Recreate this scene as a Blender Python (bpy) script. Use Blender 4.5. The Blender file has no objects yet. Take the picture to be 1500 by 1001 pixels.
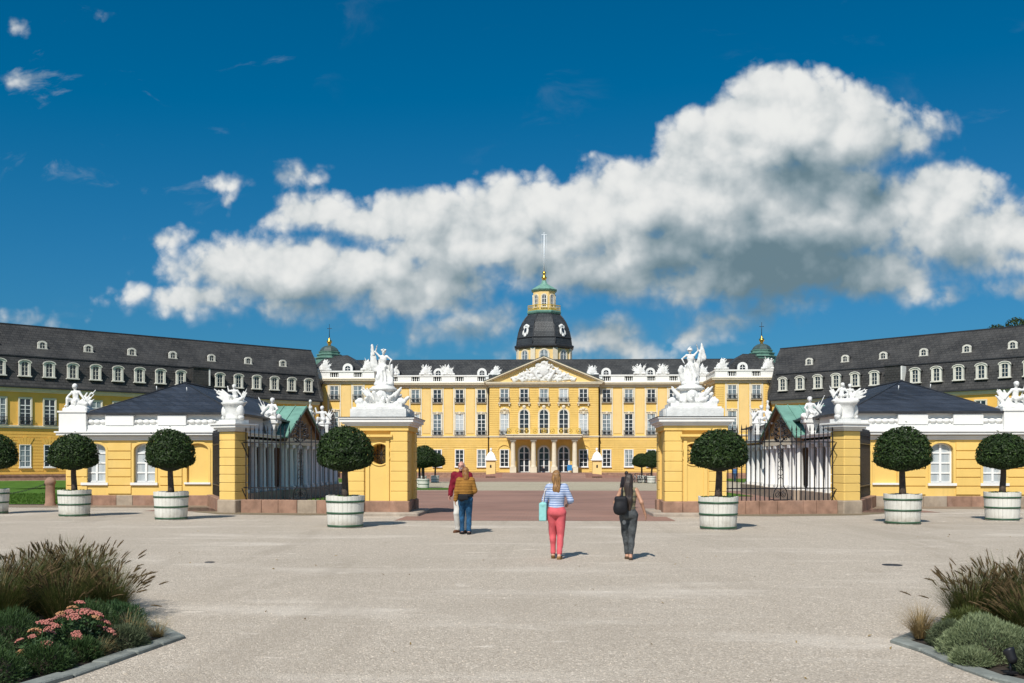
import bpy, math, random
import numpy as np
from mathutils import Vector, Matrix, Quaternion

SC = bpy.context.scene
COL = SC.collection
PI = math.pi
R = math.radians
rng = random.Random(11)

# ------------------------------------------------------------------ camera
YAW = R(1.96)
cam_d = bpy.data.cameras.new('camera')
cam_d.sensor_width = 36.0
cam_d.lens = 35.0
cam_d.shift_y = 0.1177
cam_d.clip_start = 0.1
cam_d.clip_end = 5000.0
cam = bpy.data.objects.new('camera', cam_d)
cam.location = (0.36, 0.0, 1.85)
cam.rotation_euler = (PI / 2, 0, YAW)
COL.objects.link(cam)
SC.camera = cam

# ------------------------------------------------------------------ view
SC.view_settings.view_transform = 'Standard'
SC.view_settings.look = 'None'
SC.view_settings.exposure = 0.0
SC.view_settings.gamma = 1.0
SC.view_settings.use_curve_mapping = False
SC.render.engine = 'CYCLES'
SC.cycles.max_bounces = 6
SC.cycles.diffuse_bounces = 3
SC.cycles.transparent_max_bounces = 8

# ------------------------------------------------------------------ sun
TO_SUN = Vector((-0.315, -0.95, 0.0)).normalized() * math.cos(R(47)) + Vector((0, 0, math.sin(R(47))))
sun_d = bpy.data.lights.new('sun', 'SUN')
sun_d.energy = 4.8
sun_d.angle = R(0.53)
sun_d.color = (1.0, 0.945, 0.86)
sun = bpy.data.objects.new('sun', sun_d)
sun.rotation_euler = (-TO_SUN).to_track_quat('-Z', 'Y').to_euler()
sun.location = (-60, -150, 160)
COL.objects.link(sun)

# ------------------------------------------------------------------ sky
SKY_TINT = (0.36, 0.72, 1.06)
SKY_STRENGTH = 0.075
world = bpy.data.worlds.new('World')
SC.world = world
world.use_nodes = True
world.cycles.sampling_method = 'MANUAL'
world.cycles.sample_map_resolution = 256
WT = world.node_tree
WT.nodes.clear()


class NT:
    """small helper that writes node chains"""
    def __init__(s, tree):
        s.t = tree

    def n(s, typ, **kw):
        nd = s.t.nodes.new(typ)
        for k, v in kw.items():
            setattr(nd, k, v)
        return nd

    def put(s, sock, val):
        if val is None:
            return
        if hasattr(val, 'is_output'):
            s.t.links.new(val, sock)
        else:
            sock.default_value = val

    def m(s, op, a, b=None, c=None, clamp=False):
        nd = s.n('ShaderNodeMath', operation=op, use_clamp=clamp)
        s.put(nd.inputs[0], a); s.put(nd.inputs[1], b); s.put(nd.inputs[2], c)
        return nd.outputs[0]

    def vm(s, op, a, b=None, c=None):
        nd = s.n('ShaderNodeVectorMath', operation=op)
        s.put(nd.inputs[0], a)
        if op == 'SCALE':
            s.put(nd.inputs[3], b)
        else:
            s.put(nd.inputs[1], b)
            if c is not None:
                s.put(nd.inputs[2], c)
        return nd.outputs[1] if op in ('LENGTH', 'DISTANCE', 'DOT_PRODUCT') else nd.outputs[0]

    def noise(s, vec, scale, detail=4, rough=0.55, dist=0.0, lac=2.0):
        nd = s.n('ShaderNodeTexNoise')
        s.put(nd.inputs['Vector'], vec)
        nd.inputs['Scale'].default_value = scale
        nd.inputs['Detail'].default_value = detail
        nd.inputs['Roughness'].default_value = rough
        nd.inputs['Lacunarity'].default_value = lac
        nd.inputs['Distortion'].default_value = dist
        return nd.outputs['Fac'], nd.outputs['Color']

    def rng(s, val, a, b, c=0.0, d=1.0, smooth=False):
        nd = s.n('ShaderNodeMapRange')
        nd.interpolation_type = 'SMOOTHSTEP' if smooth else 'LINEAR'
        nd.clamp = True
        s.put(nd.inputs['Value'], val)
        for k, x in zip(('From Min', 'From Max', 'To Min', 'To Max'), (a, b, c, d)):
            s.put(nd.inputs[k], x)
        return nd.outputs['Result']

    def mix(s, fac, a, b, blend='MIX'):
        nd = s.n('ShaderNodeMix', data_type='RGBA', blend_type=blend)
        s.put(nd.inputs[0], fac)
        s.put(nd.inputs[6], (*a, 1) if isinstance(a, tuple) and len(a) == 3 else a)
        s.put(nd.inputs[7], (*b, 1) if isinstance(b, tuple) and len(b) == 3 else b)
        return nd.outputs[2]

    def xyz(s, v):
        nd = s.n('ShaderNodeSeparateXYZ')
        s.put(nd.inputs[0], v)
        return nd.outputs

    def comb(s, x, y, z):
        nd = s.n('ShaderNodeCombineXYZ')
        for i, q in enumerate((x, y, z)):
            s.put(nd.inputs[i], q)
        return nd.outputs[0]


# cumulus banks as ellipsoids in the plane of sky directions (u = 14.58 x/y, v = 14.58 z/y)
CLOUDS = [  # cx, cy, rx, ry
    (1150, 190, 125, 92), (1235, 205, 115, 75), (1060, 235, 115, 75), (1300, 215, 95, 42), (1025, 190, 45, 32),
    (1120, 320, 270, 110), (960, 300, 130, 75), (1370, 300, 90, 60), (1390, 350, 140, 60), (1460, 345, 80, 50),
    (1200, 390, 290, 48), (1560, 370, 120, 55), (1150, 412, 290, 40), (1130, 360, 220, 60), (930, 405, 220, 46), (970, 368, 200, 66), (1150, 395, 300, 62),
    (850, 330, 130, 70), (760, 312, 110, 58), (640, 320, 120, 52), (690, 355, 190, 58), (545, 330, 100, 40), (455, 312, 70, 34),
    (430, 303, 36, 18), (345, 392, 130, 46), (235, 345, 34, 15), (290, 430, 120, 32), (420, 405, 140, 62), (540, 400, 140, 55),
    (450, 442, 190, 28), (600, 430, 130, 46), (580, 450, 150, 24), (860, 390, 220, 46), (1000, 412, 170, 38), (660, 405, 100, 48),
    (420, 250, 50, 19), (322, 262, 20, 9), (335, 288, 9, 10), (470, 240, 18, 7),
    (670, 482, 95, 34), (725, 470, 50, 28), (890, 490, 72, 38), (905, 510, 85, 32), (840, 505, 45, 28), (1010, 487, 70, 22), (1105, 460, 68, 28),
    (1060, 474, 70, 26), (1440, 385, 70, 34), (690, 520, 60, 8), (750, 512, 50, 15),
    (-20, 470, 110, 16), (20, 112, 22, 9), (2, 22, 16, 14), (105, 12, 12, 4), (1510, 425, 50, 18),
]


def cloud_group(name, blobs):
    g = bpy.data.node_groups.new(name, 'ShaderNodeTree')
    g.interface.new_socket('P', in_out='INPUT', socket_type='NodeSocketVector')
    g.interface.new_socket('F', in_out='OUTPUT', socket_type='NodeSocketFloat')
    h = NT(g)
    gi = h.n('NodeGroupInput'); go = h.n('NodeGroupOutput')
    p = gi.outputs[0]
    acc = None
    for cx, cy, rx, ry in blobs:
        c = ((cx - 800) / 100.0, (677 - cy) / 100.0, 0.0)
        d = h.vm('MULTIPLY_ADD', p, (100.0 / rx, 100.0 / ry, 0.0), (-c[0] * 100 / rx, -c[1] * 100 / ry, 0.0))
        ln = h.vm('LENGTH', d)
        k = min(rx, ry) / 100.0
        v = h.m('MULTIPLY_ADD', ln, -k, k)
        if acc is None:
            acc = v
        else:
            acc = h.m('SMOOTH_MAX', acc, v, 0.10)
    g.links.new(acc, go.inputs[0])
    return g


def build_world():
    h = NT(WT)
    out = h.n('ShaderNodeOutputWorld')
    sky = h.n('ShaderNodeTexSky', sky_type='NISHITA')
    sky.sun_disc = False
    sky.sun_elevation = R(47)
    sky.sun_rotation = math.atan2(TO_SUN.x, TO_SUN.y)
    sky.altitude = 100
    sky.air_density = 1.0
    sky.dust_density = 1.5
    sky.ozone_density = 2.0
    tint = h.mix(1.0, sky.outputs[0], SKY_TINT, 'MULTIPLY')
    tint = h.vm('MAXIMUM', h.vm('SUBTRACT', tint, (0.55, 0.0, 0.0)), (0, 0, 0))      # deep, polarised blue
    bg = h.n('ShaderNodeBackground')
    WT.links.new(tint, bg.inputs[0])
    bg.inputs[1].default_value = SKY_STRENGTH
    # direction -> cloud plane
    tc = h.n('ShaderNodeTexCoord')
    x, y, z = h.xyz(tc.outputs['Generated'])
    yy = h.m('MAXIMUM', y, 0.12)
    u = h.m('MULTIPLY', h.m('DIVIDE', x, yy), 14.58)
    v = h.m('MULTIPLY', h.m('DIVIDE', z, yy), 14.58)
    p = h.comb(u, v, 0.0)
    # domain warp, then billows and wisps
    _, wc = h.noise(p, 0.9, 3, 0.5)
    w = h.vm('MULTIPLY_ADD', wc, (0.34, 0.26, 0), (-0.17, -0.13, 0))
    pw = h.vm('ADD', p, w)
    grp = cloud_group('cloud_field', CLOUDS)
    grp2 = cloud_group('cloud_mass', [q for q in CLOUDS if q[2] * q[3] > 3600])

    def field(vec, gg=grp):
        nd = h.n('ShaderNodeGroup'); nd.node_tree = gg
        h.put(nd.inputs[0], vec)
        return nd.outputs[0]

    f0 = field(pw)
    n1, nc1 = h.noise(p, 1.25, 10, 0.61, 0.15)
    pv = h.vm('MULTIPLY_ADD', nc1, (0.35, 0.35, 0), p)
    vor = h.n('ShaderNodeTexVoronoi', feature='F1')
    vor.inputs['Scale'].default_value = 2.0
    vor.inputs['Detail'].default_value = 2.5
    vor.inputs['Roughness'].default_value = 0.5
    h.put(vor.inputs['Vector'], pv)
    billow = h.m('SUBTRACT', 0.45, vor.outputs['Distance'])
    # scattered cumulus added over the unseen sky to whiten the ambient light
    el = h.m('ARCSINE', z)
    dirn = tc.outputs['Generated']
    g1, _ = h.noise(h.vm('MULTIPLY', dirn, (1, 1, 1.6)), 3.1, 6, 0.55, 0.2)
    off = h.rng(h.m('ABSOLUTE', u), 9.0, 12.5, 0.0, 1.0, True)
    off = h.m('MAXIMUM', off, h.rng(v, 8.0, 10.0, 0.0, 1.0, True))
    off = h.m('MAXIMUM', off, h.rng(y, 0.35, 0.12, 0.0, 1.0, True))
    fo = h.m('MULTIPLY_ADD', g1, 3.2, -1.72)
    fo = h.m('ADD', fo, h.m('MULTIPLY', h.m('SUBTRACT', 1.0, off), -3.0))
    fo = h.m('MULTIPLY', fo, 0.6)
    f0 = h.m('MAXIMUM', f0, fo)
    f = h.m('ADD', f0, h.m('MULTIPLY', h.m('SUBTRACT', n1, 0.5), 0.46))
    f = h.m('ADD', h.m('MULTIPLY_ADD', billow, 0.26, f), 0.16)
    # light from the sun's side (up and to the left): slope of the cloud surface, and the bulk of cloud above a point
    d1 = (-0.16, 0.32, 0.0)
    fm = field(pw, grp2)
    fs1 = field(h.vm('ADD', pw, d1), grp2)
    fs2 = field(h.vm('ADD', pw, (-0.30, 0.85, 0.0)), grp2)
    lo1, _ = h.noise(p, 1.25, 4, 0.5, 0.15)
    lo2, _ = h.noise(h.vm('ADD', p, (-0.12, 0.22, 0.0)), 1.25, 4, 0.5, 0.15)
    slope = h.m('SUBTRACT', h.m('MAXIMUM', fm, -0.3), h.m('MAXIMUM', fs1, -0.3))
    slope = h.m('MULTIPLY', slope, 0.62)
    slope = h.m('ADD', slope, h.m('MULTIPLY', h.m('SUBTRACT', lo1, lo2), 1.05))
    bulk = h.rng(fs2, 0.05, 1.0, 0.0, 1.0, True)
    # crisp tops, ragged hazy undersides
    dens = h.rng(f, -0.04, h.rng(slope, -0.22, 0.12, 0.46, 0.20), 0.0, 1.0, True)
    n3, _ = h.noise(p, 0.7, 3, 0.5)
    sh = h.m('SUBTRACT', 0.27, slope)
    sh = h.m('MULTIPLY_ADD', bulk, 0.58, sh)
    sh = h.m('MULTIPLY_ADD', billow, -0.30, sh)
    sh = h.m('MULTIPLY_ADD', h.m('SUBTRACT', n3, 0.5), 0.55, sh)
    low = h.rng(v, 3.0, 2.3, 0.0, 0.14, True)
    sh = h.m('ADD', sh, h.m('MULTIPLY', low, h.rng(fm, 0.05, 0.3)))
    sh = h.m('MULTIPLY', sh, 0.90)
    ramp = h.n('ShaderNodeValToRGB')
    cr = ramp.color_ramp
    cr.interpolation = 'B_SPLINE'
    cr.elements[0].position = 0.0; cr.elements[0].color = (0.84, 0.85, 0.83, 1)
    cr.elements[1].position = 1.0; cr.elements[1].color = (0.12, 0.20, 0.245, 1)
    for pos, c in ((0.18, (0.80, 0.81, 0.80)), (0.36, (0.62, 0.66, 0.67)), (0.54, (0.42, 0.48, 0.51)), (0.76, (0.25, 0.335, 0.38))):
        e = cr.elements.new(pos); e.color = (*c, 1)
    h.put(ramp.inputs[0], sh)
    cb = h.n('ShaderNodeBackground')
    WT.links.new(ramp.outputs[0], cb.inputs[0])
    cb.inputs[1].default_value = 1.0
    # thin high cirrus
    pc = h.vm('MULTIPLY', h.vm('ADD', p, h.vm('SCALE', wc, 0.5)), (0.55, 1.3, 0))
    c1, _ = h.noise(pc, 1.1, 8, 0.62, 0.6)
    c2, _ = h.noise(p, 0.33, 2, 0.5)
    left = h.rng(u, -2.5, -5.5, 0.0, 1.0, True)
    cir = h.m('MULTIPLY', h.rng(c1, 0.56, 0.78, 0.0, 0.55, True), h.rng(c2, 0.42, 0.62, 0.0, 1.0, True))
    cir = h.m('MULTIPLY', cir, h.m('MULTIPLY_ADD', left, 0.85, 0.15))
    a = h.m('SUBTRACT', 1.0, h.m('MULTIPLY', h.m('SUBTRACT', 1.0, dens), h.m('SUBTRACT', 1.0, cir)))
    a = h.m('MULTIPLY', a, h.rng(z, 0.0, 0.03, 0.0, 1.0))
    mx = h.n('ShaderNodeMixShader')
    WT.links.new(a, mx.inputs[0])
    WT.links.new(bg.outputs[0], mx.inputs[1])
    WT.links.new(cb.outputs[0], mx.inputs[2])
    WT.links.new(mx.outputs[0], out.inputs[0])


build_world()

# ------------------------------------------------------------------ materials


def new_mat(name):
    m = bpy.data.materials.new(name)
    m.use_nodes = True
    t = m.node_tree
    b = t.nodes.get('Principled BSDF')
    return m, NT(t), b


def simple(name, col, rough=0.6, metal=0.0, var=0.12, scale=6.0, bump=0.0, bscale=40.0, spec=0.5, coord='Object', streak=0.0):
    """a plain material: base colour with mottling, weather streaks and fine relief"""
    m, h, b = new_mat(name)
    tc = h.n('ShaderNodeTexCoord')
    if coord == 'World':
        vec = h.n('ShaderNodeNewGeometry').outputs['Position']
    else:
        vec = tc.outputs[coord]
    n, _ = h.noise(vec, scale, 5, 0.6)
    lo = tuple(c * (1 - var) for c in col)
    hi = tuple(min(1, c * (1 + var)) for c in col)
    c = h.mix(h.rng(n, 0.3, 0.7), lo, hi)
    if streak:
        vs = h.vm('MULTIPLY', vec, (2.2, 2.2, 0.22))
        s1, _ = h.noise(vs, 1.6, 6, 0.65)
        c = h.mix(h.rng(s1, 0.52, 0.8, 0.0, streak, True), c, tuple(q * 0.55 for q in col))
    if streak and coord == 'World':
        pb, _ = h.noise(vec, 0.9, 7, 0.68, 0.6)
        c = h.mix(h.rng(pb, 0.52, 0.72, 0.0, 0.30, True), c, tuple(q * 0.78 + 0.02 for q in col))
        pl, _ = h.noise(h.vm('ADD', vec, (31, 7, 3)), 0.55, 6, 0.65, 0.4)
        c = h.mix(h.rng(pl, 0.54, 0.74, 0.0, 0.35, True), c, tuple(min(1, q * 0.9 + 0.10) for q in col))
    h.put(b.inputs['Base Color'], c)
    b.inputs['Roughness'].default_value = rough
    b.inputs['Metallic'].default_value = metal
    b.inputs['Specular IOR Level'].default_value = spec
    if bump:
        n2, _ = h.noise(vec, bscale, 5, 0.6)
        bp = h.n('ShaderNodeBump')
        bp.inputs['Strength'].default_value = bump
        bp.inputs['Distance'].default_value = 0.02
        h.put(bp.inputs['Height'], n2)
        h.put(b.inputs['Normal'], bp.outputs[0])
    return m


M = {}
M['plaster'] = simple('yellow_plaster', (0.77, 0.522, 0.160), 0.85, var=0.07, scale=0.5, bump=0.25, bscale=30, spec=0.2, coord='World', streak=0.34)
M['plaster_pale'] = simple('pale_yellow_plaster', (0.80, 0.565, 0.235), 0.85, var=0.06, scale=0.4, bump=0.15, bscale=20, spec=0.2, coord='World', streak=0.15)
M['plaster_deep'] = simple('ochre_plaster', (0.80, 0.465, 0.105), 0.85, var=0.07, scale=0.4, bump=0.15, bscale=20, spec=0.2, coord='World', streak=0.2)
M['cream'] = simple('cream_stone_trim', (0.70, 0.62, 0.47), 0.8, var=0.08, scale=1.5, spec=0.2, coord='World', streak=0.2)
M['white'] = simple('white_painted_stone', (0.77, 0.76, 0.73), 0.7, var=0.05, scale=1.2, bump=0.2, bscale=25, spec=0.25, coord='World', streak=0.22)
M['statue'] = simple('white_statue_paint', (0.70, 0.695, 0.67), 0.7, var=0.14, scale=4.0, bump=0.5, bscale=18, spec=0.2, streak=0.30)
M['dormer_trim'] = simple('weathered_dormer_paint', (0.64, 0.62, 0.55), 0.7, var=0.14, scale=1.5, coord='World', streak=0.35)
M['frame'] = simple('white_window_paint', (0.80, 0.80, 0.78), 0.5, var=0.03, scale=3)
M['sand'] = simple('pink_sandstone', (0.31, 0.185, 0.130), 0.9, var=0.32, scale=2.2, bump=0.5, bscale=25, spec=0.2, coord='World', streak=0.45)
M['sand_grey'] = simple('grey_sandstone', (0.36, 0.29, 0.22), 0.9, var=0.25, scale=2.2, bump=0.5, bscale=25, spec=0.2, coord='World', streak=0.4)
M['copper'] = simple('verdigris_copper', (0.155, 0.315, 0.25), 0.6, var=0.22, scale=1.5, spec=0.4, coord='World', streak=0.35)
M['copper_aged'] = simple('aged_copper', (0.12, 0.235, 0.185), 0.6, var=0.3, scale=1.5, spec=0.3, coord='World', streak=0.5)
M['copper_dark'] = simple('dark_patina_copper', (0.045, 0.075, 0.07), 0.55, var=0.25, scale=2.0, coord='World')
M['gold'] = simple('gilt_metal', (0.75, 0.47, 0.10), 0.3, 1.0, var=0.1, scale=4)
M['gilt_paint'] = simple('ochre_gilt_ironwork', (0.62, 0.42, 0.07), 0.5, 0.2, var=0.15, scale=4)
M['iron'] = simple('black_iron', (0.022, 0.022, 0.026), 0.45, 0.4, var=0.3, scale=8)
M['lead'] = simple('lead_gutter', (0.035, 0.036, 0.04), 0.5, 0.3, var=0.25, scale=3)
M['pole'] = simple('white_pole_paint', (0.72, 0.76, 0.80), 0.4, var=0.03)
M['board'] = simple('shaded_brown_boards', (0.26, 0.145, 0.05), 0.8, var=0.25, scale=3, coord='World', streak=0.4)
M['brown'] = simple('brown_wood_loggia_shade', (0.115, 0.06, 0.03), 0.7, var=0.2, scale=4, coord='World')
M['soil'] = simple('dark_soil', (0.035, 0.025, 0.018), 0.95, var=0.5, scale=20, bump=0.8, bscale=40)
M['bark'] = simple('grey_brown_bark', (0.085, 0.062, 0.045), 0.9, var=0.35, scale=12, bump=0.8, bscale=30)
M['hoop'] = simple('dark_green_hoop', (0.03, 0.085, 0.04), 0.5, var=0.2, scale=8)
M['dark_in'] = simple('dark_interior', (0.012, 0.013, 0.015), 0.9, var=0.2)


def tub_mat():
    m, h, b = new_mat('white_tub_staves')
    tc = h.n('ShaderNodeTexCoord')
    n, _ = h.noise(h.vm('MULTIPLY', tc.outputs['Object'], (9, 9, 0.8)), 1.0, 5, 0.6)
    n2, _ = h.noise(tc.outputs['Object'], 3.0, 6, 0.7)
    z = h.xyz(tc.outputs['Object'])[2]
    c = h.mix(h.rng(n, 0.3, 0.75), (0.74, 0.72, 0.65), (0.62, 0.60, 0.53))
    rnd = h.n('ShaderNodeObjectInfo').outputs['Random']
    n2 = h.m('ADD', n2, h.m('MULTIPLY_ADD', rnd, 0.24, -0.10))
    dirt = h.m('ADD', h.m('MULTIPLY', h.rng(z, 0.34, 0.0, 0.0, 1.0, True), h.rng(n2, 0.35, 0.7)), h.m('MULTIPLY', h.rng(n2, 0.58, 0.74), 0.28))
    c = h.mix(h.m('MULTIPLY', dirt, 0.75), c, (0.30, 0.26, 0.20))
    h.put(b.inputs['Base Color'], c)
    b.inputs['Roughness'].default_value = 0.75
    return m


M['tub'] = tub_mat()


def slate_mat(name, c0, c1, w, hgt, rough=0.55, coord='Object', plane='xz'):
    """slate courses: brick lattice of single slates with uneven tone and raised edges"""
    m, h, b = new_mat(name)
    if coord == 'World':
        vec = h.n('ShaderNodeNewGeometry').outputs['Position']
    else:
        vec = h.n('ShaderNodeTexCoord').outputs['Object']
    x, y, z = h.xyz(vec)
    if plane == 'xz':
        uv = h.comb(x, z, 0.0)
    else:
        uv = h.comb(h.m('ADD', x, y), z, 0.0)
    br = h.n('ShaderNodeTexBrick')
    h.put(br.inputs['Vector'], uv)
    br.inputs['Scale'].default_value = 1.0
    br.inputs['Brick Width'].default_value = w
    br.inputs['Row Height'].default_value = hgt
    br.inputs['Mortar Size'].default_value = 0.02 * hgt / 0.2
    br.inputs['Mortar Smooth'].default_value = 0.2
    br.inputs['Bias'].default_value = -0.1
    br.inputs['Color1'].default_value = (*c0, 1)
    br.inputs['Color2'].default_value = (*c1, 1)
    br.inputs['Mortar'].default_value = (*(q * 0.35 for q in c0), 1)
    n, _ = h.noise(vec, 0.35, 6, 0.65)
    c = h.mix(h.rng(n, 0.42, 0.72, 0.0, 0.6), br.outputs['Color'], tuple(q * 1.7 for q in c0))
    nm, _ = h.noise(h.vm('MULTIPLY', vec, (0.6, 0.6, 0.25)), 0.55, 6, 0.7)
    c = h.mix(h.rng(nm, 0.54, 0.76, 0.0, 0.55, True), c, tuple(q * 0.45 for q in c1))
    n3, _ = h.noise(vec, 6.0, 4, 0.7)
    c = h.mix(h.rng(n3, 0.62, 0.8, 0.0, 0.6), c, (0.11, 0.11, 0.105))
    h.put(b.inputs['Base Color'], c)
    h.put(b.inputs['Roughness'], h.rng(n3, 0.3, 0.7, rough - 0.1, rough + 0.2))
    bp = h.n('ShaderNodeBump')
    bp.inputs['Strength'].default_value = 0.7
    bp.inputs['Distance'].default_value = 0.03
    ht = h.m('ADD', h.m('MULTIPLY', br.outputs['Fac'], -1.0), h.m('MULTIPLY', n3, 0.6))
    h.put(bp.inputs['Height'], ht)
    h.put(b.inputs['Normal'], bp.outputs[0])
    b.inputs['Specular IOR Level'].default_value = 0.35
    return m


M['slate'] = slate_mat('grey_slate', (0.050, 0.048, 0.046), (0.026, 0.026, 0.027), 0.55, 0.34)
M['slate_main'] = slate_mat('grey_slate_main', (0.050, 0.050, 0.049), (0.026, 0.027, 0.029), 0.55, 0.34, coord='World')
M['slate_low'] = slate_mat('blue_black_slate', (0.030, 0.037, 0.052), (0.009, 0.012, 0.018), 0.42, 0.22, 0.55, coord='World', plane='sum')
M['slate_dome'] = slate_mat('dome_slate', (0.040, 0.044, 0.048), (0.022, 0.024, 0.028), 0.5, 0.3, 0.42, coord='World', plane='sum')


def glass_mat(name, col, rough, curtain=None):
    m, h, b = new_mat(name)
    tc = h.n('ShaderNodeTexCoord')
    info = h.n('ShaderNodeObjectInfo')
    if curtain:
        x, y, z = h.xyz(tc.outputs['Object'])
        v = h.comb(h.m('MULTIPLY', x, 7.0), h.m('MULTIPLY', z, 0.5), h.m('MULTIPLY', info.outputs['Random'], 40.0))
        n, _ = h.noise(v, 1.0, 3, 0.5)
        k = h.rng(n, 0.38, 0.62)
        amt = h.rng(info.outputs['Random'], 0.0, 1.0, 0.35, 1.0)
        c = h.mix(h.m('MULTIPLY', k, amt), col, curtain)
    else:
        n, _ = h.noise(tc.outputs['Object'], 1.3, 3, 0.5)
        c = h.mix(h.rng(n, 0.35, 0.65), tuple(q * 0.5 for q in col), col)
    h.put(b.inputs['Base Color'], c)
    b.inputs['Roughness'].default_value = rough
    b.inputs['Specular IOR Level'].default_value = 0.7
    return m


M['glass_dark'] = glass_mat('dark_window_glass', (0.025, 0.034, 0.045), 0.06)
M['glass_mid'] = glass_mat('window_glass_with_curtain', (0.09, 0.12, 0.14), 0.08, (0.38, 0.43, 0.44))
M['glass_blind'] = glass_mat('window_glass_with_white_blind', (0.40, 0.44, 0.46), 0.10, (0.58, 0.60, 0.60))


def gravel_mat(name, a, bcol, dust, patch=1.0, sc=1.0):
    m, h, b = new_mat(name)
    p = h.n('ShaderNodeNewGeometry').outputs['Position']
    n1, _ = h.noise(p, 34 * sc, 4, 0.8)
    n2, _ = h.noise(p, 9 * sc, 4, 0.7)
    n3, _ = h.noise(h.vm('MULTIPLY', p, (0.35, 1.0, 1.0)), 0.55, 6, 0.65)
    n4, _ = h.noise(p, 0.11, 4, 0.6, 0.4)
    vor = h.n('ShaderNodeTexVoronoi', feature='F1')
    vor.inputs['Scale'].default_value = 64 * sc
    h.put(vor.inputs['Vector'], p)
    peb = vor.outputs['Color']
    pv = h.xyz(peb)[0]
    c = h.mix(h.rng(n1, 0.3, 0.7), a, bcol)
    c = h.mix(h.rng(pv, 0.3, 1.0, 0.0, 0.7), c, tuple(q * 0.55 for q in a))
    c = h.mix(h.rng(h.xyz(peb)[1], 0.80, 1.0, 0.0, 0.8), c, tuple(min(1, q * 1.5) for q in bcol))
    c = h.mix(h.rng(n2, 0.45, 0.75, 0.0, 0.30), c, tuple(q * 0.7 for q in a))
    c = h.mix(h.rng(n3, 0.50, 0.72, 0.0, 0.55 * patch, True), c, dust)
    c = h.mix(h.rng(n4, 0.45, 0.7, 0.0, 0.35 * patch, True), c, tuple(q * 0.78 for q in a))
    # worn tracks running towards the gate and pale scuffs across them
    n5, _ = h.noise(h.vm('MULTIPLY', p, (1.0, 0.13, 1.0)), 0.75, 5, 0.6, 0.8)
    c = h.mix(h.rng(n5, 0.52, 0.68, 0.0, 0.42 * patch, True), c, tuple(q * 0.80 for q in a))
    n6, _ = h.noise(h.vm('MULTIPLY', p, (0.6, 1.7, 1.0)), 0.9, 7, 0.7, 1.6)
    c = h.mix(h.rng(n6, 0.60, 0.72, 0.0, 0.6 * patch, True), c, tuple(min(1, q * 1.12) for q in dust))
    h.put(b.inputs['Base Color'], c)
    b.inputs['Roughness'].default_value = 0.95
    b.inputs['Specular IOR Level'].default_value = 0.15
    bp = h.n('ShaderNodeBump')
    bp.inputs['Strength'].default_value = 0.9
    bp.inputs['Distance'].default_value = 0.012
    h.put(bp.inputs['Height'], h.m('ADD', h.m('MULTIPLY', vor.outputs['Distance'], -0.9), n2))
    h.put(b.inputs['Normal'], bp.outputs[0])
    return m


M['gravel'] = gravel_mat('pinkish_gravel', (0.455, 0.385, 0.308), (0.60, 0.525, 0.438), (0.75, 0.675, 0.585))
M['gravel_court'] = gravel_mat('buff_gravel', (0.42, 0.36, 0.26), (0.50, 0.44, 0.34), (0.46, 0.44, 0.30))
M['verge'] = gravel_mat('brown_grit', (0.20, 0.155, 0.10), (0.33, 0.27, 0.19), (0.16, 0.13, 0.08), sc=0.8)


def paving_mat(name, c0, c1, mort, w, hgt, ms):
    m, h, b = new_mat(name)
    p = h.n('ShaderNodeNewGeometry').outputs['Position']
    br = h.n('ShaderNodeTexBrick')
    h.put(br.inputs['Vector'], p)
    br.inputs['Scale'].default_value = 1.0
    br.inputs['Brick Width'].default_value = w
    br.inputs['Row Height'].default_value = hgt
    br.inputs['Mortar Size'].default_value = ms
    br.inputs['Mortar Smooth'].default_value = 0.3
    br.inputs['Color1'].default_value = (*c0, 1)
    br.inputs['Color2'].default_value = (*c1, 1)
    br.inputs['Mortar'].default_value = (*mort, 1)
    n, _ = h.noise(h.vm('MULTIPLY', p, (0.25, 1, 1)), 0.5, 6, 0.65)
    n2, _ = h.noise(p, 0.16, 4, 0.6)
    c = h.mix(h.rng(n, 0.4, 0.75, 0.0, 0.65), br.outputs['Color'], tuple(min(1, q * 1.45) for q in c0))
    c = h.mix(h.rng(n2, 0.42, 0.7, 0.0, 0.55), c, tuple(q * 0.72 for q in c1))
    h.put(b.inputs['Base Color'], c)
    b.inputs['Roughness'].default_value = 0.85
    b.inputs['Specular IOR Level'].default_value = 0.25
    bp = h.n('ShaderNodeBump')
    bp.inputs['Strength'].default_value = 0.6
    bp.inputs['Distance'].default_value = 0.01
    h.put(bp.inputs['Height'], h.m('ADD', h.m('MULTIPLY', br.outputs['Fac'], -1.0), n))
    h.put(b.inputs['Normal'], bp.outputs[0])
    return m


M['paving'] = paving_mat('red_brick_paving', (0.31, 0.170, 0.130), (0.245, 0.140, 0.11), (0.28, 0.21, 0.17), 0.24, 0.12, 0.012)
M['cobble'] = paving_mat('brown_cobbles', (0.30, 0.23, 0.17), (0.22, 0.17, 0.125), (0.16, 0.125, 0.09), 0.16, 0.12, 0.02)
M['kerb'] = simple('blue_grey_kerb_stone', (0.21, 0.225, 0.205), 0.85, var=0.25, scale=5, bump=0.5, bscale=30, coord='World', streak=0.2)
M['kerb_warm'] = simple('worn_grey_step_stone', (0.36, 0.30, 0.24), 0.85, var=0.22, scale=4, bump=0.5, bscale=30, coord='World')


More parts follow.
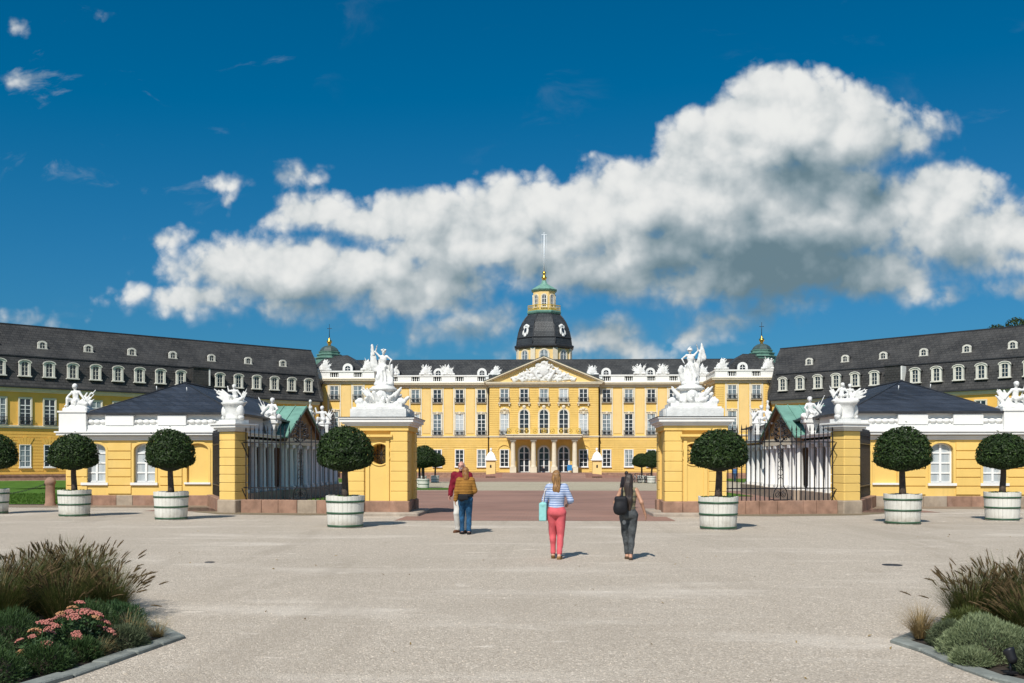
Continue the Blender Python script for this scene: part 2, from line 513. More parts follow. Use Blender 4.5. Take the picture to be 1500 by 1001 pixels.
def leaf_mat(name, dark, light, rough=0.4, trans=0.25, scale=6.0, spec=0.5):
    m, h, b = new_mat(name)
    p = h.n('ShaderNodeNewGeometry').outputs['Position']
    n, _ = h.noise(p, scale, 3, 0.6)
    n2, _ = h.noise(p, scale * 9, 2, 0.6)
    k = h.m('ADD', h.m('MULTIPLY', n, 0.55), h.m('MULTIPLY', n2, 0.45))
    c = h.mix(h.rng(k, 0.36, 0.64), dark, light)
    h.put(b.inputs['Base Color'], c)
    b.inputs['Roughness'].default_value = rough
    b.inputs['Specular IOR Level'].default_value = spec
    if trans:
        tr = h.n('ShaderNodeBsdfTranslucent')
        h.put(tr.inputs[0], c)
        mx = h.n('ShaderNodeMixShader')
        mx.inputs[0].default_value = trans
        outn = [q for q in h.t.nodes if q.type == 'OUTPUT_MATERIAL'][0]
        h.t.links.new(b.outputs[0], mx.inputs[1])
        h.t.links.new(tr.outputs[0], mx.inputs[2])
        h.t.links.new(mx.outputs[0], outn.inputs[0])
    return m


M['bay'] = leaf_mat('bay_laurel_leaf', (0.010, 0.022, 0.006), (0.034, 0.066, 0.014), 0.52, 0.10, 5.0, 0.28)
M['bay_young'] = leaf_mat('bay_young_leaf', (0.04, 0.075, 0.014), (0.085, 0.14, 0.03), 0.5, 0.15, 6.0, 0.3)
M['bay_core'] = simple('bay_shade_core', (0.008, 0.014, 0.005), 0.9, var=0.4, scale=8)
M['grass'] = leaf_mat('lawn_blades', (0.05, 0.11, 0.015), (0.11, 0.20, 0.03), 0.6, 0.3, 2.0, 0.2)
M['lawn'] = simple('lawn_green', (0.075, 0.15, 0.022), 0.95, var=0.4, scale=1.2, bump=0.6, bscale=40, spec=0.1, coord='World')
M['fgrass'] = leaf_mat('fountain_grass_blade', (0.032, 0.046, 0.009), (0.145, 0.165, 0.045), 0.55, 0.3, 4.0, 0.3)
M['straw'] = leaf_mat('dry_straw_blade', (0.22, 0.15, 0.06), (0.42, 0.31, 0.15), 0.7, 0.3, 6.0, 0.2)
M['plume'] = leaf_mat('brown_grass_plume', (0.075, 0.050, 0.022), (0.21, 0.150, 0.080), 0.85, 0.2, 14.0, 0.1)
M['sedum_leaf'] = leaf_mat('sedum_leaf', (0.02, 0.055, 0.022), (0.075, 0.135, 0.045), 0.5, 0.2, 9.0, 0.3)
M['spurge'] = leaf_mat('needle_foliage', (0.018, 0.042, 0.013), (0.070, 0.125, 0.038), 0.55, 0.2, 7.0, 0.3)
M['silver'] = leaf_mat('silvery_foliage', (0.10, 0.135, 0.06), (0.33, 0.38, 0.21), 0.7, 0.25, 8.0, 0.2)
M['greygreen'] = leaf_mat('grey_green_foliage', (0.05, 0.07, 0.035), (0.17, 0.20, 0.11), 0.7, 0.25, 8.0, 0.2)
M['flower'] = leaf_mat('pink_sedum_flower', (0.42, 0.13, 0.11), (0.66, 0.30, 0.24), 0.8, 0.2, 30.0, 0.2)
M['flower_o'] = leaf_mat('apricot_sedum_flower', (0.45, 0.20, 0.10), (0.66, 0.38, 0.20), 0.8, 0.2, 30.0, 0.2)
M['tree_far'] = leaf_mat('far_tree_leaf', (0.02, 0.035, 0.010), (0.06, 0.09, 0.03), 0.7, 0.2, 1.0, 0.2)

# ------------------------------------------------------------------ mesh helpers
WORLD = {}


def put(o, parent=None, Mw=None):
    """link o so that its world matrix is Mw, under parent"""
    Mw = Matrix.Identity(4) if Mw is None else Mw
    COL.objects.link(o)
    if parent is not None:
        o.parent = parent
        o.matrix_basis = WORLD[parent.name].inverted() @ Mw
    else:
        o.matrix_basis = Mw
    WORLD[o.name] = Mw
    return o


def inst(name, me, parent=None, Mw=None, **props):
    o = bpy.data.objects.new(name, me)
    for k, v in props.items():
        o[k] = v
    return put(o, parent, Mw)


def thing(name, label, cat, loc=(0, 0, 0), rz=0.0, group=None):
    o = bpy.data.objects.new(name, None)
    o.empty_display_size = 0.3
    put(o, None, Matrix.Translation(Vector(loc)) @ Matrix.Rotation(rz, 4, 'Z'))
    o['label'] = label
    o['category'] = cat
    if group:
        o['group'] = group
    return o


def tag(o, label, cat, group=None):
    o['label'] = label
    o['category'] = cat
    if group:
        o['group'] = group
    return o


def T(x, y, z):
    return Matrix.Translation(Vector((x, y, z)))


def RZ(a):
    return Matrix.Rotation(a, 4, 'Z')


class MB:
    def __init__(s, mtx=None):
        s.v = []; s.f = []; s.mi = []; s.sm = []
        s.M = mtx

    def add(s, vs, fs, m=0, smooth=False):
        b = len(s.v)
        flip = False
        if s.M is not None:
            vs = [s.M @ Vector(q) for q in vs]
            flip = s.M.determinant() < 0
        s.v.extend(tuple(q) for q in vs)
        for f in fs:
            f = [b + i for i in f]
            if flip:
                f.reverse()
            s.f.append(f); s.mi.append(m); s.sm.append(smooth)
        return s

    def box(s, x0, x1, y0, y1, z0, z1, m=0):
        if x0 > x1: x0, x1 = x1, x0
        if y0 > y1: y0, y1 = y1, y0
        if z0 > z1: z0, z1 = z1, z0
        v = [(x0, y0, z0), (x1, y0, z0), (x1, y1, z0), (x0, y1, z0), (x0, y0, z1), (x1, y0, z1), (x1, y1, z1), (x0, y1, z1)]
        return s.add(v, [(0, 3, 2, 1), (4, 5, 6, 7), (0, 1, 5, 4), (1, 2, 6, 5), (2, 3, 7, 6), (3, 0, 4, 7)], m)

    def bbox(s, x0, x1, y0, y1, z0, z1, c=0.02, m=0):
        """box with its four upright and top edges bevelled by c"""
        v = []
        for z, q in ((z0, 0), (z1 - c, 0), (z1, c)):
            a, b_, d, e = x0 + q, x1 - q, y0 + q, y1 - q
            k = c
            v += [(a + k, d, z), (b_ - k, d, z), (b_, d + k, z), (b_, e - k, z), (b_ - k, e, z), (a + k, e, z), (a, e - k, z), (a, d + k, z)]
        f = [tuple(reversed(range(8))), tuple(range(16, 24))]
        for l in (0, 8):
            for i in range(8):
                j = (i + 1) % 8
                f.append((l + i, l + j, l + 8 + j, l + 8 + i))
        return s.add(v, f, m)

    def quad(s, a, b, c, d, m=0):
        return s.add([a, b, c, d], [(0, 1, 2, 3)], m)

    def prism(s, poly, a, b, axis='y', m=0, smooth=False):
        """polygon (list of 2d points) swept from a to b along axis; y: poly is (x,z); x: poly is (y,z); z: poly is (x,y)"""
        n = len(poly)
        def p3(q, t):
            return (q[0], t, q[1]) if axis == 'y' else (t, q[0], q[1]) if axis == 'x' else (q[0], q[1], t)
        v = [p3(q, a) for q in poly] + [p3(q, b) for q in poly]
        f = [tuple(range(n)), tuple(reversed(range(n, 2 * n)))]
        for i in range(n):
            j = (i + 1) % n
            f.append((i, n + i, n + j, j))
        area = sum(poly[i][0] * poly[(i + 1) % n][1] - poly[(i + 1) % n][0] * poly[i][1] for i in range(n))
        fl = (area > 0) == ((b > a)) 
        if axis in ('y',):
            fl = not fl
        if fl:
            f = [tuple(reversed(q)) for q in f]
        return s.add(v, f, m, smooth)

    def lathe(s, prof, n=24, c=(0, 0, 0), m=0, smooth=True, ph=0.0, cap=True):
        v = []; f = []
        for r, z in prof:
            for i in range(n):
                a = ph + 2 * PI * i / n
                v.append((c[0] + r * math.cos(a), c[1] + r * math.sin(a), c[2] + z))
        for k in range(len(prof) - 1):
            for i in range(n):
                j = (i + 1) % n
                f.append((k * n + i, k * n + j, (k + 1) * n + j, (k + 1) * n + i))
        if cap:
            f.append(tuple(reversed(range(n))))
            f.append(tuple(range((len(prof) - 1) * n, len(prof) * n)))
        return s.add(v, f, m, smooth)

    def tube(s, pts, r, n=6, m=0, smooth=True, closed=False):
        pts = [Vector(p) for p in pts]
        rs = r if isinstance(r, (list, tuple)) else [r] * len(pts)
        v = []; f = []
        k = len(pts)
        for i, p in enumerate(pts):
            if closed:
                d = pts[(i + 1) % k] - pts[i - 1]
            else:
                d = pts[min(i + 1, k - 1)] - pts[max(i - 1, 0)]
            d.normalize()
            up = Vector((0, 0, 1)) if abs(d.z) < 0.9 else Vector((0, 1, 0))
            a = d.cross(up).normalized(); b = a.cross(d)
            for j in range(n):
                t = 2 * PI * j / n
                v.append(p + (a * math.cos(t) + b * math.sin(t)) * rs[i])
        seg = k if closed else k - 1
        for i in range(seg):
            for j in range(n):
                q = (j + 1) % n
                i2 = (i + 1) % k
                f.append((i * n + j, i * n + q, i2 * n + q, i2 * n + j))
        if not closed:
            f.append(tuple(reversed(range(n)))); f.append(tuple(range((k - 1) * n, k * n)))
        return s.add(v, f, m, smooth)

    def sphere(s, c, r, nu=12, nv=8, m=0):
        rx, ry, rz = r if isinstance(r, (tuple, list)) else (r, r, r)
        v = [(c[0], c[1], c[2] - rz)]
        for k in range(1, nv):
            p = -PI / 2 + PI * k / nv
            for i in range(nu):
                a = 2 * PI * i / nu
                v.append((c[0] + rx * math.cos(p) * math.cos(a), c[1] + ry * math.cos(p) * math.sin(a), c[2] + rz * math.sin(p)))
        v.append((c[0], c[1], c[2] + rz))
        f = [(0, 1 + (i + 1) % nu, 1 + i) for i in range(nu)]
        for k in range(nv - 2):
            for i in range(nu):
                j = (i + 1) % nu
                f.append((1 + k * nu + i, 1 + k * nu + j, 1 + (k + 1) * nu + j, 1 + (k + 1) * nu + i))
        l = len(v) - 1; o = 1 + (nv - 2) * nu
        f += [(o + i, o + (i + 1) % nu, l) for i in range(nu)]
        return s.add(v, f, m, True)

    def mesh(s, name, mats):
        me = bpy.data.meshes.new(name)
        me.from_pydata(s.v, [], s.f)
        for q in mats:
            me.materials.append(M[q] if isinstance(q, str) else q)
        me.polygons.foreach_set('material_index', s.mi)
        me.polygons.foreach_set('use_smooth', s.sm)
        me.update()
        return me

    def build(s, name, mats, parent=None, Mw=None, **props):
        if isinstance(mats, str):
            mats = [mats]
        return inst(name, s.mesh(name, mats), parent, Mw, **props)


def np_mesh(name, v, f, mats, smooth=True, mi=None):
    """v (n,3), f (m,k) arrays -> mesh, all faces with k corners"""
    me = bpy.data.meshes.new(name)
    f = np.asarray(f, dtype=np.int32)
    k = f.shape[1]
    me.vertices.add(len(v))
    me.vertices.foreach_set('co', np.asarray(v, dtype=np.float32).ravel())
    me.loops.add(f.size)
    me.loops.foreach_set('vertex_index', f.ravel())
    me.polygons.add(len(f))
    me.polygons.foreach_set('loop_start', np.arange(0, f.size, k, dtype=np.int32))
    me.polygons.foreach_set('loop_total', np.full(len(f), k, dtype=np.int32))
    for q in mats:
        me.materials.append(M[q] if isinstance(q, str) else q)
    if mi is not None:
        me.polygons.foreach_set('material_index', np.asarray(mi, dtype=np.int32))
    me.polygons.foreach_set('use_smooth', np.full(len(f), smooth, dtype=bool))
    me.update(calc_edges=True)
    me.validate()
    return me


def arc(cx, cz, rx, rz, a0, a1, n):
    return [(cx + rx * math.cos(a0 + (a1 - a0) * i / n), cz + rz * math.sin(a0 + (a1 - a0) * i / n)) for i in range(n + 1)]


def arch_wall(mb, x0, x1, z0, z1, y0, y1, ops, m=0):
    """solid wall x0..x1, z0..z1, y0 (front)..y1 with openings (cx, w, sill, spring, rise)"""
    ops = sorted(ops)
    x = x0
    for cx, w, sill, spring, rise in ops:
        a, b = cx - w / 2, cx + w / 2
        mb.box(x, a, y0, y1, z0, z1, m)
        if sill > z0:
            mb.box(a, b, y0, y1, z0, sill, m)
        n = 12 if rise > 0 else 1
        pts = arc(cx, spring, w / 2, rise, PI, 0, n)
        for i in range(n):
            p, q = pts[i], pts[i + 1]
            mb.prism([(p[0], p[1]), (q[0], q[1]), (q[0], z1), (p[0], z1)], y0, y1, 'y', m)
        x = b
    mb.box(x, x1, y0, y1, z0, z1, m)


# ---- signed distance bodies (people, statues): smooth union of tapered limbs, meshed by surface nets


def C(p0, p1, r0, r1=None, sq=None, k=None):
    return ('c', p0, p1, r0, r0 if r1 is None else r1, sq, k)


def E(c, r, rot=None, k=None):
    return ('e', c, r, rot, k)


def B(c, half, rnd=0.01, rot=None, k=None):
    return ('b', c, half, rnd, rot, k)


def sdf_grid(prims, h, k=0.03, fold=None):
    lo = np.full(3, 1e9); hi = np.full(3, -1e9)
    bbs = []
    for p in prims:
        if p[0] == 'c':
            r = max(p[3], p[4]); s = max(p[5]) if p[5] else 1.0
            a = np.minimum(p[1], p[2]) - r * s; b = np.maximum(p[1], p[2]) + r * s
        elif p[0] == 'e':
            r = max(p[2]); a = np.array(p[1]) - r; b = np.array(p[1]) + r
        else:
            r = math.sqrt(sum(q * q for q in p[2])) + p[3]; a = np.array(p[1]) - r; b = np.array(p[1]) + r
        bbs.append((a, b)); lo = np.minimum(lo, a); hi = np.maximum(hi, b)
    lo = lo - 3 * h; hi = hi + 3 * h
    n = np.ceil((hi - lo) / h).astype(int) + 1
    D = np.full(n, 0.5, dtype=np.float32)
    ax = [lo[i] + h * np.arange(n[i]) for i in range(3)]
    for p, (a, b) in zip(prims, bbs):
        kk = p[-1] if p[-1] is not None else k
        mrg = kk + 2.5 * h + 0.02
        i0 = np.maximum(0, np.floor((a - mrg - lo) / h).astype(int)); i1 = np.minimum(n, np.ceil((b + mrg - lo) / h).astype(int) + 1)
        sl = tuple(slice(i0[i], i1[i]) for i in range(3))
        X = ax[0][sl[0]][:, None, None]; Y = ax[1][sl[1]][None, :, None]; Z = ax[2][sl[2]][None, None, :]
        if p[0] == 'c':
            p0 = np.array(p[1], float); d = np.array(p[2], float) - p0
            s = np.array(p[5] if p[5] else (1, 1, 1), float)
            x, y, z = (X - p0[0]) / s[0], (Y - p0[1]) / s[1], (Z - p0[2]) / s[2]
            dd = d / s
            t = np.clip((x * dd[0] + y * dd[1] + z * dd[2]) / max(1e-9, (dd * dd).sum()), 0, 1)
            q = np.sqrt((x - t * dd[0]) ** 2 + (y - t * dd[1]) ** 2 + (z - t * dd[2]) ** 2) - (p[3] + (p[4] - p[3]) * t)
            q = q * min(s)
        else:
            c = p[1]; x, y, z = X - c[0], Y - c[1], Z - c[2]
            rot = p[3] if p[0] == 'e' else p[4]
            if rot is not None:
                m = np.array(rot.to_3x3()).T
                x, y, z = (m[0][0] * x + m[0][1] * y + m[0][2] * z, m[1][0] * x + m[1][1] * y + m[1][2] * z, m[2][0] * x + m[2][1] * y + m[2][2] * z)
            if p[0] == 'e':
                r = p[2]
                g = np.sqrt((x / r[0]) ** 2 + (y / r[1]) ** 2 + (z / r[2]) ** 2)
                g2 = np.sqrt((x / r[0] ** 2) ** 2 + (y / r[1] ** 2) ** 2 + (z / r[2] ** 2) ** 2) + 1e-6
                q = g * (g - 1) / g2
            else:
                hx, hy, hz = p[2]
                qx, qy, qz = np.abs(x) - hx, np.abs(y) - hy, np.abs(z) - hz
                q = np.sqrt(np.maximum(qx, 0) ** 2 + np.maximum(qy, 0) ** 2 + np.maximum(qz, 0) ** 2) + np.minimum(np.maximum(np.maximum(qx, qy), qz), 0) - p[3]
        S = D[sl]
        if kk > 1e-4:
            hh = np.maximum(kk - np.abs(S - q), 0) / kk
            D[sl] = np.minimum(S, q) - hh * hh * kk * 0.25
        else:
            D[sl] = np.minimum(S, q)
    if fold is not None:
        D = D + fold(ax[0][:, None, None], ax[1][None, :, None], ax[2][None, None, :])
    return D, lo


def surface_nets(D, lo, h):
    ins = D < 0
    nx, ny, nz = D.shape
    off = [(0, 0, 0), (1, 0, 0), (0, 1, 0), (1, 1, 0), (0, 0, 1), (1, 0, 1), (0, 1, 1), (1, 1, 1)]
    cnt = np.zeros((nx - 1, ny - 1, nz - 1), np.int8)
    for o in off:
        cnt += ins[o[0]:nx - 1 + o[0], o[1]:ny - 1 + o[1], o[2]:nz - 1 + o[2]]
    act = np.argwhere((cnt > 0) & (cnt < 8))
    idx = np.full(cnt.shape, -1, np.int32)
    idx[act[:, 0], act[:, 1], act[:, 2]] = np.arange(len(act))
    vals = [D[act[:, 0] + o[0], act[:, 1] + o[1], act[:, 2] + o[2]] for o in off]
    acc = np.zeros((len(act), 3)); wn = np.zeros(len(act))
    edges = [(0, 1), (2, 3), (4, 5), (6, 7), (0, 2), (1, 3), (4, 6), (5, 7), (0, 4), (1, 5), (2, 6), (3, 7)]
    for a, b in edges:
        va, vb = vals[a], vals[b]
        cr = (va < 0) != (vb < 0)
        t = np.where(cr, va / np.where(cr, va - vb, 1), 0)
        pa, pb = np.array(off[a]), np.array(off[b])
        acc += np.where(cr[:, None], pa + t[:, None] * (pb - pa), 0)
        wn += cr
    v = (act + acc / wn[:, None]) * h + lo
    quads = []
    for axis in range(3):
        sl0 = [slice(None)] * 3; sl1 = [slice(None)] * 3
        sl0[axis] = slice(0, -1); sl1[axis] = slice(1, None)
        a, b = ins[tuple(sl0)], ins[tuple(sl1)]
        e = np.argwhere(a != b)
        o1, o2 = [(1, 2), (2, 0), (0, 1)][axis]
        ok = (e[:, o1] > 0) & (e[:, o2] > 0) & (e[:, o1] < D.shape[o1] - 1) & (e[:, o2] < D.shape[o2] - 1)
        e = e[ok]
        def at(d1, d2):
            q = e.copy(); q[:, o1] += d1; q[:, o2] += d2
            return idx[q[:, 0], q[:, 1], q[:, 2]]
        qd = np.stack([at(-1, -1), at(0, -1), at(0, 0), at(-1, 0)], 1)
        inner = a[e[:, 0], e[:, 1], e[:, 2]]
        qd = np.where(inner[:, None], qd, qd[:, ::-1])
        quads.append(qd)
    return v, np.concatenate(quads)


def sdf_mesh(name, prims, h, mats, k=0.03, fold=None):
    D, lo = sdf_grid(prims, h, k, fold)
    v, f = surface_nets(D, lo, h)
    return np_mesh(name, v, f, list(mats) if isinstance(mats, (list, tuple)) else [mats], True)


def gz(y):
    """height of the ground, which falls gently towards the palace"""
    return -0.65 * min(1.0, max(0.0, (y - 32.0) / 133.0))


def cw(Xc, Yc):
    """metres right of / ahead of the camera's standpoint -> scene x, y"""
    return (0.36 + Xc * math.cos(YAW) - Yc * math.sin(YAW), Xc * math.sin(YAW) + Yc * math.cos(YAW))

# ================================================================== GROUND


def sheet(name, poly, dz, mat, step=None, label=None, kind='structure'):
    """flat-lying sheet following the fall of the ground; poly convex list of (x, y)"""
    ys = sorted(set([p[1] for p in poly] + [q for q in (32.0, 165.0) if min(p[1] for p in poly) < q < max(p[1] for p in poly)]))
    def cross(y):
        xs = []
        n = len(poly)
        for i in range(n):
            a, b = poly[i], poly[(i + 1) % n]
            if a[1] == b[1]:
                if abs(a[1] - y) < 1e-9: xs += [a[0], b[0]]
            elif min(a[1], b[1]) - 1e-9 <= y <= max(a[1], b[1]) + 1e-9:
                xs.append(a[0] + (b[0] - a[0]) * (y - a[1]) / (b[1] - a[1]))
        return min(xs), max(xs)
    mb = MB()
    for y0, y1 in zip(ys, ys[1:]):
        a0, b0 = cross(y0); a1, b1 = cross(y1)
        mb.add([(a0, y0, gz(y0) + dz), (b0, y0, gz(y0) + dz), (b1, y1, gz(y1) + dz), (a1, y1, gz(y1) + dz)], [(0, 1, 2, 3)])
    return mb.build(name, mat, kind=kind)


sheet('ground', [(-900, -60), (900, -60), (900, 2500), (-900, 2500)], 0.0, 'gravel')
sheet('brick_pavement', [(-4.42, 31.3), (4.42, 31.3), (4.42, 37.4), (-4.42, 37.4)], 0.006, 'paving')
sheet('brick_pavement', [(-15, 37.4), (15, 37.4), (15, 71), (-15, 71)], 0.006, 'paving')
sheet('court_gravel', [(-80, 71), (80, 71), (80, 113), (-80, 113)], 0.005, 'gravel_court')
sheet('brick_pavement', [(-33, 113), (33, 113), (33, 165), (-33, 165)], 0.006, 'paving')
sheet('lawn', [(-40, 72.5), (-5.2, 72.5), (-5.2, 79), (-40, 79)], 0.03, 'lawn')
sheet('lawn', [(9.5, 57), (12.2, 57), (12.2, 70.5), (9.5, 70.5)], 0.03, 'lawn')
sheet('lawn', [(-12.2, 44.5), (-8.2, 44.5), (-8.2, 54), (-12.2, 54)], 0.03, 'lawn')
sheet('lawn', [(-75, 43.8), (-21.6, 43.8), (-21.6, 143), (-36, 143), (-75, 104)], 0.03, 'lawn')
sheet('lawn', [(21.6, 43.8), (75, 43.8), (75, 104), (36, 143), (21.6, 143)], 0.03, 'lawn')
for sx in (-1, 1):
    xs = sorted((sx * 11.9, sx * 30))
    sheet('cobble_strip', [(xs[0], 40.7), (xs[1], 40.7), (xs[1], 43.6), (xs[0], 43.6)], 0.008, 'cobble')
    # trodden grit lying along the foot of the fence wall
    mb = MB()
    pts = [(6.75, 34.55), (8.2, 34.35), (9.8, 34.75), (11.3, 35.1), (12.6, 36.6), (14.4, 39.4), (14.2, 41.5), (11.2, 37.0), (6.75, 36.2)]
    mb.add([(sx * x, y, gz(y) + 0.006) for x, y in pts], [tuple(range(9))[::sx]])
    mb.build('grit_verge', 'verge', kind='structure')


def lawn_tufts(name, x0, x1, y0, y1, n, hgt):
    r = np.random.RandomState(5)
    px = r.uniform(x0, x1, n); py = r.uniform(y0, y1, n)
    pz = np.array([gz(q) for q in py]) + 0.02
    a = r.uniform(0, 2 * PI, n); hh = hgt * r.uniform(0.5, 1.2, n); w = 0.02 + 0.02 * r.rand(n)
    dx, dy = np.cos(a) * w, np.sin(a) * w
    lx, ly = r.normal(0, 0.04, n), r.normal(0, 0.04, n)
    v = np.stack([np.stack([px - dx, py - dy, pz], 1), np.stack([px + dx, py + dy, pz], 1), np.stack([px + lx, py + ly, pz + hh], 1)], 1).reshape(-1, 3)
    f = np.arange(3 * n).reshape(-1, 3)
    inst(name, np_mesh(name, v, f, ['grass'], False), None, None, kind='stuff')


lawn_tufts('grass', -34, -21.7, 43.9, 60, 14000, 0.10)

# ================================================================== WINDOWS


def make_window(w, h, cols, rows, rise=0.0, sur=0.14, dep=0.14, mull=0.05, glass='glass_mid', head=None, transom=None, sill=True, surmat='cream', fr=0.07, panes=False):
    """returns (frame mesh, [glass meshes]); origin bottom centre on the wall face, outside is -y"""
    mb = MB()
    sp = h - rise
    # surround moulding
    if sur > 0:
        mb.box(-w / 2 - sur, -w / 2, -dep, 0.0, 0, sp, 1)
        mb.box(w / 2, w / 2 + sur, -dep, 0.0, 0, sp, 1)
        if rise > 0:
            o = arc(0, sp, w / 2 + sur, rise + sur, PI, 0, 14); i_ = arc(0, sp, w / 2, rise, PI, 0, 14)
            for k in range(14):
                mb.prism([i_[k], i_[k + 1], o[k + 1], o[k]], -dep, 0.0, 'y', 1)
        else:
            mb.box(-w / 2 - sur, w / 2 + sur, -dep, 0.0, h, h + sur, 1)
        if sill:
            mb.box(-w / 2 - sur - 0.06, w / 2 + sur + 0.06, -dep - 0.08, 0.0, -0.16, 0.0, 1)
    if head == 'key':
        mb.box(-w / 2 - sur, w / 2 + sur, -dep - 0.10, 0.0, h + sur + 0.10, h + sur + 0.22, 1)
        mb.prism([(-0.14, h - 0.02), (0.14, h - 0.02), (0.22, h + sur + 0.30), (-0.22, h + sur + 0.30)], -dep - 0.12, 0.0, 'y', 1)
        for s in (-1, 1):
            mb.sphere((s * w * 0.33, -dep, h + sur + 0.08), (0.16, 0.08, 0.11), 8, 6, 1)
    # sash
    y0, y1 = -0.085, -0.035
    mb.box(-w / 2, -w / 2 + fr, y0, y1, 0, sp)
    mb.box(w / 2 - fr, w / 2, y0, y1, 0, sp)
    mb.box(-w / 2 + fr, w / 2 - fr, y0, y1, 0, fr)
    if rise > 0:
        o = arc(0, sp, w / 2, rise, PI, 0, 14); i_ = arc(0, sp, w / 2 - fr, max(0.02, rise - fr), PI, 0, 14)
        for k in range(14):
            mb.prism([i_[k], i_[k + 1], o[k + 1], o[k]], y0, y1, 'y', 0)
    else:
        mb.box(-w / 2 + fr, w / 2 - fr, y0, y1, h - fr, h)
    mb.box(-mull, mull, y0 - 0.015, y1, fr, h - fr)
    zs = []
    tz = transom if transom else None
    for r_ in range(1, rows):
        z = (tz if tz else h) * r_ / rows
        zs.append((z, 0.03))
    if tz:
        zs.append((tz, 0.055))
    for z, t in zs:
        mb.box(-w / 2 + fr, w / 2 - fr, y0 + 0.004, y1, z - t, z + t)
    for c_ in range(1, cols):
        x = -w / 2 + w * c_ / cols
        if abs(x) > 0.05:
            mb.box(x - 0.025, x + 0.025, y0 + 0.006, y1, fr, sp)
    frame = mb.mesh('window', ['frame', surmat])
    glasses = []
    if panes:
        zz = [0] + sorted(z for z, _ in zs) + [h]
        xx = [-w / 2, 0, w / 2]
        for i in range(len(zz) - 1):
            for j in range(2):
                g = MB()
                a, b = xx[j] + 0.02, xx[j + 1] - 0.02
                if i == len(zz) - 2 and rise > 0:
                    pts = [q for q in arc(0, sp, w / 2 - 0.03, rise - 0.03, PI, 0, 24) if a <= q[0] <= b or (abs(q[0]) < 0.03)]
                    poly = [(a, zz[i])] + pts + [(b, zz[i])]
                    g.prism(poly[::-1], -0.045, -0.03, 'y')
                else:
                    g.box(a, b, -0.045, -0.03, zz[i] + 0.02, zz[i + 1] - 0.02)
                glasses.append(g.mesh('pane', [glass]))
    else:
        g = MB()
        if rise > 0:
            g.prism([(-w / 2 + 0.02, 0.02)] + arc(0, sp, w / 2 - 0.02, rise - 0.02, PI, 0, 14) + [(w / 2 - 0.02, 0.02)], -0.045, -0.02, 'y')
        else:
            g.box(-w / 2 + 0.02, w / 2 - 0.02, -0.045, -0.02, 0.02, h - 0.02)
        glasses.append(g.mesh('glass', [glass]))
    return frame, glasses


def make_railing(w, h, mat='iron', gap=0.15, scroll=True):
    mb = MB()
    y = -0.30
    for z in (0.03, h):
        mb.box(-w / 2, w / 2, y - 0.025, y + 0.025, z - 0.025, z + 0.025)
    n = max(2, int(w / gap))
    for i in range(n + 1):
        x = -w / 2 + w * i / n
        mb.box(x - 0.016, x + 0.016, y - 0.016, y + 0.016, 0.05, h - 0.02)
    for s in (-1, 1):
        mb.box(s * w / 2 - 0.02, s * w / 2 + 0.02, y, 0.0, h - 0.02, h + 0.02)
        mb.box(s * w / 2 - 0.02, s * w / 2 + 0.02, y, 0.0, 0.01, 0.05)
    if scroll:
        for s in (-1, 1):
            c = s * w * 0.24
            mb.tube([(c + 0.14 * math.cos(a), y - 0.02, h * 0.5 + 0.17 * math.sin(a)) for a in [2 * PI * k / 10 for k in range(10)]], 0.035, 4, closed=True)
            mb.tube([(c + 0.05 * math.cos(a), y - 0.02, h * 0.5 + 0.06 * math.sin(a)) for a in [2 * PI * k / 8 for k in range(8)]], 0.03, 4, closed=True)
    return mb.mesh('railing', [mat])


GLASS_VAR = {}


def window_at(parent, kind, Mw, rail=None, name='window'):
    frame, glasses = kind
    o = inst(name, frame, parent, Mw)
    for g in glasses:
        inst('pane' if g.name.startswith('pane') else 'glass', g, o, Mw)
    if rail is not None:
        inst('railing', rail, o, Mw)
    return o


# ================================================================== PALACE MAIN BLOCK
FY = 165.0      # face of the main front
PY = 156.4      # face of the corner pavilions
XP0, XP1 = 26.8, 35.7
RIS_X = 8.95    # half width of the central projection
RIS_Y = 164.1
ZB = gz(165)

palace = thing('palace_main_block', 'long yellow three-storey palace front with white balustrade, columned entrance and central gable', 'palace', (0, FY, ZB), 0)

mb = MB()
mb.box(-XP0, XP0, FY, 179, ZB + 0.8, 15.0)
mb.build('wall', ['plaster'], palace)
mb = MB()
mb.box(-RIS_X, RIS_X, RIS_Y, FY - 0.003, ZB + 0.8, 15.0)
mb.build('wall', ['plaster'], palace)
for s in (-1, 1):
    mb = MB()
    mb.box(s * XP0 + s * 0.003, s * XP1, PY, 179, ZB + 0.8, 15.0)
    mb.build('wall', ['plaster'], palace)

# plinth
mb = MB()
mb.box(-XP0 + 0.1, -RIS_X - 0.08, FY - 0.10, FY + 0.5, ZB - 0.3, ZB + 0.8)
mb.box(XP0 - 0.1, RIS_X + 0.08, FY - 0.10, FY + 0.5, ZB - 0.3, ZB + 0.8)
mb.box(-RIS_X - 0.08, RIS_X + 0.08, RIS_Y - 0.08, FY + 0.5, ZB - 0.3, ZB + 0.8)
for s in (-1, 1):
    mb.box(s * XP0 - s * 0.1, s * XP1 + s * 0.1, PY - 0.1, 170, ZB - 0.3, ZB + 0.8)
mb.build('plinth', ['sand'], palace)

# rusticated courses: real bands with open joints
def courses(mb, x0, x1, y, z0, z1, pitch=0.36, gap=0.05, proud=0.06, skip=()):
    z = z0
    while z + pitch <= z1 + 0.01:
        segs = [(x0, x1)]
        for a, b, c, d in skip:       # x range, z range kept free
            if z < d and z + pitch > c:
                new = []
                for p, q in segs:
                    if b <= p or a >= q: new.append((p, q)); continue
                    if a > p: new.append((p, a))
                    if b < q: new.append((b, q))
                segs = new
        for p, q in segs:
            mb.box(p, q, y - proud, y + 0.02, z + gap / 2, z + pitch - gap / 2)
        z += pitch


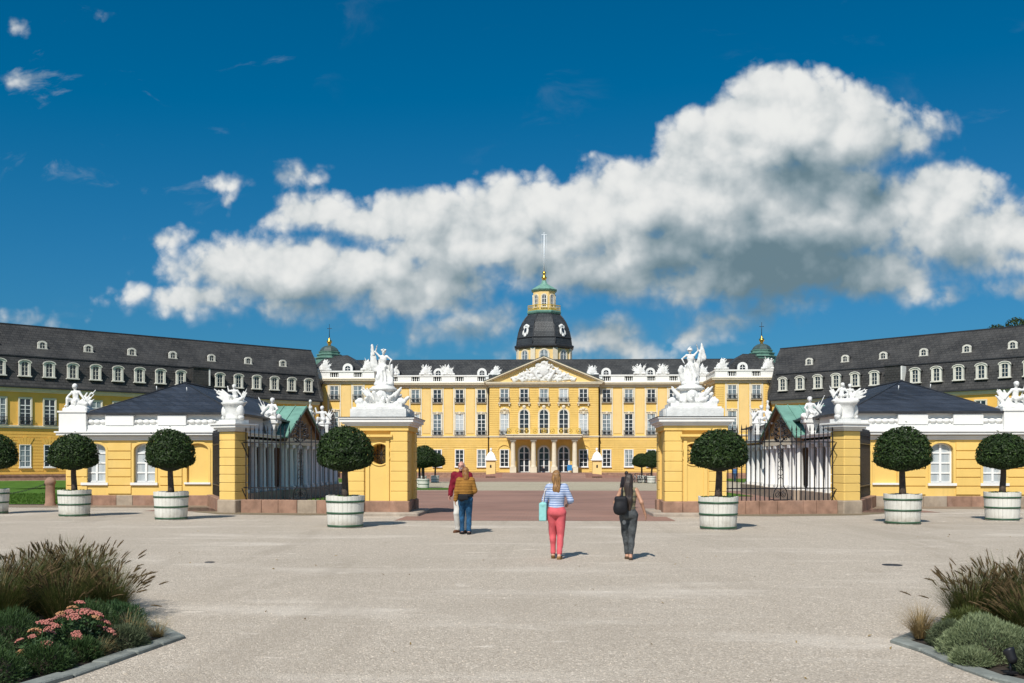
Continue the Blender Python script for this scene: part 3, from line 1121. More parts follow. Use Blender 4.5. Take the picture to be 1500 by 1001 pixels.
COLX = [10.35, 14.0, 17.7, 21.35, 25.0]
RISX = [-6.5, -3.25, 0.0, 3.25, 6.5]
PAVX = [29.35, 33.1]
gr = MB()
for s in (-1, 1):
    skip = [(s * x - 0.95, s * x + 0.95, 0.8, 4.15) for x in COLX]
    a, b = sorted((s * RIS_X, s * XP0))
    courses(gr, a, b, FY, 0.3, 5.9, skip=skip)
gr.build('stone_courses', ['plaster'], palace, kind='stuff')
gr = MB()
skip = [(x - 0.98, x + 0.98, 0.3, 5.0) for x in RISX] + [(x - 0.95, x + 0.95, 6.0, 14.0) for x in RISX]
courses(gr, -RIS_X, RIS_X, RIS_Y, 0.3, 14.2, skip=skip)
gr.build('stone_courses', ['plaster'], palace, kind='stuff')
for s in (-1, 1):
    gr = MB()
    skip = [(s * x - 0.95, s * x + 0.95, 0.8, 4.15) for x in PAVX]
    a, b = sorted((s * XP0, s * XP1))
    courses(gr, a, b, PY, 0.3, 5.9, skip=skip)
    courses(gr, *sorted((s * XP0, s * (XP0 + 1.25))), PY, 6.3, 14.2)
    courses(gr, *sorted((s * XP1, s * (XP1 - 1.25))), PY, 6.3, 14.2)
    z = 0.3
    while z < 14:                                   # the pavilion's side towards the court
        gr.box(s * XP0 - s * 0.06, s * XP0 + s * 0.02, PY + 0.01, FY - 0.1, z + 0.025, z + 0.335)
        z += 0.36
    gr.build('stone_courses', ['plaster'], palace, kind='stuff')

# string course above the ground floor and the main cornice, each run butting the next
def run_profile(prof, name, mats, mi=0):
    mb = MB()
    for (d, z0, z1) in prof:
        for s in (-1, 1):
            xa = RIS_X + d
            a, b = sorted((s * xa, s * (XP0 - d)))
            mb.box(a, b, FY - d, FY + 0.1, z0, z1, mi)
            a, b = sorted((s * (XP0 - d), s * (XP1 + d)))
            mb.box(a, b, PY - d, PY + 0.1, z0, z1, mi)
            a, b = sorted((s * (XP0 - d), s * (XP0 + 0.05)))
            mb.box(a, b, PY + 0.1, FY - d, z0, z1, mi)
            a, b = sorted((s * (XP1 - 0.05), s * (XP1 + d)))
            mb.box(a, b, PY + 0.1, 179, z0, z1, mi)
        mb.box(-RIS_X - d, RIS_X + d, RIS_Y - d, FY - d if False else FY + 0.1, z0, z1, mi)
    return mb.build(name, mats, palace)


run_profile([(0.10, 5.90, 6.02), (0.18, 6.02, 6.18)], 'string_course', ['cream'])
run_profile([(0.12, 14.2, 14.42), (0.22, 14.42, 14.58), (0.62, 14.66, 14.86), (0.72, 14.86, 15.02)], 'cornice', ['cream'])
run_profile([(0.45, 14.58, 14.66)], 'cornice_soffit', ['cream'])

# pale vertical strips that join the windows of one bay
mb = MB()
for s in (-1, 1):
    for x in COLX:
        for dx in (-1, 1):
            a, b = sorted((s * x + dx * 0.82, s * x + dx * 1.08))
            mb.box(a, b, FY - 0.05, FY + 0.01, 6.3, 14.15)
    for x in PAVX:
        for dx in (-1, 1):
            a, b = sorted((s * x + dx * 0.82, s * x + dx * 1.08))
            mb.box(a, b, PY - 0.05, PY + 0.01, 6.3, 14.15)
mb.build('bay_strips', ['cream'], palace, kind='stuff')
for s in (-1, 1):                            # raised yellow panels between the bays
    for a, b in zip(COLX, COLX[1:]):
        p, q = sorted((s * (a + 1.22), s * (b - 1.22)))
        mb = MB(); mb.box(p, q, FY - 0.05, FY + 0.01, 6.6, 13.9); mb.build('wall_panel', ['plaster_pale'], palace)
    p, q = sorted((s * (PAVX[0] + 1.22), s * (PAVX[1] - 1.22)))
    mb = MB(); mb.box(p, q, PY - 0.05, PY + 0.01, 6.6, 13.9); mb.build('wall_panel', ['plaster_pale'], palace)

W_G = [make_window(1.35, 2.75, 2, 4, glass=g, sur=0.10, surmat='white') for g in ('glass_dark', 'glass_mid')]
W_P = [make_window(1.35, 3.45, 2, 4, glass=g, head='key', sur=0.14, transom=2.5) for g in ('glass_mid', 'glass_blind', 'glass_mid', 'glass_dark')]
W_T = [make_window(1.35, 2.10, 2, 3, glass=g, sur=0.14, head='flat') for g in ('glass_mid', 'glass_mid', 'glass_blind', 'glass_dark')]
W_PA = [make_window(1.55, 4.0, 2, 5, rise=0.78, glass='glass_dark', sur=0.20, head=None)]
W_GA = [make_window(1.35, 2.75, 2, 4, glass='glass_dark', sur=0.10, surmat='white')]
RAIL = make_railing(1.62, 0.72)
RAIL_R = make_railing(1.75, 0.75)


def front_bay(x, y, floors=3):
    window_at(palace, rng.choice(W_G), T(x, y - 0.03, 1.1))
    window_at(palace, rng.choice(W_P), T(x, y - 0.03, 6.35), RAIL)
    window_at(palace, rng.choice(W_T), T(x, y - 0.03, 11.75), RAIL)


for s in (-1, 1):
    for x in COLX:
        front_bay(s * x, FY)
    for x in PAVX:
        front_bay(s * x, PY)
    # the pavilion's flank shows one window bay on each upper floor
    for z, k in ((1.1, W_G[0]), (6.35, W_P[0]), (11.75, W_T[0])):
        for yy in (158.9, 162.3):
            window_at(palace, k, T(s * XP0 - s * 0.03, yy, z) @ RZ(-s * PI / 2), RAIL if z > 5 else None)
for i, x in enumerate(RISX):
    y = RIS_Y - 0.03
    window_at(palace, rng.choice(W_T), T(x, y, 11.75), RAIL_R)
    if i in (1, 2, 3):
        window_at(palace, W_PA[0], T(x, y, 6.5))
    else:
        window_at(palace, W_P[1], T(x, y, 6.35), RAIL_R)
        window_at(palace, W_GA[0], T(x, y, 1.1))
        mb = MB()
        o = arc(x, 3.55, 1.25, 1.25, PI, 0, 16); i_ = arc(x, 3.55, 1.08, 1.08, PI, 0, 16)
        for k in range(16):
            mb.prism([i_[k], i_[k + 1], o[k + 1], o[k]], y - 0.10, y + 0.02, 'y')
        mb.build('blind_arch', ['plaster'], palace)

# heads and brackets under the top windows of the central part
for i, x in enumerate(RISX):
    mb = MB()
    mb.box(x - 1.05, x + 1.05, RIS_Y - 0.42, RIS_Y, 11.45, 11.62)
    for s in (-1, 1):
        mb.box(x + s * 0.8 - 0.1, x + s * 0.8 + 0.1, RIS_Y - 0.3, RIS_Y, 11.1, 11.45)
    if i in (0, 4):
        mb.prism(arc(x, 10.35, 0.75, 0.45, PI, 0, 10), RIS_Y - 0.2, RIS_Y, 'y')
        mb.sphere((x, RIS_Y - 0.2, 10.62), (0.3, 0.12, 0.24), 10, 6)
    else:
        mb.sphere((x, RIS_Y - 0.15, 10.95), (0.32, 0.15, 0.3), 10, 6)
    mb.build('window_bracket', ['cream'], palace)

# ---- pediment
apz = 19.15
ped = MB()
ped.prism([(-RIS_X - 0.3, 15.03), (RIS_X + 0.3, 15.03), (0, apz - 0.35)], RIS_Y - 0.05, RIS_Y + 6.5, 'y', 0)
gable = ped.build('pediment', ['plaster_pale'], palace)
mb = MB()
L = math.hypot(RIS_X + 0.9, apz - 15.03)
for s in (-1, 1):
    e = (s * (RIS_X + 0.95), 15.02); t = (0, apz)
    dx, dz = (t[0] - e[0]) / L, (t[1] - e[1]) / L
    nx, nz = (-dz * s, dx * s)
    if nz < 0: nx, nz = -nx, -nz
    def sh(d0, d1, y0, y1, mi):
        mb.prism([(e[0] + nx * d0, e[1] + nz * d0), (t[0], t[1] + d0 / nz), (t[0], t[1] + d1 / nz), (e[0] + nx * d1, e[1] + nz * d1)], y0, y1, 'y', mi)
    sh(-0.30, -0.12, RIS_Y - 0.40, RIS_Y + 6.4, 0)
    sh(-0.12, 0.10, RIS_Y - 0.78, RIS_Y + 6.4, 0)
    sh(0.10, 0.16, RIS_Y - 0.85, RIS_Y + 6.5, 1)
mb.build('raking_cornice', ['cream', 'copper_dark'], gable)

# relief of arms and figures in the gable
def relief_prims(seed, half, hgt, n):
    r = random.Random(seed)
    pr = []
    for i in range(n):
        x = r.uniform(-half, half)
        lim = hgt * (1 - abs(x) / half) * 0.95 + 0.25
        z = r.uniform(0.1, lim)
        a = r.uniform(0, PI); l = r.uniform(0.25, 0.8)
        p0 = (x - l * math.cos(a) * 0.6, 0.0, z); p1 = (x + l * math.cos(a) * 0.6, -r.uniform(0.0, 0.25), min(z + l * math.sin(a), lim + 0.2))
        pr.append(C(p0, p1, r.uniform(0.12, 0.24), r.uniform(0.07, 0.16)))
        if i % 3 == 0:
            pr.append(E((x, -0.12, z), (r.uniform(0.2, 0.4), 0.16, r.uniform(0.2, 0.38))))
    pr.append(B((0, 0.02, 0.55), (half * 0.62, 0.03, 0.5), 0.05)); pr.append(B((0, 0.02, 1.2), (half * 0.36, 0.03, 0.6), 0.05))
    pr.append(E((0, -0.12, hgt * 0.55), (0.8, 0.25, 0.95)))
    pr.append(E((0, -0.12, hgt * 0.95), (0.42, 0.25, 0.32)))
    for s in (-1, 1):
        pr.append(C((s * 0.9, -0.1, 0.3), (s * 1.7, -0.25, 1.5), 0.3, 0.2))
        pr.append(E((s * 1.8, -0.28, 1.75), (0.18, 0.18, 0.22)))
    return pr


inst('gable_relief', sdf_mesh('gable_relief', relief_prims(3, 5.0, 3.15, 150), 0.075, 'statue', 0.06), gable, T(0, RIS_Y - 0.1, 15.2))
mb = MB()
for s in (-1, 1):
    mb.box(s * 0.75 - 0.25, s * 0.75 + 0.25, RIS_Y - 0.3, RIS_Y, 17.7, 18.0)
mb.build('garland', ['statue'], gable)

# ---- portico
PORX = [-5.0, -1.67, 1.67, 5.0]
por = MB()
por.box(-5.9, 5.9, 160.9, RIS_Y, 5.55, 5.85, 0)
por.box(-6.1, 6.1, 160.6, RIS_Y, 5.85, 6.20, 0)
por.box(-6.25, 6.25, 160.45, RIS_Y, 6.20, 6.34, 0)
balc = por.build('balcony', ['cream'], palace)
for x in PORX:
    mb = MB()
    mb.box(-0.52, 0.52, -0.52, 0.52, 0.0, 0.9, 0)
    mb.lathe([(0.50, 0.9), (0.50, 1.0), (0.42, 1.08), (0.41, 1.2), (0.40, 2.5), (0.35, 4.7), (0.35, 4.85), (0.43, 4.9), (0.35, 4.95), (0.46, 5.12)], 20, (0, 0, 0), 0)
    mb.box(-0.5, 0.5, -0.5, 0.5, 5.12, 5.40, 0)
    mb.build('column', ['cream'], palace, T(x, 161.6, 0.13))
rail = make_railing(11.9, 0.95, 'gilt_paint', 0.22, False)
inst('railing', rail, balc, T(0, 161.0, 6.36))
mb = MB()
for k in range(9):
    x = -5.6 + 1.4 * k
    mb.tube([(x + 0.35 * math.cos(a), 160.66, 6.85 + 0.36 * math.sin(a)) for a in [2 * PI * q / 12 for q in range(12)]], 0.06, 5, closed=True)
    mb.sphere((x, 160.66, 6.85), (0.16, 0.06, 0.2), 8, 6)
for s in (-1, 1):
    for k in range(12):
        mb.box(s * 5.95 - 0.02, s * 5.95 + 0.02, 160.8 + k * 0.27, 160.84 + k * 0.27, 6.36, 7.3)
mb.build('railing_ornament', ['gilt_paint'], balc)
W_DOOR = make_window(1.75, 4.3, 2, 3, rise=0.87, glass='glass_dark', sur=0.18, transom=3.2, sill=False, fr=0.12, mull=0.10)
for x in (-3.25, 0.0, 3.25):
    window_at(palace, W_DOOR, T(x, RIS_Y - 0.03, 0.16), name='door')
# entrance ramp
mb = MB()
mb.prism([(-14.5, ZB), (-6.5, 0.12), (6.5, 0.12), (14.5, ZB), (14.5, ZB - 0.3), (-14.5, ZB - 0.3)], 158.2, RIS_Y - 0.1, 'y', 0)
mb.prism([(158.2, ZB - 0.2), (158.2, 0.12), (152.5, ZB - 0.02), (152.5, ZB - 0.2)], -6.5, 6.5, 'x', 0)
ramp = mb.build('entrance_ramp', ['paving'], palace)

# ---- parapet with baluster openings above every window
def parapet(mb, x0, x1, y, holes, hw=0.68, z0=15.02, z1=16.28, th=0.45):
    holes = sorted(holes)
    mb.box(x0, x1, y - 0.06, y + th + 0.06, z0, z0 + 0.26)
    for hx in holes:                     # dark panel behind each opening stands in for the shade there
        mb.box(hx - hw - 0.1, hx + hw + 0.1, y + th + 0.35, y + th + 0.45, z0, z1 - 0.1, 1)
    mb.box(x0, x1, y - 0.10, y + th + 0.10, z1 - 0.22, z1)
    x = x0
    for hx in holes:
        mb.box(x, hx - hw, y, y + th, z0 + 0.26, z1 - 0.22)
        for k in range(4):
            cx = hx - hw + 2 * hw * (k + 0.5) / 4
            mb.lathe([(0.07, 0), (0.07, 0.08), (0.045, 0.12), (0.085, 0.32), (0.045, 0.56), (0.07, 0.66), (0.07, 0.78)], 8, (cx, y + th / 2, z0 + 0.26))
        x = hx + hw
    mb.box(x, x1, y, y + th, z0 + 0.26, z1 - 0.22)


for s in (-1, 1):
    mb = MB()
    a, b = sorted((s * (RIS_X + 0.2), s * (XP0 - 0.12)))
    parapet(mb, a, b, FY - 0.05, [s * x for x in COLX])
    mb.build('balustrade', ['white', 'lead'], palace)
    mb = MB()
    a, b = sorted((s * (XP0 - 0.05), s * (XP1 + 0.05)))
    parapet(mb, a, b, PY - 0.05, [s * x for x in PAVX])
    # return along the flank
    for z0, z1, e in ((15.02, 15.28, 0.06), (15.28, 16.06, 0.0), (16.06, 16.28, 0.10)):
        p, q = sorted((s * (XP0 - 0.05) - s * e, s * (XP0 + 0.4) + s * e))
        mb.box(p, q, PY + 0.45, FY + 0.3, z0, z1)
    mb.build('balustrade', ['white', 'lead'], palace)

# ---- roofs
mb = MB()
RZ_ = 19.55
mb.prism([(166.0, 15.3), (172.6, RZ_), (173.0, RZ_), (179.5, 15.3)], -37.5, 37.5, 'x', 0)
roof = mb.build('roof', ['slate_main'], palace)
mb = MB()
mb.box(-36, 36, 172.55, 173.05, RZ_ - 0.05, RZ_ + 0.10)
mb.build('ridge_cap', ['lead'], roof)
for s in (-1, 1):
    mb = MB()
    x0, x1 = 27.15, 38.5
    v = [(s * x0, 157.1, 15.3), (s * x1, 157.1, 15.3), (s * x1, 175, 15.3), (s * x0, 175, 15.3), (s * 32.4, 163.4, 19.5), (s * 36.4, 165.2, 19.5), (s * 36.4, 174, 19.5), (s * 32.4, 174, 19.5)]
    f = [(0, 1, 5, 4), (1, 2, 6, 5), (2, 3, 7, 6), (3, 0, 4, 7), (4, 5, 6, 7)]
    if s < 0: f = [tuple(reversed(q)) for q in f]
    mb.add(v, f, 0)
    mb.build('roof', ['slate_main'], palace)

# bull's-eye dormers behind the balustrade
def eye_dormer():
    mb = MB()
    o = arc(0, 0.75, 0.80, 0.80, PI, 0, 14); i_ = arc(0, 0.75, 0.42, 0.42, PI, 0, 14)
    for k in range(14):
        mb.prism([i_[k], i_[k + 1], o[k + 1], o[k]], -0.15, 0.2, 'y', 0)
    for s in (-1, 1):
        a, b = sorted((s * 0.42, s * 0.80)); mb.box(a, b, -0.15, 0.2, 0.1, 0.75, 0)
        a, b = sorted((s * 0.75, s * 1.05)); mb.box(a, b, -0.12, 0.15, 0.0, 0.32, 0)
    mb.box(-1.05, 1.05, -0.2, 0.2, -0.1, 0.1, 0)
    mb.box(-0.035, 0.035, -0.05, 0.0, 0.1, 1.15, 0); mb.box(-0.42, 0.42, -0.048, 0.0, 0.68, 0.75, 0)
    mb.prism([(-0.80, 0.1)] + arc(0, 0.75, 0.82, 0.82, PI, 0, 14) + [(0.80, 0.1)], 0.2, 2.2, 'y', 1)
    g = MB(); g.prism([(-0.42, 0.1)] + arc(0, 0.75, 0.43, 0.43, PI, 0, 14) + [(0.42, 0.1)], 0.0, 0.05, 'y', 0)
    return mb.mesh('dormer', ['white', 'slate_main']), [g.mesh('glass', ['glass_dark'])]


EYE = eye_dormer()
for s in (-1, 1):
    for x in (COLX[0], COLX[2], COLX[4]):
        window_at(palace, EYE, T(s * x, 166.35, 16.0), name='dormer')
    window_at(palace, EYE, T(s * 31.2, 157.6, 16.0), name='dormer')

# rain pipes
for s in (-1, 1):
    for x, y in ((s * (RIS_X + 0.25), FY - 0.20), (s * (XP1 - 0.55), PY - 0.20)):
        mb = MB()
        mb.tube([(x - s * 0.5, y - 0.4, 14.6), (x - s * 0.1, y - 0.05, 14.0), (x, y, 13.5), (x, y, ZB + 0.2)], 0.085, 6)
        mb.build('rain_pipe', ['lead'], palace)

# ================================================================== CORNER TURRETS
for s in (-1, 1):
    t = thing('roof_turret', 'green copper roof turret with gold ball at the %s end of the main roof' % ('left' if s < 0 else 'right'), 'turret', (s * 36.0, 166.0, 18.6), 0, 'copper roof turrets')
    mb = MB()
    mb.lathe([(2.3, -0.6), (2.3, 0.5), (2.5, 0.55), (2.5, 0.68), (2.05, 0.72), (2.05, 1.08), (2.2, 1.12), (2.2, 1.24), (1.75, 1.28), (1.75, 1.58), (1.85, 1.62), (1.85, 1.72), (1.5, 1.75)], 8, m=0, smooth=False, ph=PI / 8)
    mb.build('copper_base', ['copper_aged'], t, T(s * 36.0, 166.0, 18.6))
    mb = MB()
    mb.lathe([(1.62, 1.7), (1.58, 1.95), (1.3, 2.35), (0.85, 2.65), (0.35, 2.8)], 8, m=0, smooth=False, ph=PI / 8)
    mb.build('cap', ['copper_dark'], t, T(s * 36.0, 166.0, 18.6))
    mb = MB()
    mb.lathe([(0.32, 2.75), (0.22, 3.0), (0.42, 3.3), (0.45, 3.45), (0.38, 3.65), (0.14, 3.8), (0.2, 3.95), (0.06, 4.15)], 12, m=0)
    mb.build('finial', ['gold'], t, T(s * 36.0, 166.0, 18.6))
    mb = MB()
    mb.tube([(0, 0, 4.1), (0, 0, 6.4)], [0.06, 0.03], 6)
    mb.box(-0.38, 0.38, -0.025, 0.025, 5.62, 5.70)
    mb.build('spire', ['iron'], t, T(s * 36.0, 166.0, 18.6))

# ================================================================== TOWER
TY = 187.0
tower = thing('octagonal_tower', 'octagonal yellow tower with dark dome, green lantern roof and flagpole behind the palace', 'tower', (0, TY, ZB))
OT = T(0, TY, 0)
k8 = 1 / math.cos(PI / 8)
mb = MB()
mb.lathe([(4.95 * k8, ZB), (4.95 * k8, 23.0)], 8, m=0, smooth=False, ph=PI / 8)
drum = mb.build('drum', ['plaster_pale'], tower, OT)
mb = MB()
for k in range(8):
    a = PI / 8 + PI / 4 * k
    mb.M = OT @ Matrix.Rotation(a, 4, 'Z') @ T(4.95 * k8 - 0.1, 0, 0)
    mb.box(-0.5, 0.16, -0.45, 0.45, ZB, 23.0)
mb.M = None
mb.build('pilasters', ['cream'], tower, kind='stuff')
W_TOW = make_window(1.5, 2.5, 2, 3, rise=0.75, glass='glass_mid', sur=0.25, head=None)
for k in range(8):
    window_at(drum, W_TOW, OT @ RZ(PI / 4 * k) @ T(0, -4.96, 19.9))
mb = MB()
mb.lathe([(5.0 * k8, 22.75), (5.25 * k8, 22.9), (5.5 * k8, 23.1), (5.5 * k8, 23.35), (5.2 * k8, 23.5)], 8, m=0, smooth=False, ph=PI / 8)
mb.build('dome_cornice', ['lead'], tower, OT)
mb = MB()
prof = [(5.1, 23.4), (5.02, 24.2), (4.92, 24.9), (4.72, 25.9), (4.45, 26.8), (4.05, 27.7), (3.5, 28.6), (3.0, 29.2), (2.75, 29.45)]
mb.lathe([(r_ * k8, z) for r_, z in prof], 8, m=0, smooth=False, ph=PI / 8)
dome = mb.build('dome', ['slate_dome'], tower, OT)
mb = MB()
for k in range(8):                          # lead hips
    a = PI / 8 + PI / 4 * k
    mb.tube([(r_ * k8 * math.cos(a), r_ * k8 * math.sin(a), z) for r_, z in prof], 0.11, 5)
mb.lathe([(5.06 * k8, 24.72), (5.09 * k8, 24.8), (5.0 * k8, 24.9)], 8, smooth=False, ph=PI / 8, cap=False)
mb.build('lead_hips', ['lead'], tower, OT)
# white oval cartouches
pr = [E((0, 0, 0), (0.62, 0.16, 0.95)), E((0, -0.1, 0.95), (0.4, 0.2, 0.28)), E((0.5, -0.05, 0.7), (0.25, 0.15, 0.35)), E((-0.5, -0.05, 0.7), (0.25, 0.15, 0.35)),
      E((0.55, -0.05, -0.4), (0.2, 0.15, 0.5)), E((-0.55, -0.05, -0.4), (0.2, 0.15, 0.5)), E((0, -0.05, -1.0), (0.35, 0.15, 0.25))]
cart = sdf_mesh('cartouche', pr, 0.06, 'statue', 0.1)
for k in (1, 3, 5, 7):
    Mw = OT @ RZ(PI / 4 * k) @ T(0, -4.72, 26.1) @ Matrix.Rotation(R(-14), 4, 'X')
    c = inst('cartouche', cart, dome, Mw)
    g = MB(); g.prism([(0.30 * math.cos(q), 0.48 * math.sin(q)) for q in [2 * PI * i / 16 for i in range(16)]], -0.21, -0.1, 'y')
    g.build('oval_glass', ['glass_dark'], c, Mw)
# gallery
mb = MB()
mb.lathe([(2.8 * k8, 29.3), (3.05 * k8, 29.5), (3.15 * k8, 29.75), (3.15 * k8, 29.95), (2.0 * k8, 30.0)], 8, smooth=False, ph=PI / 8)
mb.build('gallery_floor', ['copper'], tower, OT)
mb = MB()
for k in range(8):
    mb.M = RZ(PI / 4 * k)
    for i in range(9):
        x = -1.2 + 0.3 * i
        mb.box(x - 0.035, x + 0.035, -3.04, -2.97, 29.9, 30.95)
    mb.box(-1.25, 1.25, -3.06, -2.95, 30.9, 31.02)
    mb.box(-1.25, 1.25, -3.05, -2.96, 30.02, 30.12)
mb.M = None
mb.build('gallery_railing', ['gilt_paint'], tower, OT)
mb = MB()
mb.lathe([(2.02 * k8, 29.9), (2.02 * k8, 33.9)], 8, smooth=False, ph=PI / 8)
lantern = mb.build('lantern', ['plaster_pale'], tower, OT)
W_LAN = make_window(0.85, 2.3, 2, 3, rise=0.42, glass='glass_dark', sur=0.2)
for k in range(8):
    window_at(lantern, W_LAN, OT @ RZ(PI / 4 * k) @ T(0, -2.03, 30.7))
mb = MB()
mb.lathe([(2.1 * k8, 33.7), (2.3 * k8, 33.85), (2.4 * k8, 34.05), (2.15 * k8, 34.2), (1.75 * k8, 34.5), (1.1 * k8, 34.9), (0.6, 35.3), (0.4, 35.9)], 8, smooth=False, ph=PI / 8)
mb.build('lantern_roof', ['copper'], tower, OT)
mb = MB()
mb.lathe([(0.38, 35.8), (0.3, 36.1), (0.48, 36.3), (0.5, 36.5), (0.3, 36.75), (0.2, 37.0), (0.34, 37.2), (0.3, 37.5), (0.12, 37.7)], 14)
mb.build('gold_finial', ['gold'], tower, OT)
mb = MB()
mb.tube([(0, 0, 37.5), (0, 0, 41), (0, 0, 44.6)], [0.13, 0.12, 0.08], 8)
mb.box(-0.5, 0.5, -0.04, 0.04, 44.5, 44.6)
mb.sphere((0, 0, 44.75), 0.16, 8, 6)
mb.tube([(0.45, 0, 44.5), (0.45, 0, 37.6)], 0.014, 4)
mb.tube([(-0.45, 0, 44.5), (-0.45, 0, 37.6)], 0.014, 4)
mb.build('flagpole', ['pole'], tower, OT)

# ================================================================== WINGS
WL = 66.0
W_WU = [make_window(1.3, 3.25, 2, 5, glass=g, sur=0.16, surmat='cream', transom=2.4) for g in ('glass_mid', 'glass_dark')]
W_WG = [make_window(1.25, 2.7, 2, 4, glass=g, sur=0.05, surmat='white') for g in ('glass_dark', 'glass_mid')]
RAIL_W = make_railing(1.55, 0.95)


def wing_dormer():
    mb = MB()
    w, h = 1.5, 2.0
    # white front frame with segmental head
    for s in (-1, 1):
        a, b = sorted((s * 0.46, s * 0.78)); mb.box(a, b, -0.12, 0.18, 0.0, 1.72, 0)
    o = arc(0, 1.72, 0.82, 0.42, PI, 0, 12); i_ = arc(0, 1.70, 0.46, 0.20, PI, 0, 12)
    for k in range(12):
        mb.prism([i_[k], i_[k + 1], o[k + 1], o[k]], -0.14, 0.18, 'y', 0)
    mb.prism([(-0.92, 1.78)] + arc(0, 1.80, 0.92, 0.48, PI, 0, 12)[1:-1] + [(0.92, 1.78), (0.80, 1.78)] + arc(0, 1.74, 0.82, 0.42, 0, PI, 12)[1:-1] + [(-0.80, 1.78)], -0.24, -0.1, 'y', 0)
    mb.box(-0.92, 0.92, -0.2, 0.18, -0.16, 0.0, 0)
    # sash
    mb.box(-0.04, 0.04, -0.03, 0.02, 0.0, 1.88, 0)
    for z in (0.62, 1.22):
        mb.box(-0.46, 0.46, -0.026, 0.02, z - 0.025, z + 0.025, 0)
    for s in (-1, 1):
        a, b = sorted((s * 0.40, s * 0.46)); mb.box(a, b, -0.028, 0.02, 0, 1.8, 0)
    mb.box(-0.46, 0.46, -0.027, 0.02, 0.0, 0.06, 0)
    # cheeks and hood back into the roof
    for s in (-1, 1):
        a, b = sorted((s * 0.62, s * 0.76))
        mb.box(a, b, 0.18, 2.3, 0.0, 1.72, 1)
    mb.prism([(-0.80, 1.70)] + arc(0, 1.72, 0.84, 0.46, PI, 0, 12) + [(0.80, 1.70)], 0.18, 3.2, 'y', 2)
    g = MB(); g.box(-0.46, 0.46, 0.02, 0.05, 0.0, 1.9)
    return mb.mesh('dormer', ['dormer_trim', 'lead', 'slate']), [g.mesh('glass', ['glass_dark'])]


def roof_eye():
    mb = MB()
    for s in (-1, 1):
        a, b = sorted((s * 0.34, s * 0.62)); mb.box(a, b, -0.1, 0.15, 0, 0.6, 0)
    o = arc(0, 0.6, 0.64, 0.50, PI, 0, 12); i_ = arc(0, 0.6, 0.34, 0.26, PI, 0, 12)
    for k in range(12):
        mb.prism([i_[k], i_[k + 1], o[k + 1], o[k]], -0.12, 0.15, 'y', 0)
    mb.box(-0.72, 0.72, -0.14, 0.12, -0.12, 0.0, 0)
    mb.box(-0.03, 0.03, -0.03, 0.0, 0, 0.84, 0); mb.box(-0.34, 0.34, -0.028, 0.0, 0.42, 0.47, 0)
    mb.prism([(-0.64, 0)] + arc(0, 0.6, 0.66, 0.52, PI, 0, 12) + [(0.64, 0)], 0.15, 2.0, 'y', 1)
    g = MB(); g.box(-0.34, 0.34, 0.0, 0.03, 0, 0.85)
    return mb.mesh('roof_eye', ['dormer_trim', 'slate']), [g.mesh('glass', ['glass_dark'])]


DORM = wing_dormer(); REYE = roof_eye()


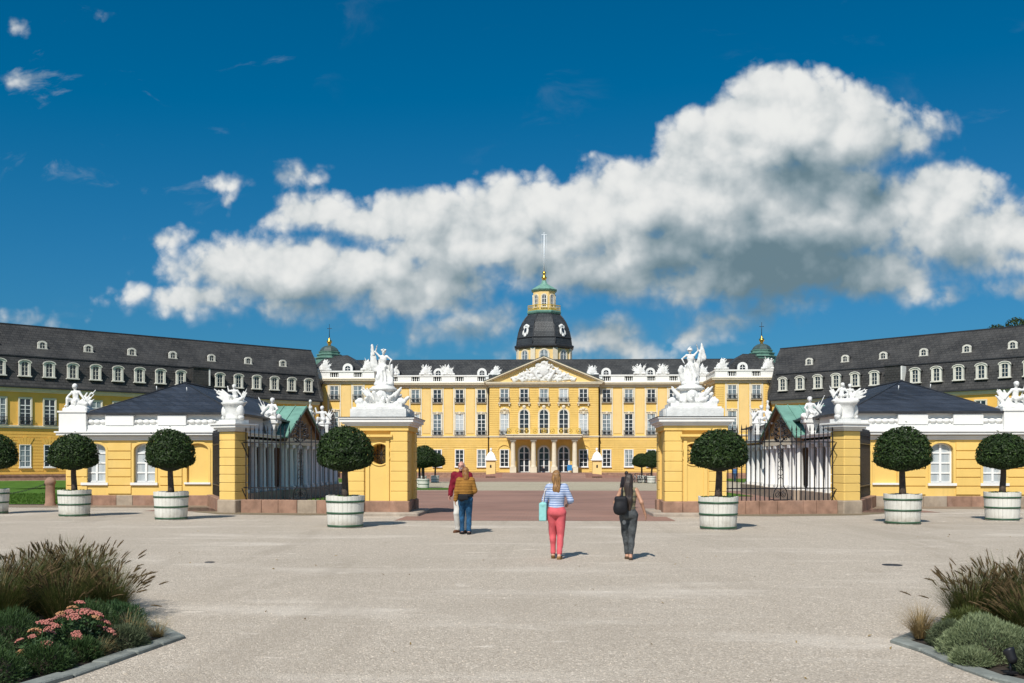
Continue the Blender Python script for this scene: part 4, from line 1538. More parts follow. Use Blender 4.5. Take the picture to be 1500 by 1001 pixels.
def wing(s):
    side = 'left' if s < 0 else 'right'
    if s > 0:
        u = Vector((1, -1, 0)).normalized(); v = Vector((1, 1, 0)).normalized()
    else:
        u = Vector((1, 1, 0)).normalized(); v = Vector((-1, 1, 0)).normalized()
    Mw = Matrix(((u.x, v.x, 0, s * 33.5), (u.y, v.y, 0, 150.0), (0, 0, 1, 0), (0, 0, 0, 1)))
    w = thing('palace_wing', 'yellow palace wing on the %s under a long dark mansard roof with white dormers' % side, 'palace wing',
              (s * 33.5, 150, ZB), 0, 'side wings of the palace')
    a, b = (0.35, WL) if s > 0 else (-WL, -0.35)
    e0, e1 = (-8.0, 0.35) if s > 0 else (-0.35, 8.0)
    mb = MB(); mb.box(a, b, 0.6, 13.6, 0.3, 11.2, 0); mb.build('wall', ['plaster_deep'], w, Mw)
    mb = MB(); mb.box(e0, e1, 7.5, 13.6, ZB, 11.2, 0); mb.build('wall', ['plaster_deep'], w, Mw)
    mb = MB(); mb.box(a, b, 0.45, 13.7, ZB - 0.4, 0.3, 0); mb.box(a, b, 0.36, 0.5, 0.12, 0.3, 0); mb.build('plinth', ['sand'], w, Mw)
    mb = MB(); mb.box(a, b, 0.42, 0.62, 6.0, 6.18); mb.box(a, b, 0.32, 0.62, 6.18, 6.36); mb.build('string_course', ['cream'], w, Mw)
    mb = MB(); mb.box(a, b, 0.40, 0.62, 10.45, 10.62); mb.box(a, b, 0.22, 0.62, 10.62, 10.95); mb.build('cornice', ['cream'], w, Mw)
    # mansard roof: flared eave, steep lower slope, long upper slope
    mb = MB()
    prof = [(0.0, 11.02), (0.42, 11.45), (0.85, 12.2), (1.75, 15.0), (5.2, 17.93), (7.05, 19.5), (12.4, 15.0), (13.3, 12.2), (14.1, 11.02)]
    far_u = WL * s
    np_ = len(prof)
    near = [-0.1, 0.1, 0.15, 0.1, -1.9, -2.3, -8.0, -8.0, -8.0]     # the near end is cut back obliquely where it meets the pavilion
    vs_ = [(s * q, p_[0], p_[1]) for q, p_ in zip(near, prof)] + [(far_u, p_[0], p_[1]) for p_ in prof]
    fs_ = [(i, i + 1, np_ + 1 + i, np_ + i) for i in range(np_ - 1)] + [(0, i + 1, i) for i in range(1, np_ - 1)] + [(np_, np_ + i, np_ + 1 + i) for i in range(1, np_ - 1)] + [(0, np_, 2 * np_ - 1, np_ - 1)]
    if s > 0: fs_ = [tuple(reversed(q)) for q in fs_]
    mb.add(vs_, fs_, 0)
    rf = mb.build('roof', ['slate'], w, Mw)
    mb = MB()
    ra, rb = (-2.3, WL) if s > 0 else (-WL, 2.3)
    mb.box(a - 0.35 * (s > 0), b + 0.35 * (s < 0), -0.12, 0.14, 10.96, 11.14); mb.box(a, b, 1.62, 1.80, 14.95, 15.10); mb.box(ra, rb, 6.95, 7.15, 19.45, 19.6)
    mb.build('gutter', ['lead'], rf, Mw)
    gr = MB()
    n = 22
    us = [s * (2.08 + 2.87 * k) for k in range(0, n) if abs(2.08 + 2.87 * k) < WL - 2]
    z = 0.3
    ug = sorted(us)
    while z < 5.9:
        x = a
        if 0.8 < z + 0.18 < 3.9:
            for q in ug:
                gr.box(x, q - 0.72, 0.55, 0.62, z + 0.03, z + 0.35); x = q + 0.72
            gr.box(x, b, 0.55, 0.62, z + 0.03, z + 0.35)
        else:
            gr.box(x, b, 0.55, 0.62, z + 0.03, z + 0.35)
        z += 0.38
    gr.build('stone_courses', ['plaster_deep'], w, Mw, kind='stuff')
    vs = MB()
    for q in ug:                                  # fan of wedge stones above the ground-floor windows
        for k in range(5):
            t0, t1 = -0.62 + 0.25 * k, -0.62 + 0.25 * (k + 1) - 0.02
            vs.prism([(q + t0 * 0.95, 4.0), (q + t1 * 0.95, 4.0), (q + t1 * 1.7, 4.85 + (0.15 if k == 2 else 0)), (q + t0 * 1.7, 4.85 + (0.15 if k == 2 else 0))], 0.49, 0.60, 'y')
    vs.build('wedge_stones', ['plaster_deep'], w, Mw, kind='stuff')
    lf = random.Random(4)
    for i, q in enumerate(sorted(us, key=abs)):
        far = abs(q) > 50
        window_at(w, lf.choice(W_WU), Mw @ T(q, 0.57, 6.42), RAIL_W if not far else None)
        window_at(w, lf.choice(W_WG), Mw @ T(q, 0.57, 1.25))
        if i == 6:                                # a plain dark hoist dormer takes the place of one window
            mb = MB(); mb.box(q - 1.25, q + 1.05, 0.35, 3.0, 12.5, 14.9, 0); mb.box(q - 1.35, q + 1.15, 0.2, 3.2, 14.9, 15.05, 1); mb.box(q + 1.05, q + 1.25, 0.3, 1.5, 12.5, 14.8, 2)
            mb.build('hoist_dormer', ['slate', 'lead', 'white'], w, Mw)
            continue
        window_at(w, DORM, Mw @ T(q, 0.70, 12.5) @ Matrix.Diagonal((0.86, 1, 0.88, 1)), name='dormer')
    for i, q in enumerate(sorted(us, key=abs)):
        if i % 2 == 1:
            window_at(w, REYE, Mw @ T(q - s * 0.0, 3.25, 16.3) @ Matrix.Diagonal((0.9, 1, 0.88, 1)), name='roof_window')
    return w


wing(-1)
wing(1)

# treetop that shows behind the ridge of the right wing
def leaf_cloud(n, pts_fn, size, seed, mats, asp=0.5):
    r = np.random.RandomState(seed)
    P, Nn = pts_fn(r, n)
    n = len(P)
    Nn = Nn + r.normal(0, 0.55, (n, 3)); Nn /= np.linalg.norm(Nn, axis=1)[:, None]
    t = np.cross(Nn, r.normal(0, 1, (n, 3))); t /= np.linalg.norm(t, axis=1)[:, None]
    bnorm = np.cross(Nn, t)
    s = size * r.uniform(0.65, 1.25, (n, 1))
    v = np.stack([P - t * s, P + bnorm * s * asp + Nn * s * 0.18, P + t * s, P - bnorm * s * asp + Nn * s * 0.18], 1).reshape(-1, 3)
    return v, np.arange(4 * n).reshape(-1, 4)


def lumpy_crown(cs):
    def fn(r, n):
        P = []; Nn = []
        k = n // len(cs)
        for c, rad in cs:
            d = r.normal(0, 1, (k, 3)); d /= np.linalg.norm(d, axis=1)[:, None]
            q = r.uniform(0.55, 1.05, (k, 1)) ** 0.6
            P.append(np.array(c) + d * q * np.array(rad)); Nn.append(d)
        return np.concatenate(P), np.concatenate(Nn)
    return fn


ft = thing('tall_tree', 'dark green treetop showing above the ridge of the right-hand wing roof', 'tree', (82.0, 176, ZB))
mb = MB(); mb.tube([(82, 176, ZB), (82.2, 176, 8), (81.8, 176, 17), (82, 176, 22)], [0.55, 0.45, 0.3, 0.15], 8)
for a in range(5):
    mb.tube([(82, 176, 13 + a), (82 + 2.6 * math.cos(a * 1.3), 176 + 2.6 * math.sin(a * 1.3), 18 + a)], [0.2, 0.06], 5)
mb.build('trunk', ['bark'], ft)
cs = [((82 + 3.2 * math.cos(i * 2.4), 176 + 2.5 * math.sin(i * 2.4), 17.5 + 0.72 * i), (2.4 - 0.06 * i, 2.4, 1.9)) for i in range(12)]
v, f = leaf_cloud(9000, lumpy_crown(cs), 0.24, 3, None)
inst('crown', np_mesh('crown', v, f, ['tree_far'], False), ft)

# ================================================================== GUARDHOUSES
GX0, GX1 = 13.3, 20.7
GY0, GY1 = 43.0, 65.0
GZ = gz(43)
W_GH = make_window(0.95, 1.72, 2, 4, rise=0.30, glass='glass_blind', sur=0.0, panes=True, fr=0.07, mull=0.045)
W_GH_POS = (17.2, 19.4)
NICHE = 14.85
BLOCKS = [(18.3, 1.05), (16.02, 1.0), (20.2, 0.95)]


def block_mesh(w, h, d, c=0.02):
    mb = MB()
    x0, x1, z0, z1 = -w / 2, w / 2, 0, h
    v = [(x0, 0, z0), (x1, 0, z0), (x1, 0, z1), (x0, 0, z1), (x0 + c, -d, z0 + c), (x1 - c, -d, z0 + c), (x1 - c, -d, z1 - c), (x0 + c, -d, z1 - c)]
    mb.add(v, [(0, 1, 5, 4), (1, 2, 6, 5), (2, 3, 7, 6), (3, 0, 4, 7), (4, 5, 6, 7), (0, 3, 2, 1)])
    return mb


BLOCK_M = {}


def blocks(parent, x, y, w, z0, z1, n, rz=0.0, mat='plaster', d=0.055, name='block', gap=0.022):
    h = (z1 - z0) / n
    key = (round(w, 3), round(h, 3), mat, d, name)
    if key not in BLOCK_M:
        BLOCK_M[key] = block_mesh(w, h - gap, d).mesh(name, [mat])
    for i in range(n):
        inst(name, BLOCK_M[key], parent, T(x, y, z0 + i * h + gap / 2) @ RZ(rz))


def stones(parent, p0, p1, z0, z1, th, n, mats=('sand', 'sand_grey'), seed=1, off=0.0, name='stone', cap=False):
    """a run of ashlar stones from p0 to p1 (plan), each one its own part"""
    r = random.Random(seed)
    p0 = Vector((*p0, 0)); p1 = Vector((*p1, 0))
    d = (p1 - p0); L = d.length; ang = math.atan2(d.y, d.x)
    cuts = [0.0] + sorted(min(L * 0.97, max(L * 0.03, L * (i + r.uniform(-0.18, 0.18)) / n)) for i in range(1, n)) + [L]
    for i in range(n):
        w = cuts[i + 1] - cuts[i] - 0.012
        mb = MB()
        k = r.uniform(-0.008, 0.008)
        mb.bbox(-w / 2, w / 2, -th / 2 + k, th / 2, 0, z1 - z0, 0.015)
        c = (cuts[i] + cuts[i + 1]) / 2
        q = p0 + d.normalized() * c
        mb.build(name, [mats[1] if r.random() < 0.3 else mats[0]], parent, T(q.x, q.y, z0) @ RZ(ang))


def guardhouse(s):
    side = 'left' if s < 0 else 'right'
    X = lambda x: s * x
    def bx(mb, x0, x1, *a):
        a0, a1 = sorted((s * x0, s * x1)); mb.box(a0, a1, *a)
    lab = {'left': 'low yellow guardhouse with dark hipped roof left of the gate, its colonnade in shade',
           'right': 'low yellow guardhouse with dark hipped roof right of the gate, its colonnade partly sunlit'}[side]
    g = thing('guardhouse', lab, 'guardhouse', (X(17), 43, GZ), 0, 'guardhouses either side of the gate')
    ZT = 2.78
    mb = MB()
    ops = [(X(x), 0.95, 0.95, 2.37, 0.30) for x in W_GH_POS] + [(X(NICHE), 0.98, 0.95, 2.37, 0.30)]
    a, b = sorted((X(GX0), X(GX1)))
    arch_wall(mb, a, b, 0.40, 3.0, GY0, GY0 + 0.30, ops)
    bx(mb, GX0 + 1.5, GX1, GY0 + 0.303, GY1, 0.40, 3.0)
    bx(mb, GX0, GX0 + 1.5, GY0 + 0.303, GY0 + 0.9, 0.40, 3.0)
    wall = mb.build('wall', ['plaster'], g)
    # the blind niche keeps a yellow back, the windows a reveal
    mb = MB(); bx(mb, NICHE - 0.5, NICHE + 0.5, GY0 + 0.12, GY0 + 0.2, 0.9, 2.75)
    mb.build('niche_back', ['plaster'], g)
    mb = MB(); bx(mb, NICHE - 0.58, NICHE + 0.58, GY0 - 0.08, GY0 + 0.12, 0.88, 0.96)
    mb.build('sill', ['white'], g)
    # raised moulding over each opening
    for x in list(W_GH_POS) + [NICHE]:
        mb = MB()
        o = arc(X(x), 2.37, 0.475 + 0.10, 0.40, PI, 0, 12); i_ = arc(X(x), 2.37, 0.475, 0.30, PI, 0, 12)
        for k in range(12):
            mb.prism([i_[k], i_[k + 1], o[k + 1], o[k]], GY0 - 0.035, GY0, 'y')
        for q in (-1, 1):
            p, r_ = sorted((X(x) + q * 0.475, X(x) + q * 0.575))
            mb.box(p, r_, GY0 - 0.035, GY0, 0.95, 2.37)
        mb.build('window_moulding', ['plaster'], g)
    for x in W_GH_POS:
        w = window_at(g, W_GH, T(X(x), GY0 + 0.26, 0.95))
        mb = MB(); mb.box(X(x) - 0.60, X(x) + 0.60, GY0 - 0.10, GY0 + 0.2, 0.84, 0.95)
        mb.build('sill', ['white'], w)
    for x, w in BLOCKS:
        blocks(g, X(x), GY0, w, 0.44, 2.70, 6)
    # plinth stones on the front
    p, q = sorted((X(GX0 - 0.06), X(GX1 + 0.06)))
    stones(g, (p, GY0 + 0.1), (q, GY0 + 0.1), GZ - 0.05, 0.40, 0.34, 7, seed=3 + s)
    # cornice and white parapet
    mb = MB()
    for d, z0, z1 in ((0.04, 2.80, 2.90), (0.10, 2.90, 2.98), (0.30, 3.02, 3.13), (0.36, 3.13, 3.19)):
        bx(mb, GX0 - d, GX1 + d, GY0 - d, GY0 + 0.3, z0, z1)
        bx(mb, GX0 - d, GX0 + 0.3, GY0 + 0.3, GY1, z0, z1)
        bx(mb, GX1 - 0.3, GX1 + d, GY0 + 0.3, GY1, z0, z1)
    mb.build('cornice', ['white'], g)
    mb = MB()
    bx(mb, GX0 - 0.08, GX1 + 0.08, GY0 + 0.12, GY0 + 0.4, 2.98, 4.0)
    bx(mb, GX0 + 0.12, GX0 + 0.4, GY0 + 0.4, GY1, 3.19, 4.0)
    bx(mb, GX1 - 0.4, GX1 - 0.1, GY0 + 0.4, GY1, 3.19, 4.0)
    bx(mb, GX0, GX1, GY0 - 0.05, GY0 + 0.12, 3.19, 3.28)
    bx(mb, GX0, GX1, GY0 - 0.02, GY0 + 0.12, 3.28, 3.46)
    par = mb.build('parapet', ['white'], g)
    for x, w in ((18.3, 1.25), (15.98, 1.25)):
        mb = MB(); bx(mb, x - w / 2, x + w / 2, GY0 - 0.06, GY0 + 0.12, 3.462, 3.90)
        mb.build('parapet_block', ['white'], par)
    mb = MB(); bx(mb, 19.75, 20.95, GY0 - 0.14, GY0 + 0.9, 3.19, 4.02); bx(mb, 19.70, 21.0, GY0 - 0.19, GY0 + 0.95, 4.02, 4.09)
    mb.build('parapet_block', ['white'], par)
    # carved scallops hanging in the recessed panels
    scal = MB()
    scal.sphere((0, 0, 0), (0.16, 0.10, 0.105), 10, 7)
    scal.sphere((0.16, 0.02, 0.02), (0.07, 0.07, 0.06), 8, 5)
    sm = scal.mesh('scallop', ['white'])
    for x0 in (19.35, 17.15, 14.85):
        for k in range(5):
            inst('scallop', sm, par, T(X(x0) - 0.56 + 0.28 * k, GY0 + 0.10, 3.62))
    # hipped roof with projecting eaves
    mb = MB()
    ex0, ex1, ey0, ey1 = GX0 - 0.1, GX1 - 0.9, GY0 - 0.02, GY1 + 0.1
    ze = 4.02
    rx = 17.35
    v = [(X(ex0), ey0, ze), (X(ex1), ey0, ze), (X(ex1), ey1, ze), (X(ex0), ey1, ze), (X(rx), 48.2, 5.72), (X(rx), 60.5, 5.72),
         (X(ex0), ey0, ze - 0.07), (X(ex1), ey0, ze - 0.07), (X(ex1), ey1, ze - 0.07), (X(ex0), ey1, ze - 0.07)]
    f = [(0, 1, 4), (1, 2, 5, 4), (2, 3, 5), (3, 0, 4, 5), (6, 7, 1, 0), (7, 8, 2, 1), (8, 9, 3, 2), (9, 6, 0, 3), (9, 8, 7, 6)]
    if s < 0: f = [tuple(reversed(q)) for q in f]
    mb.add(v, f)
    rf = mb.build('roof', ['slate_low'], g)
    mb = MB()
    bx(mb, ex0 - 0.05, ex1 + 0.05, ey0 - 0.10, ey0 - 0.003, ze - 0.10, ze - 0.01)
    bx(mb, ex0 - 0.12, ex0 - 0.003, ey0, ey1, ze - 0.10, ze - 0.01)
    mb.tube([(X(rx), 48.2, 5.74), (X(rx), 60.5, 5.74)], 0.06, 6)
    for e in ((ex0, ey0), (ex1, ey0)):
        mb.tube([(X(e[0]), e[1], ze), (X(rx), 48.2, 5.73)], 0.035, 5)
    mb.build('lead_flashing', ['lead'], rf)
    mb = MB()
    for (x, y, z) in ((16.6, 46.5, 5.26), (18.2, 46.9, 5.35)):
        mb.tube([(X(x), y, z - 0.1), (X(x), y - 0.05, z + 0.12)], 0.02, 5)
    mb.build('snow_hook', ['frame'], rf)
    # rain pipe at the gate-side corner
    mb = MB(); mb.tube([(X(GX0 + 0.05), GY0 - 0.14, 3.95), (X(GX0 + 0.05), GY0 - 0.16, 0.1)], 0.05, 6)
    mb.build('rain_pipe', ['lead'], g)
    # ---- colonnade towards the gate axis
    mb = MB()
    bx(mb, GX0 - 0.35, GX0 + 1.5, GY0 + 0.95, GY1, GZ - 0.2, 0.44)
    bx(mb, GX0 - 0.62, GX0 - 0.35, 50.0, 58.0, GZ - 0.2, 0.44)
    mb.build('colonnade_base', ['sand_grey'], g)
    mb = MB()
    bx(mb, GX0 - 0.10, GX0 + 0.34, GY0 + 0.9, GY1, 2.74, 2.98)
    mb.build('architrave', ['white'], g)
    col = MB()
    col.box(-0.27, 0.27, -0.27, 0.27, 0, 0.14)
    col.lathe([(0.25, 0.14), (0.25, 0.2), (0.215, 0.24), (0.21, 1.2), (0.185, 1.98), (0.20, 2.02), (0.185, 2.06), (0.25, 2.14)], 18)
    col.box(-0.26, 0.26, -0.26, 0.26, 2.14, 2.30)
    cm = col.mesh('column', ['white'])
    ys = [43.3 + 1.5 * k for k in range(15)]
    for k, y in enumerate(ys):
        if k == 0:
            continue
        if 50.2 < y < 57.9:
            continue
        inst('column', cm, g, T(X(GX0 + 0.12), y, 0.44))
    for y in (50.6, 51.8, 53.1, 54.9, 56.2, 57.4):
        inst('column', cm, g, T(X(GX0 - 0.20), y, 0.44))
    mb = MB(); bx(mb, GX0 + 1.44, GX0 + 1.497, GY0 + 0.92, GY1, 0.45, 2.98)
    mb.build('loggia_back', ['brown'], g)  # one brown sheet painted as the loggia's inner shade and dark doors
    # gabled porch with copper roof
    mb = MB()
    bx(mb, GX0 - 0.46, GX0 - 0.105, 50.15, 57.85, 2.744, 3.10)
    mb.build('porch_beam', ['cream'], g)
    mb = MB()
    pts = [(50.2, 3.10), (57.8, 3.10), (54.0, 4.72)]
    mb.prism(pts, X(GX0 - 0.38), X(GX0 + 0.4), 'x', 0)
    gb = mb.build('porch_gable', ['board'], g)  # brown boards, with the gable's shade put into their darker colour
    for yy in (53.2, 54.8):
        mb = MB(); bx(mb, GX0 - 0.42, GX0 - 0.36, yy - 0.35, yy + 0.35, 3.25, 3.9); mb.build('gable_panel', ['brown'], gb)
    mb = MB()
    Lr = math.hypot(4.15, 1.77)
    for q in (-1, 1):
        e = (54 + q * 4.15, 3.06); t = (54.0, 4.83)
        ny, nz = 1.77 / Lr * q, 4.15 / Lr
        def sl(d0, d1, x0, x1, mi, mb=mb):
            mb.prism([(e[0] + ny * d0, e[1] + nz * d0), (t[0], t[1] + d0 / nz), (t[0], t[1] + d1 / nz), (e[0] + ny * d1, e[1] + nz * d1)], *sorted((X(x0), X(x1))), 'x', mi)
        sl(-0.16, 0.0, GX0 - 0.56, GX0 - 0.2, 1)
        sl(0.0, 0.07, GX0 - 0.62, 17.2, 0)
        for k in range(8):                       # standing seams
            x = GX0 - 0.60 + 0.62 * k
            sl(0.07, 0.11, x, x + 0.035, 2)
    mb.build('porch_roof', ['copper', 'brown', 'copper'], g)
    return g


guardhouse(-1)
guardhouse(1)

# ================================================================== BIG GATE PIERS
PX0, PX1, PY0, PY1 = 4.42, 6.55, 34.3, 36.85
HOLE_C, HOLE_R = 5.42, 0.36


def plate_with_hole(mb, x0, x1, z0, z1, y0, y1, cx, cz, r, m=0, n=24):
    """rectangular slab y0..y1 with a round hole"""
    ang = [PI / 4 + 2 * PI * i / n for i in range(n)]
    cir = [(cx + r * math.cos(a), cz + r * math.sin(a)) for a in ang]
    def edge(a):
        dx, dz = math.cos(a), math.sin(a)
        t = 1e9
        if dx > 1e-9: t = min(t, (x1 - cx) / dx)
        if dx < -1e-9: t = min(t, (x0 - cx) / dx)
        if dz > 1e-9: t = min(t, (z1 - cz) / dz)
        if dz < -1e-9: t = min(t, (z0 - cz) / dz)
        return (cx + dx * t, cz + dz * t)
    crn = [(x1, z1), (x0, z1), (x0, z0), (x1, z0)]
    ca = [math.atan2(c[1] - cz, c[0] - cx) % (2 * PI) for c in crn]
    for i in range(n):
        a0, a1 = ang[i], ang[i] + 2 * PI / n
        poly = [cir[i], edge(a0)]
        for c, q in zip(crn, ca):
            if a0 + 1e-6 < q < a1 - 1e-6 or a0 + 1e-6 < q + 2 * PI < a1 - 1e-6:
                poly.append(c)
        poly += [edge(a1), cir[(i + 1) % n]]
        mb.prism(poly, y0, y1, 'y', m)


def gate_pier(s):
    side = 'left' if s < 0 else 'right'
    cxp, cyp = s * (PX0 + PX1) / 2, (PY0 + PY1) / 2
    g = thing('gate_pier', 'large square yellow gate pier with round iron-grilled opening on the %s side of the entrance' % side, 'gate pier', (cxp, cyp, gz(35)), 0, 'gate piers')
    def X(a, b): return sorted((s * a, s * b))
    # low step and sandstone plinth
    mb = MB(); a, b = X(PX0 - 0.42, PX1 + 0.25); mb.bbox(a, b, PY0 - 0.45, PY1 + 0.4, gz(35) - 0.15, 0.12, 0.04)
    mb.build('step', ['kerb_warm'], g)
    ins = 0.10
    # core with stepped corners
    mb = MB()
    a, b = X(PX0 + ins, PX1 - ins)
    z0, z1 = 0.50, 3.05
    plate_with_hole(mb, a, b, z0, z1, PY0 + ins, PY1 - ins, s * HOLE_C, 2.12, HOLE_R)
    mb.build('shaft', ['plaster'], g)
    mb = MB()
    a, b = X(PX0 + 0.04, PX1 - 0.04); mb.bbox(a, b, PY0 + 0.04, PY1 - 0.04, 0.12, 0.505, 0.03)
    # the plinth follows the corner strips
    for x0, x1 in ((PX0 - 0.05, PX0 + 0.62), (PX1 - 0.62, PX1 + 0.05)):
        for y0, y1 in ((PY0 - 0.05, PY0 + 0.62), (PY1 - 0.62, PY1 + 0.05)):
            a, b = X(x0, x1); mb.bbox(a, b, y0, y1, 0.118, 0.50, 0.03)
    mb.build('plinth', ['sand'], g)
    # rusticated corner strips, block on block
    n = 7
    h = (2.92 - 0.50) / n
    bm = MB()
    c = 0.018
    bm.M = None
    def cblock(w):
        q = MB(); q.bbox(-w / 2, w / 2, -w / 2, w / 2, 0, h - 0.022, c); return q.mesh('block', ['plaster'])
    bmesh_ = cblock(0.60)
    for x in (PX0 + 0.31, PX1 - 0.31):
        for y in (PY0 + 0.31, PY1 - 0.31):
            core = MB()
            core.box(s * x - 0.275, s * x + 0.275, y - 0.275, y + 0.275, 0.50, 2.95)
            core.build('strip_core', ['plaster'], g)
            for i in range(n):
                inst('block', bmesh_, g, T(s * x, y, 0.505 + i * h))
    # slender raised fillets beside the strips, front and flanks
    mb = MB()
    for x in (PX0 + 0.72, PX1 - 0.72):
        mb.box(s * x - 0.06, s * x + 0.06, PY0 + 0.05, PY0 + 0.2, 0.5, 2.62)
    for y in (PY0 + 0.74, PY1 - 0.74):
        for xx, e in ((PX0, 1), (PX1, -1)):
            a, b = X(xx + e * 0.05, xx + e * 0.2); mb.box(a, b, y - 0.06, y + 0.06, 0.5, 2.62)
    mb.build('fillet', ['plaster'], g)
    # moulding over the opening
    mb = MB(); a, b = X(PX0 + 0.60, PX1 - 0.60); mb.box(a, b, PY0 + 0.02, PY0 + 0.2, 2.62, 2.72); mb.box(a - 0.06, b + 0.06, PY0 - 0.08, PY0 + 0.2, 2.72, 2.80)
    mb.build('moulding', ['plaster'], g)
    # ring and grille of the round opening
    mb = MB(); mb.tube([(s * HOLE_C + (HOLE_R + 0.03) * math.cos(t), PY0 + ins - 0.01, 2.12 + (HOLE_R + 0.03) * math.sin(t)) for t in [2 * PI * k / 28 for k in range(28)]], 0.03, 6, closed=True)
    mb.build('ring', ['plaster'], g)
    mb = MB()
    for k in (-2, -1, 0, 1, 2):
        x = s * HOLE_C + k * 0.13
        hh = math.sqrt(max(0.0, HOLE_R ** 2 - (k * 0.13) ** 2))
        mb.tube([(x, PY0 + 0.5, 2.12 - hh), (x, PY0 + 0.5, 2.12 + hh)], 0.014, 6)
    for q in (-1, 1):
        mb.tube([(s * HOLE_C + q * 0.13 + 0.10 * math.cos(t), PY0 + 0.5, 2.12 + 0.14 * math.sin(t)) for t in [2 * PI * k / 14 for k in range(14)]], 0.014, 5, closed=True)
    mb.tube([(s * HOLE_C - HOLE_R, PY0 + 0.5, 2.12), (s * HOLE_C + HOLE_R, PY0 + 0.5, 2.12)], 0.016, 6)
    mb.build('grille', ['iron'], g)
    # entablature: frieze, cornice and cap
    mb = MB(); a, b = X(PX0 - 0.02, PX1 + 0.02); mb.box(a, b, PY0 - 0.02, PY1 + 0.02, 2.94, 3.10)
    mb.build('frieze', ['plaster'], g)
    mb = MB()
    for d, z0, z1 in ((0.06, 3.10, 3.17), (0.14, 3.17, 3.23), (0.21, 3.23, 3.34), (0.25, 3.34, 3.39)):
        a, b = X(PX0 - d, PX1 + d); mb.box(a, b, PY0 - d, PY1 + d, z0, z1)
    mb.build('cornice', ['white'], g)
    mb = MB()
    a, b = X(PX0 - 0.27, PX1 + 0.27); mb.box(a, b, PY0 - 0.27, PY1 + 0.27, 3.39, 3.41)
    mb.build('cap_sheet', ['lead'], g)
    return g


gate_pier(-1)
gate_pier(1)

# ================================================================== FENCE PIERS (small, set square to the corner)
FPX, FPY = 11.28, 36.75
FROT = R(24)


def fence_pier(s):
    side = 'left' if s < 0 else 'right'
    g = thing('fence_pier', 'slim yellow fence pier with white cap beside the iron railings, %s of the gate' % side, 'fence pier', (s * FPX, FPY, 0), s * FROT, 'slim fence piers')
    W = T(s * FPX, FPY, 0) @ RZ(s * FROT)
    w = 0.74
    mb = MB(); mb.bbox(-w / 2 - 0.06, w / 2 + 0.06, -w / 2 - 0.06, w / 2 + 0.06, gz(37) - 0.1, 0.46, 0.03)
    mb.build('plinth', ['sand_grey'], g, W)
    mb = MB(); mb.box(-w / 2 + 0.05, w / 2 - 0.05, -w / 2 + 0.05, w / 2 - 0.05, 0.46, 3.0)
    mb.build('shaft', ['plaster'], g, W)
    n = 8
    h = (2.98 - 0.46) / n
    b = MB(); b.bbox(-w / 2, w / 2, -w / 2, w / 2, 0, h - 0.022, 0.018); bm = b.mesh('block', ['plaster'])
    for i in range(n):
        inst('block', bm, g, W @ T(0, 0, 0.465 + i * h))
    mb = MB()
    for d, z0, z1 in ((0.04, 2.98, 3.05), (0.14, 3.05, 3.12), (0.22, 3.12, 3.22), (0.27, 3.22, 3.27)):
        mb.box(-w / 2 - d, w / 2 + d, -w / 2 - d, w / 2 + d, z0, z1)
    mb.build('cap', ['white'], g, W)
    mb = MB()
    mb.box(-0.40, 0.40, -0.36, 0.36, 3.27, 3.42)
    mb.lathe([(0.34, 3.42), (0.30, 3.5), (0.31, 3.8), (0.36, 3.92), (0.42, 3.98), (0.46, 4.06)], 20)
    for q in (-1, 1):
        mb.sphere((q * 0.36, -0.05, 3.72), (0.14, 0.16, 0.26), 10, 8)
        mb.sphere((q * 0.40, -0.05, 3.5), (0.10, 0.14, 0.10), 10, 8)
    mb.build('pedestal', ['statue'], g, W)
    return g


fence_pier(-1)
fence_pier(1)

# ================================================================== FENCES WITH THEIR LOW STONE WALLS
BAR = MB()
BAR.box(-0.016, 0.016, -0.016, 0.016, 0, 2.42)
BAR.lathe([(0.013, 2.42), (0.03, 2.47), (0.012, 2.50), (0.032, 2.55), (0.022, 2.62), (0.0, 2.76)], 6, cap=False)
BAR_M = BAR.mesh('bar', ['iron'])
BARS = MB()
BARS.box(-0.012, 0.012, -0.012, 0.012, 0, 2.12)
BARS_M = BARS.mesh('bar', ['iron'])


